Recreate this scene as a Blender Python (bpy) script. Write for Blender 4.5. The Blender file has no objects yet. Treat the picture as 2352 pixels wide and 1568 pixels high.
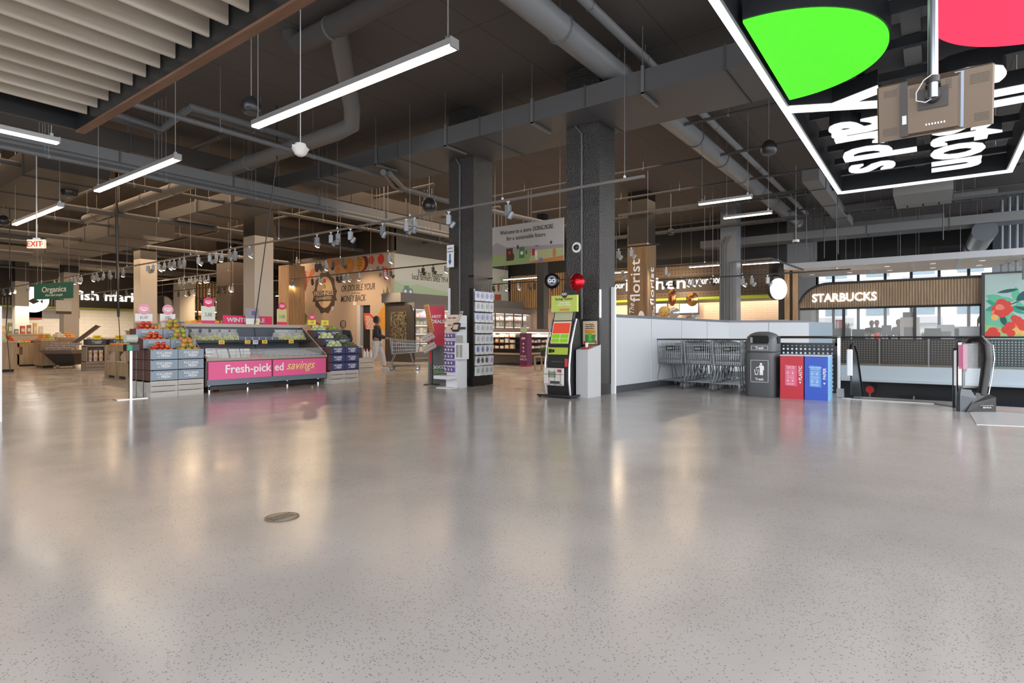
import bpy, bmesh, math, random
from mathutils import Vector, Matrix
random.seed(7)
C = bpy.context.scene.collection
# ---------------- camera ----------------
FP, TH, EYE, HY, CX = 1310.0, math.radians(36.35), 1.12, 770.0, 1176.0
FW = (math.cos(TH), math.sin(TH)); RT = (math.sin(TH), -math.cos(TH))
cam = bpy.data.cameras.new('camera'); cam.sensor_width = 36; cam.lens = FP/2352*36
cam.shift_y = -(784-HY)/2352; cam.clip_end = 300
co = bpy.data.objects.new('camera', cam); C.objects.link(co)
co.location = (0, 0, EYE); co.rotation_euler = (math.pi/2, 0, TH-math.pi/2)
sc = bpy.context.scene; sc.camera = co
# ---------------- daylight and exposure ----------------
w = bpy.data.worlds.new('sky'); sc.world = w; w.use_nodes = True
bg = w.node_tree.nodes['Background']; bg.inputs[0].default_value = (0.95, 0.965, 1.0, 1); 
_n = w.node_tree.nodes; _l = w.node_tree.links; _tc = _n.new('ShaderNodeTexCoord'); _dp = _n.new('ShaderNodeVectorMath'); _dp.operation = 'DOT_PRODUCT'
_l.new(_tc.outputs['Generated'], _dp.inputs[0]); _dp.inputs[1].default_value = Vector((-.42, -.85, .30)).normalized()   # the sunny side of the sky lies behind the viewer
_mr = _n.new('ShaderNodeMapRange'); _l.new(_dp.outputs['Value'], _mr.inputs[0]); _mr.inputs[1].default_value = -.3; _mr.inputs[2].default_value = .8; _mr.inputs[3].default_value = 1.7; _mr.inputs[4].default_value = 5.1; _l.new(_mr.outputs[0], bg.inputs[1])
vs = sc.view_settings; vs.view_transform = 'Standard'; vs.look = 'None'; vs.gamma = 1; vs.use_curve_mapping = False; vs.exposure = 0.0
sc.cycles.use_denoising = True
sc.cycles.max_bounces = 7; sc.cycles.diffuse_bounces = 4; sc.cycles.glossy_bounces = 3; sc.cycles.transparent_max_bounces = 10
sc.cycles.sample_clamp_indirect = 6; sc.cycles.sample_clamp_direct = 25
sc.cycles.caustics_reflective = False; sc.cycles.caustics_refractive = False
def area(name, loc, sx, sy, power, col, rot=(0, 0, 0), cat='light'):
    l = bpy.data.lights.new(name, 'AREA'); l.shape = 'RECTANGLE'; l.size = sx; l.size_y = sy; l.energy = power; l.color = col
    o = bpy.data.objects.new(name, l); C.objects.link(o); o.location = loc; o.rotation_euler = rot; return o
def spot(name, loc, tgt, power, ang=70, col=(1, .72, .45), r=.05):
    l = bpy.data.lights.new(name, 'SPOT'); l.energy = power; l.color = col; l.spot_size = math.radians(ang); l.spot_blend = .6; l.shadow_soft_size = r
    o = bpy.data.objects.new(name, l); C.objects.link(o); o.location = loc
    o.rotation_euler = (Vector(tgt)-Vector(loc)).to_track_quat('-Z', 'Y').to_euler(); return o
# ---------------- photo measurements -> real places ----------------
def WD(px, py, D):
    l = (px-CX)/FP*D; return Vector((FW[0]*D+RT[0]*l, FW[1]*D+RT[1]*l, EYE+(HY-py)/FP*D))
def ray(px):
    l = (px-CX)/FP; return (FW[0]+RT[0]*l, FW[1]+RT[1]*l)
def OZ(px, py, z=0.0): return WD(px, py, FP*(EYE-z)/(py-HY))
def OX(px, py, X): return WD(px, py, X/ray(px)[0])
def OY(px, py, Y): return WD(px, py, Y/ray(px)[1])
# ---------------- materials ----------------
MC = {}
def M(name, col=None, rough=.5, metal=0, emit=0, ecol=None, alpha=1, trans=0, coat=0, spec=.5, bump=0, bscale=40, var=0, vscale=6):
    if name in MC: return MC[name]
    m = bpy.data.materials.new(name); m.use_nodes = True; b = m.node_tree.nodes['Principled BSDF']; N = m.node_tree.nodes; L = m.node_tree.links
    b.inputs['Base Color'].default_value = (*col, 1); b.inputs['Roughness'].default_value = rough; b.inputs['Metallic'].default_value = metal
    b.inputs['Specular IOR Level'].default_value = spec
    if emit: b.inputs['Emission Color'].default_value = (*(ecol or col), 1); b.inputs['Emission Strength'].default_value = emit
    b.inputs['Alpha'].default_value = alpha; b.inputs['Transmission Weight'].default_value = trans; b.inputs['Coat Weight'].default_value = coat
    if var or bump:
        tc = N.new('ShaderNodeTexCoord'); nz = N.new('ShaderNodeTexNoise'); L.new(tc.outputs['Object'], nz.inputs['Vector'])
        nz.inputs['Scale'].default_value = vscale if var else bscale; nz.inputs['Detail'].default_value = 4
        if var:
            r = N.new('ShaderNodeValToRGB'); L.new(nz.outputs['Fac'], r.inputs[0]); L.new(r.outputs[0], b.inputs['Base Color'])
            r.color_ramp.elements[0].position = .3; r.color_ramp.elements[1].position = .7
            r.color_ramp.elements[0].color = (*[c*(1-var) for c in col], 1); r.color_ramp.elements[1].color = (*[min(1, c*(1+var)) for c in col], 1)
        if bump:
            n2 = N.new('ShaderNodeTexNoise'); L.new(tc.outputs['Object'], n2.inputs['Vector']); n2.inputs['Scale'].default_value = bscale
            bp = N.new('ShaderNodeBump'); bp.inputs['Strength'].default_value = bump; bp.inputs['Distance'].default_value = .02
            L.new(n2.outputs['Fac'], bp.inputs['Height']); L.new(bp.outputs[0], b.inputs['Normal'])
    MC[name] = m; return m
def mat_nodes(name, col=(.5, .5, .5), rough=.5, **k):
    m = M(name, col, rough, **k); return m, m.node_tree.nodes, m.node_tree.links, m.node_tree.nodes['Principled BSDF']
def wood(name, a, b_, axis='Z', scale=3, rough=.5, gap=0):
    if name in MC: return MC[name]
    m, N, L, b = mat_nodes(name, a, rough); tc = N.new('ShaderNodeTexCoord'); mp = N.new('ShaderNodeMapping'); L.new(tc.outputs['Object'], mp.inputs[0])
    s = [scale*6]*3; s['XYZ'.index(axis)] = scale*.5; mp.inputs['Scale'].default_value = s
    nz = N.new('ShaderNodeTexNoise'); nz.inputs['Scale'].default_value = 1.0; nz.inputs['Detail'].default_value = 5; L.new(mp.outputs[0], nz.inputs['Vector'])
    r = N.new('ShaderNodeValToRGB'); r.color_ramp.elements[0].color = (*a, 1); r.color_ramp.elements[1].color = (*b_, 1)
    r.color_ramp.elements[0].position = .35; r.color_ramp.elements[1].position = .65
    L.new(nz.outputs['Fac'], r.inputs[0]); L.new(r.outputs[0], b.inputs['Base Color']); return m
def tile(name, a, mortar, sx, sy, plane='XZ', rough=.35, msize=.01, off=.5):
    if name in MC: return MC[name]
    m, N, L, b = mat_nodes(name, a, rough); tc = N.new('ShaderNodeTexCoord'); sp = N.new('ShaderNodeSeparateXYZ'); cb = N.new('ShaderNodeCombineXYZ')
    L.new(tc.outputs['Object'], sp.inputs[0]); L.new(sp.outputs[plane[0]], cb.inputs['X']); L.new(sp.outputs[plane[1]], cb.inputs['Y'])
    t = N.new('ShaderNodeTexBrick'); L.new(cb.outputs[0], t.inputs['Vector']); t.inputs['Color1'].default_value = (*a, 1)
    t.inputs['Color2'].default_value = (*[c*.96 for c in a], 1); t.inputs['Mortar'].default_value = (*mortar, 1); t.inputs['Scale'].default_value = 1
    t.inputs['Brick Width'].default_value = sx; t.inputs['Row Height'].default_value = sy; t.inputs['Mortar Size'].default_value = msize; t.offset = off
    L.new(t.outputs['Color'], b.inputs['Base Color']); return m
def perf(name, col, pitch, hole, plane='YZ', square=False, open_=True, hcol=(0, 0, 0)):
    """sheet metal with a grid of round or square holes"""
    if name in MC: return MC[name]
    m, N, L, b = mat_nodes(name, col, .45); tc = N.new('ShaderNodeTexCoord'); sp = N.new('ShaderNodeSeparateXYZ'); L.new(tc.outputs['Object'], sp.inputs[0])
    def mth(op, a, v=None, w_=None):
        n = N.new('ShaderNodeMath'); n.operation = op; L.new(a, n.inputs[0])
        if v is not None:
            if hasattr(v, 'links'): L.new(v, n.inputs[1])
            else: n.inputs[1].default_value = v
        return n.outputs[0]
    o = [mth('ABSOLUTE', mth('SUBTRACT', mth('FRACT', mth('MULTIPLY', sp.outputs[a], 1/pitch)), .5)) for a in plane]
    d = mth('MAXIMUM', o[0], o[1]) if square else mth('SQRT', mth('ADD', mth('MULTIPLY', o[0], o[0]), mth('MULTIPLY', o[1], o[1])))
    g = mth('GREATER_THAN', d, hole)
    if open_: L.new(g, b.inputs['Alpha'])
    else:
        mx = N.new('ShaderNodeMix'); mx.data_type = 'RGBA'; L.new(g, mx.inputs[0]); mx.inputs[6].default_value = (*hcol, 1); mx.inputs[7].default_value = (*col, 1)
        L.new(mx.outputs[2], b.inputs['Base Color'])
    return m
# ---------------- mesh builder ----------------
TXT = {}
def text_geo(s, bold=0.0, depth=.01, shear=0, space=1.0):
    k = (s, bold, depth, shear, space)
    if k not in TXT:
        cu = bpy.data.curves.new('t', 'FONT'); cu.body = s; cu.size = 1; cu.offset = bold; cu.extrude = depth; cu.shear = shear; cu.align_x = 'CENTER'; cu.resolution_u = 3
        cu.space_character = space
        ob = bpy.data.objects.new('t', cu); C.objects.link(ob); dg = bpy.context.evaluated_depsgraph_get()
        me = bpy.data.meshes.new_from_object(ob.evaluated_get(dg)); C.objects.unlink(ob); bpy.data.objects.remove(ob)
        TXT[k] = ([v.co.copy() for v in me.vertices], [tuple(p.vertices) for p in me.polygons]); bpy.data.meshes.remove(me)
    return TXT[k]
def FR(o, x, y):
    """frame: origin o, local x and y directions (z = x cross y)"""
    x = Vector(x).normalized(); y = Vector(y).normalized(); z = x.cross(y)
    return Matrix(((x.x, y.x, z.x, o[0]), (x.y, y.y, z.y, o[1]), (x.z, y.z, z.z, o[2]), (0, 0, 0, 1)))
class MB:
    def __init__(s): s.v = []; s.f = []; s.m = []; s.T = None
    def add(s, vs_, fs, mi=0):
        n = len(s.v)
        s.v += [tuple(s.T @ Vector(p)) if s.T else tuple(p) for p in vs_]; s.f += [tuple(i+n for i in f) for f in fs]; s.m += [mi]*len(fs); return s
    def box(s, x0, x1, y0, y1, z0, z1, mi=0):
        return s.add([(x0, y0, z0), (x1, y0, z0), (x1, y1, z0), (x0, y1, z0), (x0, y0, z1), (x1, y0, z1), (x1, y1, z1), (x0, y1, z1)],
              [(0, 3, 2, 1), (4, 5, 6, 7), (0, 1, 5, 4), (1, 2, 6, 5), (2, 3, 7, 6), (3, 0, 4, 7)], mi)
    def bbox(s, x0, x1, y0, y1, z0, z1, b, mi=0):
        """box with chamfered vertical and top edges"""
        def ring(z, q): return [(x0+q+b, y0+q, z), (x1-q-b, y0+q, z), (x1-q, y0+q+b, z), (x1-q, y1-q-b, z), (x1-q-b, y1-q, z), (x0+q+b, y1-q, z), (x0+q, y1-q-b, z), (x0+q, y0+q+b, z)]
        return s.loft([ring(z0, 0), ring(z1-b, 0), ring(z1, b)], mi)
    def loft(s, rings, mi=0, caps=True):
        n = len(rings[0]); vs_ = [p for r in rings for p in r]; fs = []
        for k in range(len(rings)-1):
            for i in range(n): fs.append((k*n+i, k*n+(i+1) % n, (k+1)*n+(i+1) % n, (k+1)*n+i))
        if caps: fs += [tuple(range(n))[::-1], tuple((len(rings)-1)*n+i for i in range(n))]
        return s.add(vs_, fs, mi)
    def tube(s, pts, r, n=6, mi=0, closed=False):
        pts = [Vector(p) for p in pts]; rings = []; q = None
        for i, p in enumerate(pts):
            a = pts[i-1] if i or closed else p; b = pts[(i+1) % len(pts)] if i < len(pts)-1 or closed else p
            t = (b-a).normalized() if (b-a).length > 1e-9 else Vector((0, 0, 1))
            if q is None: q = t.orthogonal().normalized()
            q = (q-t*q.dot(t)); q = q.normalized() if q.length > 1e-6 else t.orthogonal().normalized()
            u = t.cross(q); rr = r[i] if isinstance(r, (list, tuple)) else r
            rings.append([p+q*math.cos(2*math.pi*k/n)*rr+u*math.sin(2*math.pi*k/n)*rr for k in range(n)])
        if closed: rings.append(rings[0])
        return s.loft(rings, mi, not closed)
    def lathe(s, prof, c=(0, 0, 0), n=20, mi=0, sx=1, sy=1):
        return s.loft([[(c[0]+r*sx*math.cos(2*math.pi*k/n), c[1]+r*sy*math.sin(2*math.pi*k/n), c[2]+z) for k in range(n)] for r, z in prof], mi)
    def ell(s, c, rx, ry, rz, n=10, mi=0, rings=6):
        return s.loft([[(c[0]+rx*math.sin(math.pi*j/rings+1e-3)*math.cos(2*math.pi*k/n), c[1]+ry*math.sin(math.pi*j/rings+1e-3)*math.sin(2*math.pi*k/n), c[2]-rz*math.cos(math.pi*j/rings)) for k in range(n)] for j in range(rings+1)], mi)
    def poly(s, pts, th, fr=None, mi=0):
        """flat outline in a frame, given a thickness along the frame's z"""
        t = s.T; s.T = (t @ fr if t else fr) if fr is not None else t
        s.loft([[(x, y, 0) for x, y in pts], [(x, y, th) for x, y in pts]], mi); s.T = t; return s
    def disc(s, cx, cy, rx, ry, th, fr, mi=0, n=20, a0=0, a1=2*math.pi):
        return s.poly([(cx+rx*math.cos(a0+(a1-a0)*k/n), cy+ry*math.sin(a0+(a1-a0)*k/n)) for k in range(n+(0 if a1-a0 > 6.2 else 1))], th, fr, mi)
    def text(s, t, size, fr, mi=0, bold=.0, depth=.004, shear=0, space=1.0, sx=1, wd=None):
        vs_, fs = text_geo(t, bold, depth/size, shear, space)
        if wd: lo, hi = min(v.x for v in vs_), max(v.x for v in vs_); sx = abs(wd)/(hi-lo)/size; vs_ = [Vector((v.x-(lo+hi)/2, v.y, v.z)) for v in vs_]
        k = s.T; s.T = k @ fr if k else fr
        s.add([(v.x*size*sx, v.y*size, v.z*size) for v in vs_], fs, mi); s.T = k; return s
    def mesh(s, name, mats, smooth=False, off=(0, 0, 0)):
        me = bpy.data.meshes.new(name); me.from_pydata([(a-off[0], b-off[1], c-off[2]) for a, b, c in s.v], [], s.f)
        for x in (mats if isinstance(mats, (list, tuple)) else [mats]): me.materials.append(x)
        me.polygons.foreach_set('material_index', s.m)
        if smooth: me.polygons.foreach_set('use_smooth', [True]*len(s.f))
        me.update()
        if smooth:
            try: me.set_sharp_from_angle(angle=math.radians(40))
            except Exception: pass
        return me
    def build(s, name, mats, parent=None, smooth=False, label=None):
        o = bpy.data.objects.new(name, s.mesh(name, mats, smooth)); C.objects.link(o)
        if parent is not None: o.parent = parent
        if label: o['label'] = label
        return o
def tag(o, label, cat, group=None):
    o['label'] = label; o['category'] = cat
    if group: o['group'] = group
    return o
def thing(name, label, cat, loc=(0, 0, 0), rz=0, group=None):
    o = bpy.data.objects.new(name, None); C.objects.link(o); o.location = loc; o.rotation_euler = (0, 0, rz); o.empty_display_size = .1
    return tag(o, label, cat, group)
def one(mb, name, mats, label, cat, group=None, smooth=False):
    xs = [v[0] for v in mb.v]; ys = [v[1] for v in mb.v]; z0 = min(v[2] for v in mb.v); off = ((min(xs)+max(xs))/2, (min(ys)+max(ys))/2, z0)
    o = bpy.data.objects.new(name, mb.mesh(name, mats, smooth, off)); C.objects.link(o); o.location = off; return tag(o, label, cat, group)
def struct(mb, name, mats, smooth=False):
    o = mb.build(name, mats, None, smooth); o['kind'] = 'structure'; return o
def dup(src, loc, rz=None, label=None, group=None, scale=None, rot=None):
    r = src.copy(); C.objects.link(r); r.location = loc
    if rz is not None: r.rotation_euler = (0, 0, rz)
    if rot is not None: r.rotation_euler = rot
    if scale: r.scale = scale
    if label: r['label'] = label
    if group: r['group'] = group
    for ch in list(src.children):
        c = ch.copy(); C.objects.link(c); c.parent = r
        for g_ in list(ch.children):
            d = g_.copy(); C.objects.link(d); d.parent = c
    return r
U = (0, 0, 1)
def face_mx(x, y, z): return FR((x, y, z), (0, -1, 0), U)   # a sheet that looks towards -X
def face_my(x, y, z): return FR((x, y, z), (1, 0, 0), U)    # a sheet that looks towards -Y
# shared materials
dark = M('dark_paint', (.030, .028, .028), .6); dark2 = M('dark_grey_paint', (.075, .078, .082), .5); pipe_g = M('grey_pipe', (.13, .135, .14), .42)
steel = M('steel', (.55, .56, .58), .3, 1); white = M('white', (.75, .75, .76), .45); black = M('black_plastic', (.012, .012, .013), .35)
chrome = M('chrome', (.75, .76, .78), .12, 1); cable = M('cable', (.35, .35, .35), .4, .5); wire_m = M('cart_wire', (.27, .285, .30), .32, .8)
glow_w = M('warm_light', (1, .9, .75), .5, emit=14, ecol=(1, .86, .66)); glow_s = M('spot_glow', (1, .85, .6), .5, emit=28, ecol=(1, .78, .48))
glow_c = M('cool_light', (1, 1, 1), .5, emit=3.2, ecol=(.93, .96, 1)); ink = M('dark_ink', (.05, .045, .04), .6); wtext = M('white_lettering', (.85, .85, .85), .5)
letter_glow = M('lit_lettering', (1, 1, 1), .5, emit=1.6, ecol=(1, .97, .92))
glass = M('clear_glass', (.9, .95, .95), .02, alpha=.12, spec=.6); pwood = wood('pale_oak', (.40, .29, .19), (.50, .38, .26)); greywood = wood('grey_washed_wood', (.36, .34, .31), (.50, .47, .43), 'X', 2)
# ================= SETTING =================
def floor_mat():
    m, N, L, b = mat_nodes('polished_concrete', (.40, .385, .37), .16)
    tc = N.new('ShaderNodeTexCoord'); v = N.new('ShaderNodeTexVoronoi'); v.inputs['Scale'].default_value = 130; L.new(tc.outputs['Object'], v.inputs['Vector'])
    sp = N.new('ShaderNodeMath'); sp.operation = 'LESS_THAN'; L.new(v.outputs['Distance'], sp.inputs[0]); sp.inputs[1].default_value = .42
    wn = N.new('ShaderNodeSeparateColor'); L.new(v.outputs['Color'], wn.inputs[0])
    cl = N.new('ShaderNodeTexNoise'); cl.inputs['Scale'].default_value = .55; cl.inputs['Detail'].default_value = 3; L.new(tc.outputs['Object'], cl.inputs['Vector'])
    th = N.new('ShaderNodeMapRange'); th.inputs[1].default_value = .35; th.inputs[2].default_value = .7; th.inputs[3].default_value = .03; th.inputs[4].default_value = .30; L.new(cl.outputs['Fac'], th.inputs[0])
    pk = N.new('ShaderNodeMath'); pk.operation = 'LESS_THAN'; L.new(wn.outputs[0], pk.inputs[0]); L.new(th.outputs[0], pk.inputs[1])
    an = N.new('ShaderNodeMath'); an.operation = 'MULTIPLY'; L.new(sp.outputs[0], an.inputs[0]); L.new(pk.outputs[0], an.inputs[1])
    fa = N.new('ShaderNodeMath'); fa.operation = 'MULTIPLY'; L.new(an.outputs[0], fa.inputs[0]); fa.inputs[1].default_value = .62
    n2 = N.new('ShaderNodeTexNoise'); n2.inputs['Scale'].default_value = 1.7; n2.inputs['Detail'].default_value = 6; L.new(tc.outputs['Object'], n2.inputs['Vector'])
    r = N.new('ShaderNodeValToRGB'); r.color_ramp.elements[0].position = .3; r.color_ramp.elements[1].position = .75
    r.color_ramp.elements[0].color = (.375, .350, .336, 1); r.color_ramp.elements[1].color = (.425, .402, .388, 1); L.new(n2.outputs['Fac'], r.inputs[0])
    mx = N.new('ShaderNodeMix'); mx.data_type = 'RGBA'; L.new(fa.outputs[0], mx.inputs[0]); L.new(r.outputs[0], mx.inputs[6]); mx.inputs[7].default_value = (.10, .095, .09, 1)
    L.new(mx.outputs[2], b.inputs['Base Color'])
    rr = N.new('ShaderNodeMapRange'); rr.inputs[1].default_value = .3; rr.inputs[2].default_value = .7; rr.inputs[3].default_value = .15; rr.inputs[4].default_value = .22
    L.new(n2.outputs['Fac'], rr.inputs[0]); L.new(rr.outputs[0], b.inputs['Roughness'])
    n3 = N.new('ShaderNodeTexNoise'); n3.inputs['Scale'].default_value = 2.2; n3.inputs['Detail'].default_value = 1; L.new(tc.outputs['Object'], n3.inputs['Vector'])
    bp = N.new('ShaderNodeBump'); bp.inputs['Strength'].default_value = .10; bp.inputs['Distance'].default_value = .003; L.new(n3.outputs['Fac'], bp.inputs['Height']); L.new(bp.outputs[0], b.inputs['Normal'])
    return m
fl = MB(); fl.box(-9, 11.85, -12, 60, -.6, 0); fl.loft([[(11.85, 1.3, z), (24.9, 3.1, z), (24.9, 60, z), (11.85, 60, z)] for z in (-.6, 0)]); fl.box(24.9, 36, -12, 60, -.6, 0)
struct(fl, 'floor', floor_mat())
slabm = M('slab_edge_paint', (.42, .50, .56), .5)
struct(MB().box(24.8, 24.9, -12, 3.1, -.50, .0).box(24.7, 24.9, -12, 3.1, -.58, -.50), 'trim_1', slabm)
ceil_m = tile('concrete_ceiling', (.125, .113, .106), (.08, .072, .068), 2.4, 1.2, 'XY', .8, .012, 0)
struct(MB().box(-1.5, 36, -5, 60, 6.2, 6.5).box(-9, -1.5, 9, 60, 6.2, 6.5), 'ceiling', ceil_m)   # left open behind the viewer so that sky light reaches the floor
struct(MB().box(-40, 120, -60, 110, -5.2, -5), 'ground', M('pavement', (.35, .35, .35), .8))
# lower level seen down the opening, its shade painted in as dark materials
lowm = M('lower_level_shade', (.012, .014, .018), .35)
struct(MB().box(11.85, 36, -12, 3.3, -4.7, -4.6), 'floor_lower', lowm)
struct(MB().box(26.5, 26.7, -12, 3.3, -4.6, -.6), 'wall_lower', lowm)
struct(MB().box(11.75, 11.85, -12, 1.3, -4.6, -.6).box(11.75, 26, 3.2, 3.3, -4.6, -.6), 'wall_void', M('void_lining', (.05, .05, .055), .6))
tileP = tile('blush_tile', (.62, .48, .38), (.48, .38, .30), .45, .11, 'YZ', .25, .008)
band = M('dark_brown_band', (.028, .020, .016), .6)
perfB = perf('perforated_brown', (.085, .055, .035), .16, .17, 'YZ', True, False, (.01, .008, .006))
green = M('lime_green', (.42, .62, .02), .5)
# kitchen back wall (X = 26) : tiles, perforated fascia, green edge
struct(MB().box(26, 26.2, 4.9, 22, 0, 3.6), 'wall_kitchen', tileP); struct(MB().box(25.99, 26.2, 4.9, 22, 3.6, 6.2), 'wall_kitchen_top', dark)
t = thing('kitchen_fascia', 'dark perforated kitchen fascia band with white lettering and lime green lower edge', 'sign', (25.2, 0, 2.72))
MB().box(0, .79, 5.4, 15.2, .08, 1.62).build('fascia_board', perfB, t); MB().box(-.02, .79, 5.4, 15.2, 0, .09).build('edge_strip', green, t)
MB().box(-.03, 0, 7.0, 15.2, .36, 1.05).build('dark_band', band, t)
k = MB(); a = OX(1590, 677, 25.15); kf = lambda s_, a_, b_, sz, zz, bo, sh: k.text(s_, sz, face_mx(-.04, OX((a_+b_)/2, 0, 25.2).y, zz), 0, bo, .01, sh, wd=OX(a_, 0, 25.2).y-OX(b_, 0, 25.2).y); kf('kitchen', 1437, 1573, .76, .52, .010, 0)
k.build('lettering', letter_glow, t); k = MB(); kf('to your table', 1581, 1660, .46, .66, .0, .3); k.build('script_lettering', letter_glow, t); k = MB(); kf('from our', 1380, 1435, .44, .66, .0, .3)
k.build('small_script_lettering', letter_glow, t)
# oak slat walls
slatm = wood('slat_oak', (.34, .20, .09), (.48, .30, .15), 'Z', 3)
def slat_wall(name, axis, c, a0, a1, z0, z1, pitch=.14):
    m = MB()
    if axis == 'X': m.box(c, c+.1, a0, a1, z0, z1, 1)
    else: m.box(a0, a1, c, c+.1, z0, z1, 1)
    n = int((a1-a0)/pitch)
    for i in range(n):
        p = a0+i*pitch
        if axis == 'X': m.box(c-.05, c, p, p+pitch*.62, z0, z1)
        else: m.box(p, p+pitch*.62, c-.05, c, z0, z1)
    return struct(m, name, [slatm, band])
slat_wall('wall_slats_1', 'X', 25.6, 15.3, 19.0, 2.6, 4.4)
slat_wall('wall_slats_2', 'X', 25.0, OX(1833, 0, 25).y, OX(1788, 0, 25).y, 0, 3.9, .3)
# produce mural wall (X = 17) and the farmers wall (Y = 19.1)
mural = M('mural_beige', (.46, .36, .28), .6); darkw = M('dark_brown_wall', (.040, .030, .024), .6)
dy0, dy1 = OX(850, 0, 17).y, OX(821, 0, 17).y
struct(MB().box(17, 17.2, 19.1, dy0, 0, 4.8).box(17, 17.2, dy1, 25.9, 0, 4.8).box(17, 17.2, dy0, dy1, 2.5, 4.8), 'wall_mural', mural)
struct(MB().box(17.02, 17.3, 19.1, 25.9, 4.8, 6.2).box(17.2, 17.35, 19.2, 26.3, 0, 4.8).box(16.98, 17.2, 25.9, 26.3, 0, 6.2), 'wall_dark', darkw)
fw = M('farmers_panel', (.55, .60, .57), .6)
struct(MB().box(17.2, 25.6, 19.1, 19.3, 0, 4.75), 'wall_farmers', fw); struct(MB().box(17.2, 25.6, 19.1, 19.3, 4.75, 6.2), 'wall_farmers_top', dark2)
t = thing('elevator', 'dark elevator doorway with pale jamb in the beige produce mural', 'elevator', (17, (dy0+dy1)/2, 0)); q = (dy1-dy0)/2
MB().box(.16, .19, -q, q, 0, 2.5).build('door', M('elevator_door', (.035, .035, .04), .3, .4), t); MB().box(-.02, .18, q-.22, q, 0, 2.52).build('jamb', M('pale_jamb', (.5, .52, .54), .4), t)
MB().box(-.03, 0, -q-.35, -q-.2, 1.0, 1.4).box(-.035, -.03, -q-.30, -q-.25, 1.1, 1.3, 1).build('call_panel', [black, steel], t)
# fish market wall (Y = 49)
struct(MB().box(-12, 24, 49, 49.2, 0, 6.2), 'wall_back', tile('cream_tile', (.60, .54, .46), (.46, .42, .36), .8, .25, 'XZ', .3, .012))
struct(MB().box(-9.2, -9, 12, 60, 0, 6.2), 'wall_side', darkw)
struct(MB().box(24, 36, 22, 22.2, 0, 6.2).box(23.8, 24, 22, 49, 0, 6.2), 'wall_store', darkw)
t = thing('fish_market_fascia', 'long dark fascia with white illuminated letters above the tiled fish counter', 'sign', (12, 48.6, 3.1))
b0, b1 = OY(178, 0, 48.6).x-12, OY(500, 0, 48.6).x-12
MB().box(-13, b1+8, -.1, .3, 0, 2.6).build('fascia_board', band, t); MB().box(-13, b1+8, -.14, .3, -.15, .0).build('edge_strip', M('olive_edge', (.30, .32, .06), .5), t)
k = MB(); k.text('fish market', .92, face_my(OY(262, 0, 48.6).x-12, -.14, .55), 0, .014, .03, wd=OY(348, 0, 48.6).x-OY(176, 0, 48.6).x); k.build('lettering', letter_glow, t)
k = MB(); [k.box(x*.16-6, x*.16-5.93, -.16, -.1, .05, .5) for x in range(46)]; k.build('slat_trim', M('slat_trim', (.20, .17, .14), .5), t)
# windows towards the street (X = 34)
frm = M('window_frame', (.055, .065, .075), .4); wy0, wy1 = -2.6, 4.9
m = MB(); ys = [OX(p, 0, 34).y for p in (1914, 1971, 2033, 2093, 2157, 2225)]
for y in [wy1]+ys+[wy0]: m.box(34, 34.15, y-.06, y+.06, 0, 5.1)
for z in (0, 2.75, 4.95): m.box(34, 34.15, wy0, wy1, z, z+.12)
o = struct(m, 'window_1', frm); MB().box(34.06, 34.08, wy0, wy1, 0, 5.1).build('pane', glass, o)
struct(MB().box(34, 34.2, wy0-9, wy1, 5.07, 6.2), 'wall_street_top', dark); struct(MB().box(34, 34.2, wy1, 9, 0, 6.2), 'wall_street', M('pale_panel', (.62, .66, .69), .5))
struct(MB().box(30, 30.3, -12, -1.98, 0, 4.3), 'wall_right', M('grey_blue_wall', (.28, .33, .37), .6)); struct(MB().box(30, 30.3, -12, -1.98, 4.3, 6.2), 'wall_right_top', M('navy_wall', (.03, .04, .055), .6))
# houses across the street
def house(y0, y1, z1, X, col, label):
    t = thing('apartment_building', label, 'building', (X, (y0+y1)/2, -5)); h = (y1-y0)/2
    MB().box(0, 8, -h, h, 0, z1+5).build('wall', M('render_%d' % int(y0*10), col, .7), t)
    for i in range(int((y1-y0)/3)):
        for z in (1.4, 4.6, 7.8, 11):
            if z+1.8 < z1+5: MB().box(-.06, 0, -h+.8+i*3, -h+2.4+i*3, z, z+1.7).build('window', M('street_glass', (.22, .32, .38), .15), t)
            if z+1.8 < z1+5 and i % 2: MB().box(-1.0, 0, -h+.3+i*3, -h+2.9+i*3, z-.7, z-.2).build('balcony', M('balcony_grey', (.45, .46, .48), .6), t)
house(-18, -4, 14, 58, (.62, .50, .42), 'brick-toned apartment block with balconies seen through the street windows')
house(-4, 9, 8, 56, (.72, .72, .70), 'pale rendered building with blue windows seen through the street windows')
# ================= COLUMNS =================
colm = M('embossed_bronze', (.022, .020, .019), .46, spec=1.0, bump=.8, bscale=38); creamc = M('cream_column', (.44, .41, .36), .5); brownc = M('brown_column', (.022, .019, .017), .5)
guard = M('white_guard', (.78, .80, .82), .35)
def column(name, x0, x1, y0, y1, label, cat='column', mats=None):
    t = thing(name, label, cat, (x0, y0, 0)); return t, x1-x0, y1-y0
t, a, b = column('column', 9.68, 10.35, 8.18, 8.92, 'embossed dark column with the gift card rack on its side')
MB().box(0, a, 0, b, 0, 6.2).build('shaft', colm, t); MB().box(-.012, a+.012, -.012, b+.012, 0, .18).build('plinth', dark, t)
g = MB(); g.box(-.015, .0, b-.05, b+.015, .0, 2.2); g.box(-.015, .03, -.015, 0, 0, 2.15); g.build('corner_guard', guard, t)
g = MB(); g.tube([(-.03, .38, 2.9), (-.03, .38, 4.95), (-.03, .5, 5.12)], .02); g.tube([(-.03, .38, 0), (-.03, .38, 2.9)], .02); g.build('conduit', pipe_g, t)
t, a, b = column('column', 9.55, 10.19, 5.0, 5.72, 'embossed dark column between the coupon kiosk and the white half wall')
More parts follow.
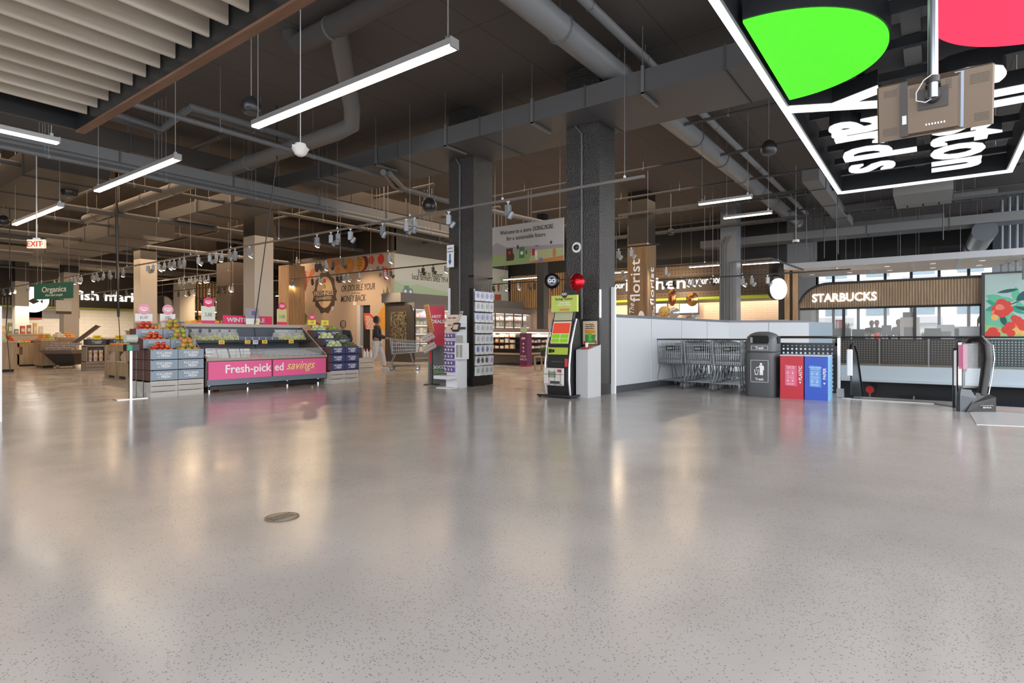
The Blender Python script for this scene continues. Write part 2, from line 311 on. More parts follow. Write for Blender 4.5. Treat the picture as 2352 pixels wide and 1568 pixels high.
MB().box(0, a, 0, b, 0, 6.2).build('shaft', colm, t); MB().box(-.012, a+.012, -.012, b+.012, 0, .2).build('plinth', dark, t)
MB().box(-.015, .05, -.015, 0, 1.45, 1.98).build('corner_guard', guard, t)
g = MB(); g.tube([(-.03, .36, .2), (-.03, .36, 4.95), (-.03, .5, 5.12)], .022); g.build('conduit', pipe_g, t)
for (X, Y, lb) in ((11.0, 19.3, 'cream column with a dark top rising behind the berry case'), (11.2, 29.3, 'cream column with a dark top behind the two pink sale discs'),
                   (11.0, 38.8, 'cream column with a dark top beside the green Organics board'), (10.9, 47.6, 'cream column with a dark top farthest away by the fish counter')):
    t = thing('column', lb, 'column', (X, Y, 0)); MB().box(-.35, .35, -.37, .37, 0, 4.6).build('shaft', creamc, t); MB().box(-.35, .35, -.37, .37, 4.6, 6.2).build('top', brownc, t)
cr = WD(1474, 0, 20.4); t = thing('column', 'florist column clad in oak below a dark top', 'column', (cr.x, cr.y, 0))
MB().box(-.36, .36, -.36, .36, 4.35, 6.2).build('top', brownc, t); MB().box(-.38, .38, -.38, .38, 0, 4.35).build('shaft', wood('column_oak', (.15, .09, .045), (.24, .155, .085), 'Z', 2), t)
k = MB(); k.text('florist', .52, FR((-.40, -.10, 3.05), U, (0, 1, 0)), 0, .008, .01, wd=1.5); k.text('florist', .48, FR((.12, -.40, 2.85), U, (-1, 0, 0)), 0, .006, .01, wd=1.35)
k.text('The', .26, FR((-.40, .12, 2.05), U, (0, 1, 0)), 0, .0, .01, .3); k.text('The', .26, FR((.2, -.40, 1.95), U, (-1, 0, 0)), 0, .0, .01, .3); k.build('lettering', wtext, t)
k = MB(); k.disc(0, 0, .12, .26, .02, face_mx(-.40, -.16, 1.72), 0); k.box(-.43, -.39, -.27, -.05, 1.45, 1.66, 1); k.build('painted_egg', [wtext, M('pink_egg', (.55, .16, .25), .5)], t)
cr = WD(1678, 0, 22); t = thing('column', 'bare steel-grey column with conduits beside the kitchen counter', 'column', (cr.x, cr.y, 0))
MB().box(-.3, .3, -.3, .3, 0, 6.2).build('shaft', M('steel_grey_paint', (.20, .22, .24), .4), t)
g = MB(); [g.tube([(-.36, y, 1), (-.36, y, 4.6), (-.3, y-.2, 4.9)], .035) for y in (.12, .28)]; g.tube([(-.36, -.1, 1), (-.36, -.1, 3.9), (.2, -1.4, 4.0), (.3, -2.5, 3.5)], .04); g.build('conduit', pipe_g, t)
for px, D, w_, z1, lb, mt in ((545, 31, .75, 6.2, 'wide dark brown pier behind the winter sale banner', darkw), (670, 27, .42, 4.4, 'oak-clad post beside the produce mural', slatm), (423, 36, .45, 4.4, 'tan post between the two deli slat walls', creamc)):
    p = WD(px, 0, D); one(MB().box(p.x-w_, p.x+w_, p.y-w_, p.y+w_, 0, z1), 'pier', mt, lb, 'column')
p = WD(1246, 0, 24); one(MB().box(p.x-.17, p.x+.17, p.y-.17, p.y+.17, 0, 6.2), 'steel_post', M('black_post', (.03, .034, .04), .4), 'slim black post behind the black balloon', 'post')
p = WD(1853, 0, 33); one(MB().lathe([(.5, 0), (.5, 6.2)], (p.x, p.y, 0), 24), 'round_column', M('pale_blue_column', (.5, .6, .68), .4), 'pale blue round column behind the coffee fascia', 'column', smooth=True)
# low white partition
P = [WD(1412, 0, 11.03), WD(1674, 0, 15.57), WD(1858, 0, 15.5), WD(1912, 0, 16.6)]
wpan = M('white_wall_panel', (.45, .475, .505), .45)
def wall_seg(mb, a, b, z0, z1, th, mi=0):
    d = Vector((b.x-a.x, b.y-a.y, 0)); n = Vector((-d.y, d.x, 0)).normalized()*th
    mb.loft([[(a.x, a.y, z), (b.x, b.y, z), (b.x+n.x, b.y+n.y, z), (a.x+n.x, a.y+n.y, z)] for z in (z0, z1)], mi)
pt = thing('half_wall', 'low white panelled half wall with dark cap behind the shopping carts', 'partition', (P[0].x, P[0].y, 0)); off = Vector((P[0].x, P[0].y, 0))
Q = [Vector((p.x, p.y, 0))-off for p in P]
m = MB(); wall_seg(m, Q[0], Q[1], .14, 1.47, .12); wall_seg(m, Q[1], Q[2], .14, 1.47, .12); m.build('panel', wpan, pt)
m = MB(); wall_seg(m, Q[2], Q[3], .0, 1.49, .12); m.build('blue_panel', M('ribbed_blue', (.22, .28, .33), .3), pt)
m = MB(); [wall_seg(m, Q[i], Q[i+1], 1.47, 1.53, .16) for i in (0, 1)]; m.build('cap', M('slate_cap', (.10, .11, .125), .35), pt)
m = MB(); [wall_seg(m, Q[i]-Vector((0, .01, 0)), Q[i+1]-Vector((0, .01, 0)), 0, .14, .13) for i in (0, 1)]; m.build('baseboard', M('slate_base', (.055, .06, .07), .4), pt)
m = MB()
for i, n in ((0, 4), (1, 2)):
    for j in range(1, n): q = Q[i].lerp(Q[i+1], j/n); m.box(q.x-.006, q.x+.006, q.y-.012, q.y, .14, 1.47)
m.build('joint', M('panel_joint', (.45, .48, .5), .5), pt); MB().box(-.06, .0, -.03, .05, 0, 2.05).build('edge_guard', guard, pt)
# ================= CEILING SERVICES =================
dsd = M('duct_umber', (.062, .055, .05), .6); dg_ = M('duct_grey', (.105, .108, .112), .5); dgw = M('duct_grey_light', (.19, .195, .20), .45)
def duct(name, x0, x1, y0, y1, z0, z1, label, mt=None, cat='duct', joints=None):
    t = thing(name, label, cat, (x0, y0, z0)); a, b, c = x1-x0, y1-y0, z1-z0
    MB().box(0, a, 0, b, 0, c).build('casing', mt or (dsd if name == 'side_duct' else dg_), t); L_ = max(a, b)
    n = max(1, int(L_/2.4))
    for i in range(n):
        q = 1.1+i*2.4; m = MB()
        if a > b: m.box(q, q+.03, -.02, b+.02, -.02, c+.02)
        else: m.box(-.02, a+.02, q, q+.03, -.02, c+.02)
        m.build('seam', dark2, t)
        if name != 'main_duct' and i % 2: MB().tube([(min(q, a-.05) if a > b else .1, .1 if a > b else q, c), (min(q, a-.05) if a > b else .1, .1 if a > b else q, 6.2-z0)], .01, 4).build('hanger', steelg, t)
    if name == 'main_duct':
        for i in range(10):
            q = .4+i*2.2; h = MB(); h.box(-.05, -.02, q, q+.05, -.05, c+.05); h.box(-.05, .62, q, q+.05, -.06, -.02); h.tube([(-.035, q+.025, c), (-.035, q+.025, 6.2-z0)], .008, 4); h.build('hanger', steelg, t)
    return t
steelg = M('hanger_grey', (.22, .23, .24), .4, .4)
duct('main_duct', 8.85, 10.35, -1, 22, 5.13, 5.5, 'long rectangular duct crossing above the two dark columns')
duct('side_duct', -3, 8.84, 14.7, 15.6, 5.3, 5.72, 'rectangular duct running across above the berry case')
duct('side_duct', 10.36, 18, 14.7, 15.6, 5.3, 5.72, 'rectangular duct continuing past the gift card column towards the mural')
duct('tray_duct', -6, 19, 13.6, 13.8, 4.72, 4.95, 'long grey cable channel carrying pipes under the ceiling', M('channel_grey', (.17, .175, .18), .45))
duct('side_duct', 4.0, 5.4, 16.2, 34, 4.9, 5.5, 'wide dark duct above the Organics board')
duct('side_duct', 8.0, 9.8, 23, 33, 4.75, 5.35, 'stepped dark duct hanging behind the channel of pipes')
duct('side_duct', -6, 22, 36, 37.6, 4.9, 5.6, 'deep dark duct across the far produce ceiling')
duct('side_duct', 13, 24, 21.5, 23, 5.0, 5.6, 'dark duct ending above the produce mural')
a = WD(1872, 425, 14.5); b = WD(1955, 500, 23)
duct('pale_duct', 16.6, 24.5, 2.35, 2.75, 5.15, 5.45, 'pale rectangular duct beyond the illuminated ceiling frame', dgw)
duct('pale_duct', 24.5, 25.5, -4, 8, 4.85, 5.15, 'shallow pale duct above the perforated railing', dgw)
duct('bulkhead_duct', 31, 33, -6, 3.5, 4.25, 5.0, 'big dark duct across the street windows', dark)
def pipe(pts, r, label, mt=None, clamps=True, name='ceiling_pipe', n=10):
    o = Vector(pts[0]); t = thing(name, label, 'pipe', tuple(o)); Pp = [Vector(p)-o for p in pts]; MB().tube(Pp, r, n).build('tube', mt or pipe_g, t, True)
    if clamps:
        for a, b in zip(Pp[:-1], Pp[1:]):
            L_ = (b-a).length
            for i in range(int(L_/2.0)):
                q = a+(b-a)*((i+.7)*2.0/L_ if (i+.7)*2.0 < L_ else .9); d = (b-a).normalized()*.02; m = MB()
                m.tube([q-d, q+d], r*1.12, n); m.tube([q, Vector((q.x, q.y, 6.2-o.z))], .007, 4); m.build('hanger', steelg, t)
    return t
big = M('big_pipe_grey', (.25, .26, .27), .35)
pipe([(-4, 4.6, 5.78), (26, 4.45, 5.78)], .21, 'fattest grey round pipe running over the white half wall', big, n=20)
pipe([(-4, 4.05, 5.95), (26, 4.0, 5.95)], .075, 'slimmer grey pipe beside the fattest round pipe', big)
pipe([(5.55, 2.2, 5.95), (5.55, 8.5, 5.95), (5.55, 8.7, 6.2)], .17, 'fat dark pipe under the slab over the nearest linear light', M('dark_pipe', (.085, .08, .078), .5), n=16)
pipe([(5.56, 7.5, 5.95), (6.3, 8.25, 5.75), (6.95, 8.9, 5.45), (7.1, 9.1, 5.22), (7.15, 9.6, 5.2), (7.3, 24, 5.2)], .16, 'bent duct pipe dropping over the nearest linear light', M('bent_pipe', (.14, .135, .13), .45), n=16)
for i, (y, z, r) in enumerate(((13.45, 4.62, .06), (13.3, 4.5, .045), (13.1, 4.42, .045), (13.65, 4.58, .03))):
    pipe([(-6, y, z), (19, y, z)], r, ('thickest pipe hung under the grey cable channel', 'second pipe hung under the grey cable channel', 'lowest pipe hung under the grey cable channel', 'thin conduit tucked against the grey cable channel')[i])
pipe([(-4, 10.8, 5.0), (9.6, 10.8, 5.0)], .05, 'sprinkler pipe passing below the pendant motion sensor')
for j, (dy, dz) in enumerate(((0, 0), (.25, .1))):
    a = [OZ(px, py, 5.5+dz) for px, py in ((262, 262), (375, 296), (440, 245), (690, 322))]
    pipe([(p.x, p.y+dy, 5.5+dz) for p in a], .07, ('front', 'rear')[j]+' pipe of the pair with a raised jog beside the slatted canopy')
for j in range(2):
    a = [OZ(px, py, 4.9) for px, py in ((880+j*14, 395), (905+j*20, 428), (1030+j*5, 462))]; pipe([(p.x+j*.1, p.y+.1*j, 4.9) for p in a]+[(17, a[-1].y-.6, 4.9)], .07, ('lower', 'upper')[j]+' pipe of the bent pair meeting the gift card column')
for k_, (X, Y0, Y1) in enumerate(((12.2, -4, 4.4), (14.8, -5, 12), (17.6, -5, 12), (20.5, -5, 14), (23, -6, 10))):
    pipe([(X, Y0, 5.7), (X, Y1, 5.7)], .035, ('nearest', 'second', 'middle', 'fourth', 'farthest')[k_]+' thin sprinkler pipe crossing beyond the two dark columns', dark2, name='sprinkler_pipe', n=6)
for k_, X in enumerate((6.7, 12.4, 15.6, 19.0)):
    pipe([(X, 12, 5.75-.1*k_), (X, 34, 5.75-.1*k_)], .05, ('nearest', 'second', 'third', 'farthest')[k_]+' dark pipe running deep into the produce hall', dark2, n=6)
for k_, (Y, z) in enumerate(((17.5, 5.2), (21, 5.0), (24, 5.1), (27, 4.9), (31, 5.1), (34.5, 5.0), (41, 4.9))):
    pipe([(-7, Y, z), (22, Y, z)], .09 if k_ % 2 else .06, ('first', 'second', 'third', 'fourth', 'fifth', 'sixth', 'seventh')[k_]+' pipe back from the cable channel over the produce hall', dark2, n=6)
for k_ in range(4):
    a = WD(2301+k_*17, 0, 21-.6*k_); pipe([(a.x, a.y, 6.1), (a.x, a.y, 3.0)], .05, ('outermost', 'second', 'third', 'innermost')[3-k_]+' vertical pipe dropping behind the berry mural', M('riser_grey', (.2, .23, .26), .4), False, 'riser_pipe')
p0, p1 = WD(2262, 530, 19), WD(2228, 588, 24); t = thing('spiral_duct', 'pale spiral duct with open dark end near the street windows', 'duct', tuple(p0)); e = p1-p0
MB().tube([(0, 0, 0), e], .34, 20).tube([e*.45, e*.5], .36, 20, 1).build('tube', [M('spiral_silver', (.45, .45, .44), .3, .3), dark], t, True); d = (-e).normalized(); MB().tube([d*.01, d*.05], .35, 20).build('end_cap', M('slate_end', (.10, .12, .14), .5), t)
a = WD(2120, 436, 17); one(MB().box(a.x-.9, a.x+1.3, a.y-.7, a.y+.7, 5.2, 5.7), 'air_handler', M('unit_grey', (.30, .30, .29), .4), 'pale square air unit beyond the illuminated frame', 'air conditioner')
for i, (px, py, D, L_) in enumerate(((1985, 475, 19, 2.2), (2240, 445, 18, 1.1), (2050, 508, 22, 3.2), (2150, 522, 25, 4.5))):
    a = WD(px, py, D); one(MB().box(a.x, a.x+.35, a.y-L_/2, a.y+L_/2, a.z-.1, a.z+.12).tube([(a.x+.1, a.y, a.z), (a.x+.1, a.y, 6.2)], .015, 4), 'diffuser_duct', dgw, ('short pale duct piece before the square air unit', 'pale duct stub after the square air unit', 'long pale duct below the square air unit', 'farthest long pale duct near the street windows')[i], 'duct')
# ================= SLATTED CANOPY =================
t = thing('slatted_canopy', 'hanging canopy of pale timber slats in a black frame, close overhead', 'ceiling canopy', (2.34, 8.0, 3.6))
slm = wood('canopy_slat', (.60, .52, .42), (.74, .67, .56), 'X', 1.6, .45)
MB().box(.0, .05, -7.6, 0, -.1, .35).build('fascia', M('black_fascia', (.018, .02, .022), .4), t); MB().box(-.01, .075, -7.6, 0, -.125, -.1).build('wooden_edge', wood('edge_brown', (.16, .08, .045), (.22, .12, .07), 'Y'), t)
MB().box(-5.5, 0, -.04, .02, -.1, .35).build('end_board', M('black_fascia', (.018, .02, .022), .4), t); MB().box(-5.5, 0, -7.6, 0, .35, .38).build('backing', M('backing_grey', (.06, .06, .062), .7), t)
for i in range(22): MB().box(-5.5, -.015, -.38-i*.31, -.355-i*.31, 0, .21).build('slat', slm, t)
for y in (-.5, -3.5, -6.5): MB().tube([(-.4, y, .38), (-.4, y, 2.6)], .01, 4).build('hanger', steelg, t)
# ================= LINEAR PENDANTS =================
lin_w = M('linear_glow', (1, .93, .8), .5, emit=11, ecol=(1, .87, .68)); lin_body = M('fixture_silver', (.35, .35, .35), .4, .5)
def linear(a, b, label, wdt=.11, h=.075, drop=None, glow=lin_w, thin=False):
    d = b-a; L_ = d.length; t = thing('linear_pendant_light', label, 'ceiling light', tuple(a), math.atan2(d.y, d.x)); w2 = wdt/2
    MB().box(0, L_, -w2, w2, .012, h).build('housing', lin_body, t); MB().box(.01, L_-.01, -w2*.86, w2*.86, -.012, .012).build('diffuser', glow, t)
    for x in (.08, L_-.08): MB().tube([(x, 0, h), (x, 0, 6.2-a.z)], .006, 4).build('cable', cable, t); MB().box(x-.02, x+.02, -.02, .02, h, h+.05).build('cable_grip', steel, t)
    MB().box(L_-.005, L_+.012, -w2*1.05, w2*1.05, -.012, h+.01).build('end_cap', lin_body, t); return t
def lv(px, py, z): return OZ(px, py, z)
X4 = 4.12
linear(Vector((4.1, OX(585, 0, 4.1).y, 3.9)), Vector((4.1, OX(1043, 0, 4.1).y, 3.9)), 'long lit linear pendant hanging nearest, crossing the motion sensor cord')
linear(Vector((4.12, OX(222, 0, 4.12).y, 3.9)), Vector((4.12, OX(408, 0, 4.12).y, 3.9)), 'lit linear pendant second in line, above the channel of pipes')
linear(Vector((4.14, OX(33, 0, 4.14).y, 3.9)), Vector((4.14, OX(140, 0, 4.14).y, 3.9)), 'lit linear pendant third in line, above the exit sign')
linear(Vector((-1.2, 10.2, 3.9)), Vector((2.76, 10.2, 3.9)), 'lit linear pendant hanging crosswise below the slatted canopy corner')
for (p, q, z, lb) in (((1605, 470), (1728, 455), 4.2, 'nearer of the two short lit tubes under the fattest round pipe'), ((1662, 502), (1775, 492), 4.2, 'farther of the two short lit tubes under the fattest round pipe'),
        ((1583, 614), (1650, 608), 4.0, 'thin lit line above the kitchen lettering'), ((1705, 608), (1790, 601), 4.0, 'thin lit line beyond the bare steel-grey column'),
        ((1412, 627), (1443, 624), 4.0, 'thin lit line between the embossed column and the florist column'), ((1156, 643), (1243, 637), 3.9, 'thin lit line over the oak slat wall behind the deli'), ((634, 680), (657, 677), 3.6, 'tiny lit line behind the oak-clad post')):
    a, b = OZ(*p, z), OZ(*q, z); linear(Vector((a.x, a.y, z)), Vector((a.x, a.y-(Vector((a.x, a.y))-Vector((b.x, b.y))).length, z)), lb, .09, .07)
# ================= TRACKS AND SPOTLIGHTS =================
railm = M('rail_grey', (.20, .19, .18), .4, .3); bodyg = M('spot_grey', (.26, .29, .32), .35, .3); bodyd = M('spot_black', (.02, .02, .02), .4)
def rail(X, y0, y1, z, label, n, dk=False):
    t = thing('track_rail', label, 'lighting track', (X, y0, z)); MB().box(-.02, .02, 0, y1-y0, 0, .045).build('rail', bodyd if dk else railm, t)
    for i in range(n):
        y = .35+(y1-y0-.7)*i/max(1, n-1); MB().tube([(0, y, .04), (0, y, 6.2-z)], .006, 4).build('cable', cable, t); MB().lathe([(.012, 0), (.025, .02), (.02, .05)], (0, y, .04), 8).build('cable_grip', white, t)
    return t
def spot_proto(kind):
    t = thing('spotlight', 'x', 'spotlight', (0, 0, -50)); bm_ = bodyg if kind != 'black' else bodyd
    MB().tube([(0, 0, 0), (0, 0, -.07)], .012, 6).box(-.015, .015, -.03, .03, -.02, .0).build('bracket', white if kind != 'black' else bodyd, t)
    MB().bbox(-.045, .045, -.05, .05, -.27, -.07, .006).build('driver_box', bm_, t)
    h = MB(); h.T = Matrix.Translation((-.03, -.09, -.27)) @ Matrix.Rotation(math.radians(35), 4, 'X')
    if kind == 'lit': h.lathe([(.04, .06), (.055, .02), (.058, -.05)], (0, 0, 0), 12)
    else: h.lathe([(.035, .06), (.05, .02), (.05, -.08)], (0, 0, 0), 10)
    hd = h.build('lamp_head', bm_, t, True)
    g = MB(); g.T = h.T; g.lathe([(.056 if kind == 'lit' else .044, -.055), (.05, -.064)] if kind == 'lit' else [(.046, -.07), (.04, -.076)], (0, 0, 0), 12); g.build('lens', glow_s if kind == 'lit' else M('dark_lens', (.03, .03, .03), .15), hd); return t
SP = {k: spot_proto(k) for k in ('lit', 'grey', 'black')}; used = set(); SG = {'lit': 'glowing', 'grey': 'unlit grey', 'black': 'unlit black'}
def spots(X, z, pxs, kind, where, rots=(0, .5, -.4, .9)):
    for i, px in enumerate(pxs):
        y = OX(px, 0, X).y; lb = '%s box spotlight clipped under %s' % (SG[kind], where); gr = lb+' (set)'; s = SP[kind]
        if kind not in used: s.location = (X, y, z); s.rotation_euler = (0, 0, rots[i % 4]); s['label'] = lb; s['group'] = lb; used.add(kind)
        else: dup(s, (X, y, z), rots[i % 4], lb, lb)
rail(8.8, OX(1480, 0, 8.8).y, 43, 3.70, 'longest track rail, crossing in front of both dark columns', 16)
spots(8.8, 3.70, (728, 573, 510, 456, 400, 390, 378, 365, 283, 213, 187, 180, 172, 163, 95, 85, 35, 22), 'lit', 'the longest track rail')
spots(8.8, 3.70, (1167, 1031, 952, 933, 879, 805, 776, 760, 540, 528, 497, 482, 423, 413, 352, 340, 268, 252, 238, 222, 135, 125, 65, 8), 'grey', 'the longest track rail')
rail(12, 23.0, 31.5, 3.72, 'short track rail behind the cream column and the two sale discs', 3); spots(12, 3.72, (460, 469, 479), 'lit', 'the short track rail behind the cream column'); spots(12, 3.72, (412, 421, 434, 440, 448), 'grey', 'the short track rail behind the cream column')
rail(12.2, 13.5, 19, 3.72, 'track rail hanging before the produce mural top edge', 3); spots(12.2, 3.72, (749, 895), 'lit', 'the rail before the produce mural top edge'); spots(12.2, 3.72, (727, 735, 765, 788), 'black', 'the rail before the produce mural top edge')
rail(15.3, 12.6, 46, 3.72, 'black track rail running low across the produce mural', 7, True); spots(15.3, 3.72, (427, 445, 481, 527, 534, 672, 671, 734, 790, 800, 825, 885, 1024), 'lit', 'the black rail across the mural')
spots(15.3, 3.72, (410, 433, 500, 512, 717, 775, 783, 898, 972, 995), 'black', 'the black rail across the mural')
rail(19.6, 5.9, 10.8, 3.55, 'black track rail in front of the florist column', 2, True); spots(19.6, 3.55, (1453, 1471, 1500), 'lit', 'the rail by the florist column'); spots(19.6, 3.55, (1430, 1530), 'grey', 'the rail by the florist column')
rail(15.7, 6.3, 9.2, 3.72, 'short black rail just beyond the embossed column with the balloon', 2, True); spots(15.7, 3.72, (1421, 1450), 'grey', 'the short rail beyond the embossed column')
rail(23.2, 5.6, 13.5, 3.45, 'black track rail in front of the kitchen lettering', 4, True); spots(23.2, 3.45, (1578, 1591, 1607), 'lit', 'the rail before the kitchen lettering'); spots(23.2, 3.45, (1452, 1526, 1548, 1635), 'black', 'the rail before the kitchen lettering')
rail(19.2, 1.9, 6.2, 3.02, 'low black rail reaching under the white ceiling raft', 2, True); spots(19.2, 3.02, (1706,), 'lit', 'the low rail near the white ceiling raft'); spots(19.2, 3.02, (1727, 1763), 'grey', 'the low rail near the white ceiling raft')
rail(22, 10.8, 18.8, 3.6, 'black track rail over the prepared food cases', 3, True); spots(22, 3.6, (1162, 1190, 1240), 'lit', 'the rail over the prepared food cases'); spots(22, 3.6, (1133, 1215, 1228), 'black', 'the rail over the prepared food cases')
rail(14, 30, 48.5, 3.9, 'far track rail high over the fish counter', 4); spots(14, 3.9, (207, 213, 256, 262, 268), 'lit', 'the far rail over the fish counter'); spots(14, 3.9, (240, 290), 'grey', 'the far rail over the fish counter')
rail(18.5, 29, 48.5, 3.6, 'far black rail beside the deli slats', 4, True); spots(18.5, 3.6, (418, 428, 385, 495, 500, 507, 513), 'lit', 'the far black rail beside the deli slats'); spots(18.5, 3.6, (397, 437, 447, 462, 478), 'black', 'the far black rail beside the deli slats')
# lamps of those spotlights
for i, (X, Y, x2, y2, p) in enumerate(((8.8, 13.6, 8.4, 11.6, 60), (8.8, 15.2, 7.6, 13, 90), (8.8, 19.5, 7, 17.5, 140), (8.8, 21.5, 6.6, 20.5, 160), (8.8, 26, 6.8, 24.5, 240), (8.8, 30, 7, 27.5, 240), (8.8, 35, 9, 31, 300), (12, 25.5, 11, 24, 240), (12.2, 17.8, 11.3, 15.5, 240), (12.2, 14, 14, 12, 240),
        (15.3, 24, 16.8, 23.5, 200), (15.3, 20.5, 17, 20.5, 200), (15.3, 18, 17.6, 17.4, 260), (15.3, 14, 17.5, 15, 260), (22, 13.6, 20, 12, 360), (22, 15.6, 21, 15, 360), (19.6, 8.4, 19.2, 8.3, 60), (19.6, 9.5, 17, 9.8, 240), (23.2, 9.5, 25.8, 9.3, 300), (23.2, 7.6, 25.8, 7.4, 260), (23.2, 12, 25.8, 12, 300), (14, 40, 14, 46, 500), (14, 34, 12, 31, 400), (18.5, 36, 18, 42, 600), (8.8, 39, 4, 46, 600), (19.6, 7, 14.5, 8.5, 200), (15.7, 7.6, 12.5, 8.6, 160))):
    spot('spotlight_lamp', (X, Y, 3.35), (x2, y2, 1.0 if i not in (10, 11, 18, 19, 20, 21) else 2.6), p, 95 if p < 300 else 110)
# broad unseen area lamps added to brighten kitchen, fish counter and produce hall
for (x, y, sx, sy, z, p, c) in ((25.6, 9, 1, 9, 2.6, 130, (1, .78, .58)), (10, 46.5, 16, 1.5, 3.0, 700, (1, .88, .72)), (20, 14, 8, 7, 5.9, 320, (1, .76, .52)), (4, 30, 12, 12, 5.5, 800, (1, .70, .45)), (13, 30, 8, 10, 5.0, 900, (1, .68, .42)), (8, 20, 9, 8, 5.9, 420, (1, .68, .42)), (13.5, 15, 6, 6, 5.9, 260, (1, .68, .42)), (17, 9, 8, 6, 5.9, 230, (1, .74, .50))):
    area('ceiling_fill_lamps', (x, y, z), sx, sy, p, c)
# ================= SPEAKERS, SENSOR, CAMERAS =================
def speaker(p, r, top, label):
    t = thing('pendant_speaker', label, 'speaker', tuple(p)); MB().lathe([(.02, r*1.0), (r*.55, r*.9), (r*.95, r*.35), (r, 0), (r*.93, -r*.45), (r*.72, -r*.72)], n=20).build('shell', M('speaker_black', (.025, .025, .028), .3), t, True)
    MB().lathe([(r*.72, -r*.72), (r*.5, -r*.82), (.01, -r*.86)], n=20).build('grille', dark2, t, True); MB().tube([(0, 0, r*.9), (0, 0, top-p.z)], .008, 5).build('chain', cable, t); MB().box(-.03, .03, -.02, .02, r*.85, r*1.1).build('bracket', bodyd, t)
for px, py, z, rp, lb in ((577, 245, 4.6, 22, 'round black pendant speaker above the nearest linear light'), (1766, 341, 4.6, 18, 'round black pendant speaker beside the illuminated frame'), (986, 472, 4.4, 17, 'round black pendant speaker next to the gift card column'),
        (160, 438, 4.9, 17, 'round black speaker tucked under the ceiling above the second linear light'), (1541, 533, 4.6, 8, 'small round speaker behind the florist column'), (8, 507, 4.4, 12, 'round black speaker at the ceiling edge beyond the exit sign')):
    p = OZ(px, py, z); speaker(p, rp/FP*FP*(EYE-z)/(py-HY), 6.2, lb)
p = OZ(690, 345, 3.75); t = thing('motion_sensor', 'white lantern-shaped sensor hanging on a long cord before the linear light', 'sensor', tuple(p))
MB().lathe([(.075, .09), (.075, .05)], n=16).lathe([(.13, .05), (.135, .03), (.12, .015)], n=4).build('collar', white, t); MB().lathe([(.12, .02), (.075, -.06), (.04, -.085), (.01, -.09)], n=16).build('dome', white, t, True); MB().tube([(0, 0, .09), (0, 0, 2.45)], .006, 5).build('cord', white, t)
def domecam(p, lb, top=6.2):
    t = thing('dome_camera', lb, 'security camera', tuple(p)); MB().lathe([(.09, .07), (.10, 0)], n=16).build('housing', white, t, True); MB().lathe([(.075, 0), (.06, -.045), (.01, -.07)], n=14).build('dome', M('smoked_dome', (.05, .05, .055), .1), t, True); MB().tube([(0, 0, .07), (0, 0, top-p.z)], .015, 6).build('stem', steelg, t)
domecam(OZ(1828, 556, 3.9), 'white dome camera on a stem beyond the fattest round pipe')
p = OX(1324, 568, 9.5); t = thing('dome_camera', 'white dome camera fixed to the embossed column above the red balloon', 'security camera', (9.55, p.y, p.z)); m = MB(); m.T = Matrix.Rotation(-math.pi/2, 4, 'Y'); m.lathe([(.10, 0), (.10, .05)], n=18).build('housing', white, t, True)
m = MB(); m.T = Matrix.Rotation(-math.pi/2, 4, 'Y'); m.lathe([(.06, .05), (.045, .085), (.01, .1)], n=14).build('dome', black, t, True)
# ================= HANGING SIGNS =================
wtx, grn = wtext, M('sign_green', (.025, .16, .115), .5)
a, b = OZ(76, 655, 3.0), None; D = 22.5; p0 = WD(78, 652, D); p1 = WD(168, 657, D*.955); sg = thing('hanging_sign', 'green Organics board with white lettering hanging before the cream column', 'sign', ((p0.x+p1.x)/2, (p0.y+p1.y)/2, p0.z-.62))
dr = Vector((p1.x-p0.x, p1.y-p0.y, 0)); L_ = dr.length; fr = FR((0, 0, 0), dr, U)
m = MB(); m.T = fr; m.box(-L_/2, L_/2, 0, .62, -.02, 0).build('board', grn, sg); m = MB(); m.text('Organics', .30, fr @ Matrix.Translation((L_*.02, .27, .003)), bold=.012, wd=L_*.62); m.text('Pure and simple', .13, fr @ Matrix.Translation((L_*.02, .11, .003)), shear=.3, wd=L_*.44); m.build('lettering', wtext, sg)
for s in (-.4, .4): m = MB(); m.T = fr; m.tube([(L_*s, .62, 0), (L_*s, 6.2-p0.z+.62, 0)], .006, 4).build('cable', cable, sg)
D = 12.6; p0 = WD(66, 0, D); t = thing('exit_sign', 'small white EXIT sign with red letters hanging under the third linear light', 'sign', (WD(84, 0, D).x, WD(84, 0, D).y, WD(84, 570, D).z)); fr = FR((0, 0, 0), (RT[0], RT[1], 0), U)
m = MB(); m.T = fr; m.box(-.19, .19, -.0, .19, -.03, .03).build('case', M('exit_white', (.8, .72, .6), .5, emit=.5, ecol=(1, .85, .65)), t); m = MB(); m.text('EXIT', .17, fr @ Matrix.Translation((-.02, .035, .034)), bold=.008); m.text('>', .1, fr @ Matrix.Translation((.15, .06, .034))); m.build('lettering', M('exit_red', (.6, .05, .02), .5, emit=.4), t)
m = MB(); m.T = fr; m.tube([(0, .19, 0), (0, 6.2-t.location.z, 0)], .012, 6).box(-.07, .07, .19, .23, -.02, .02).build('stem', white, t)
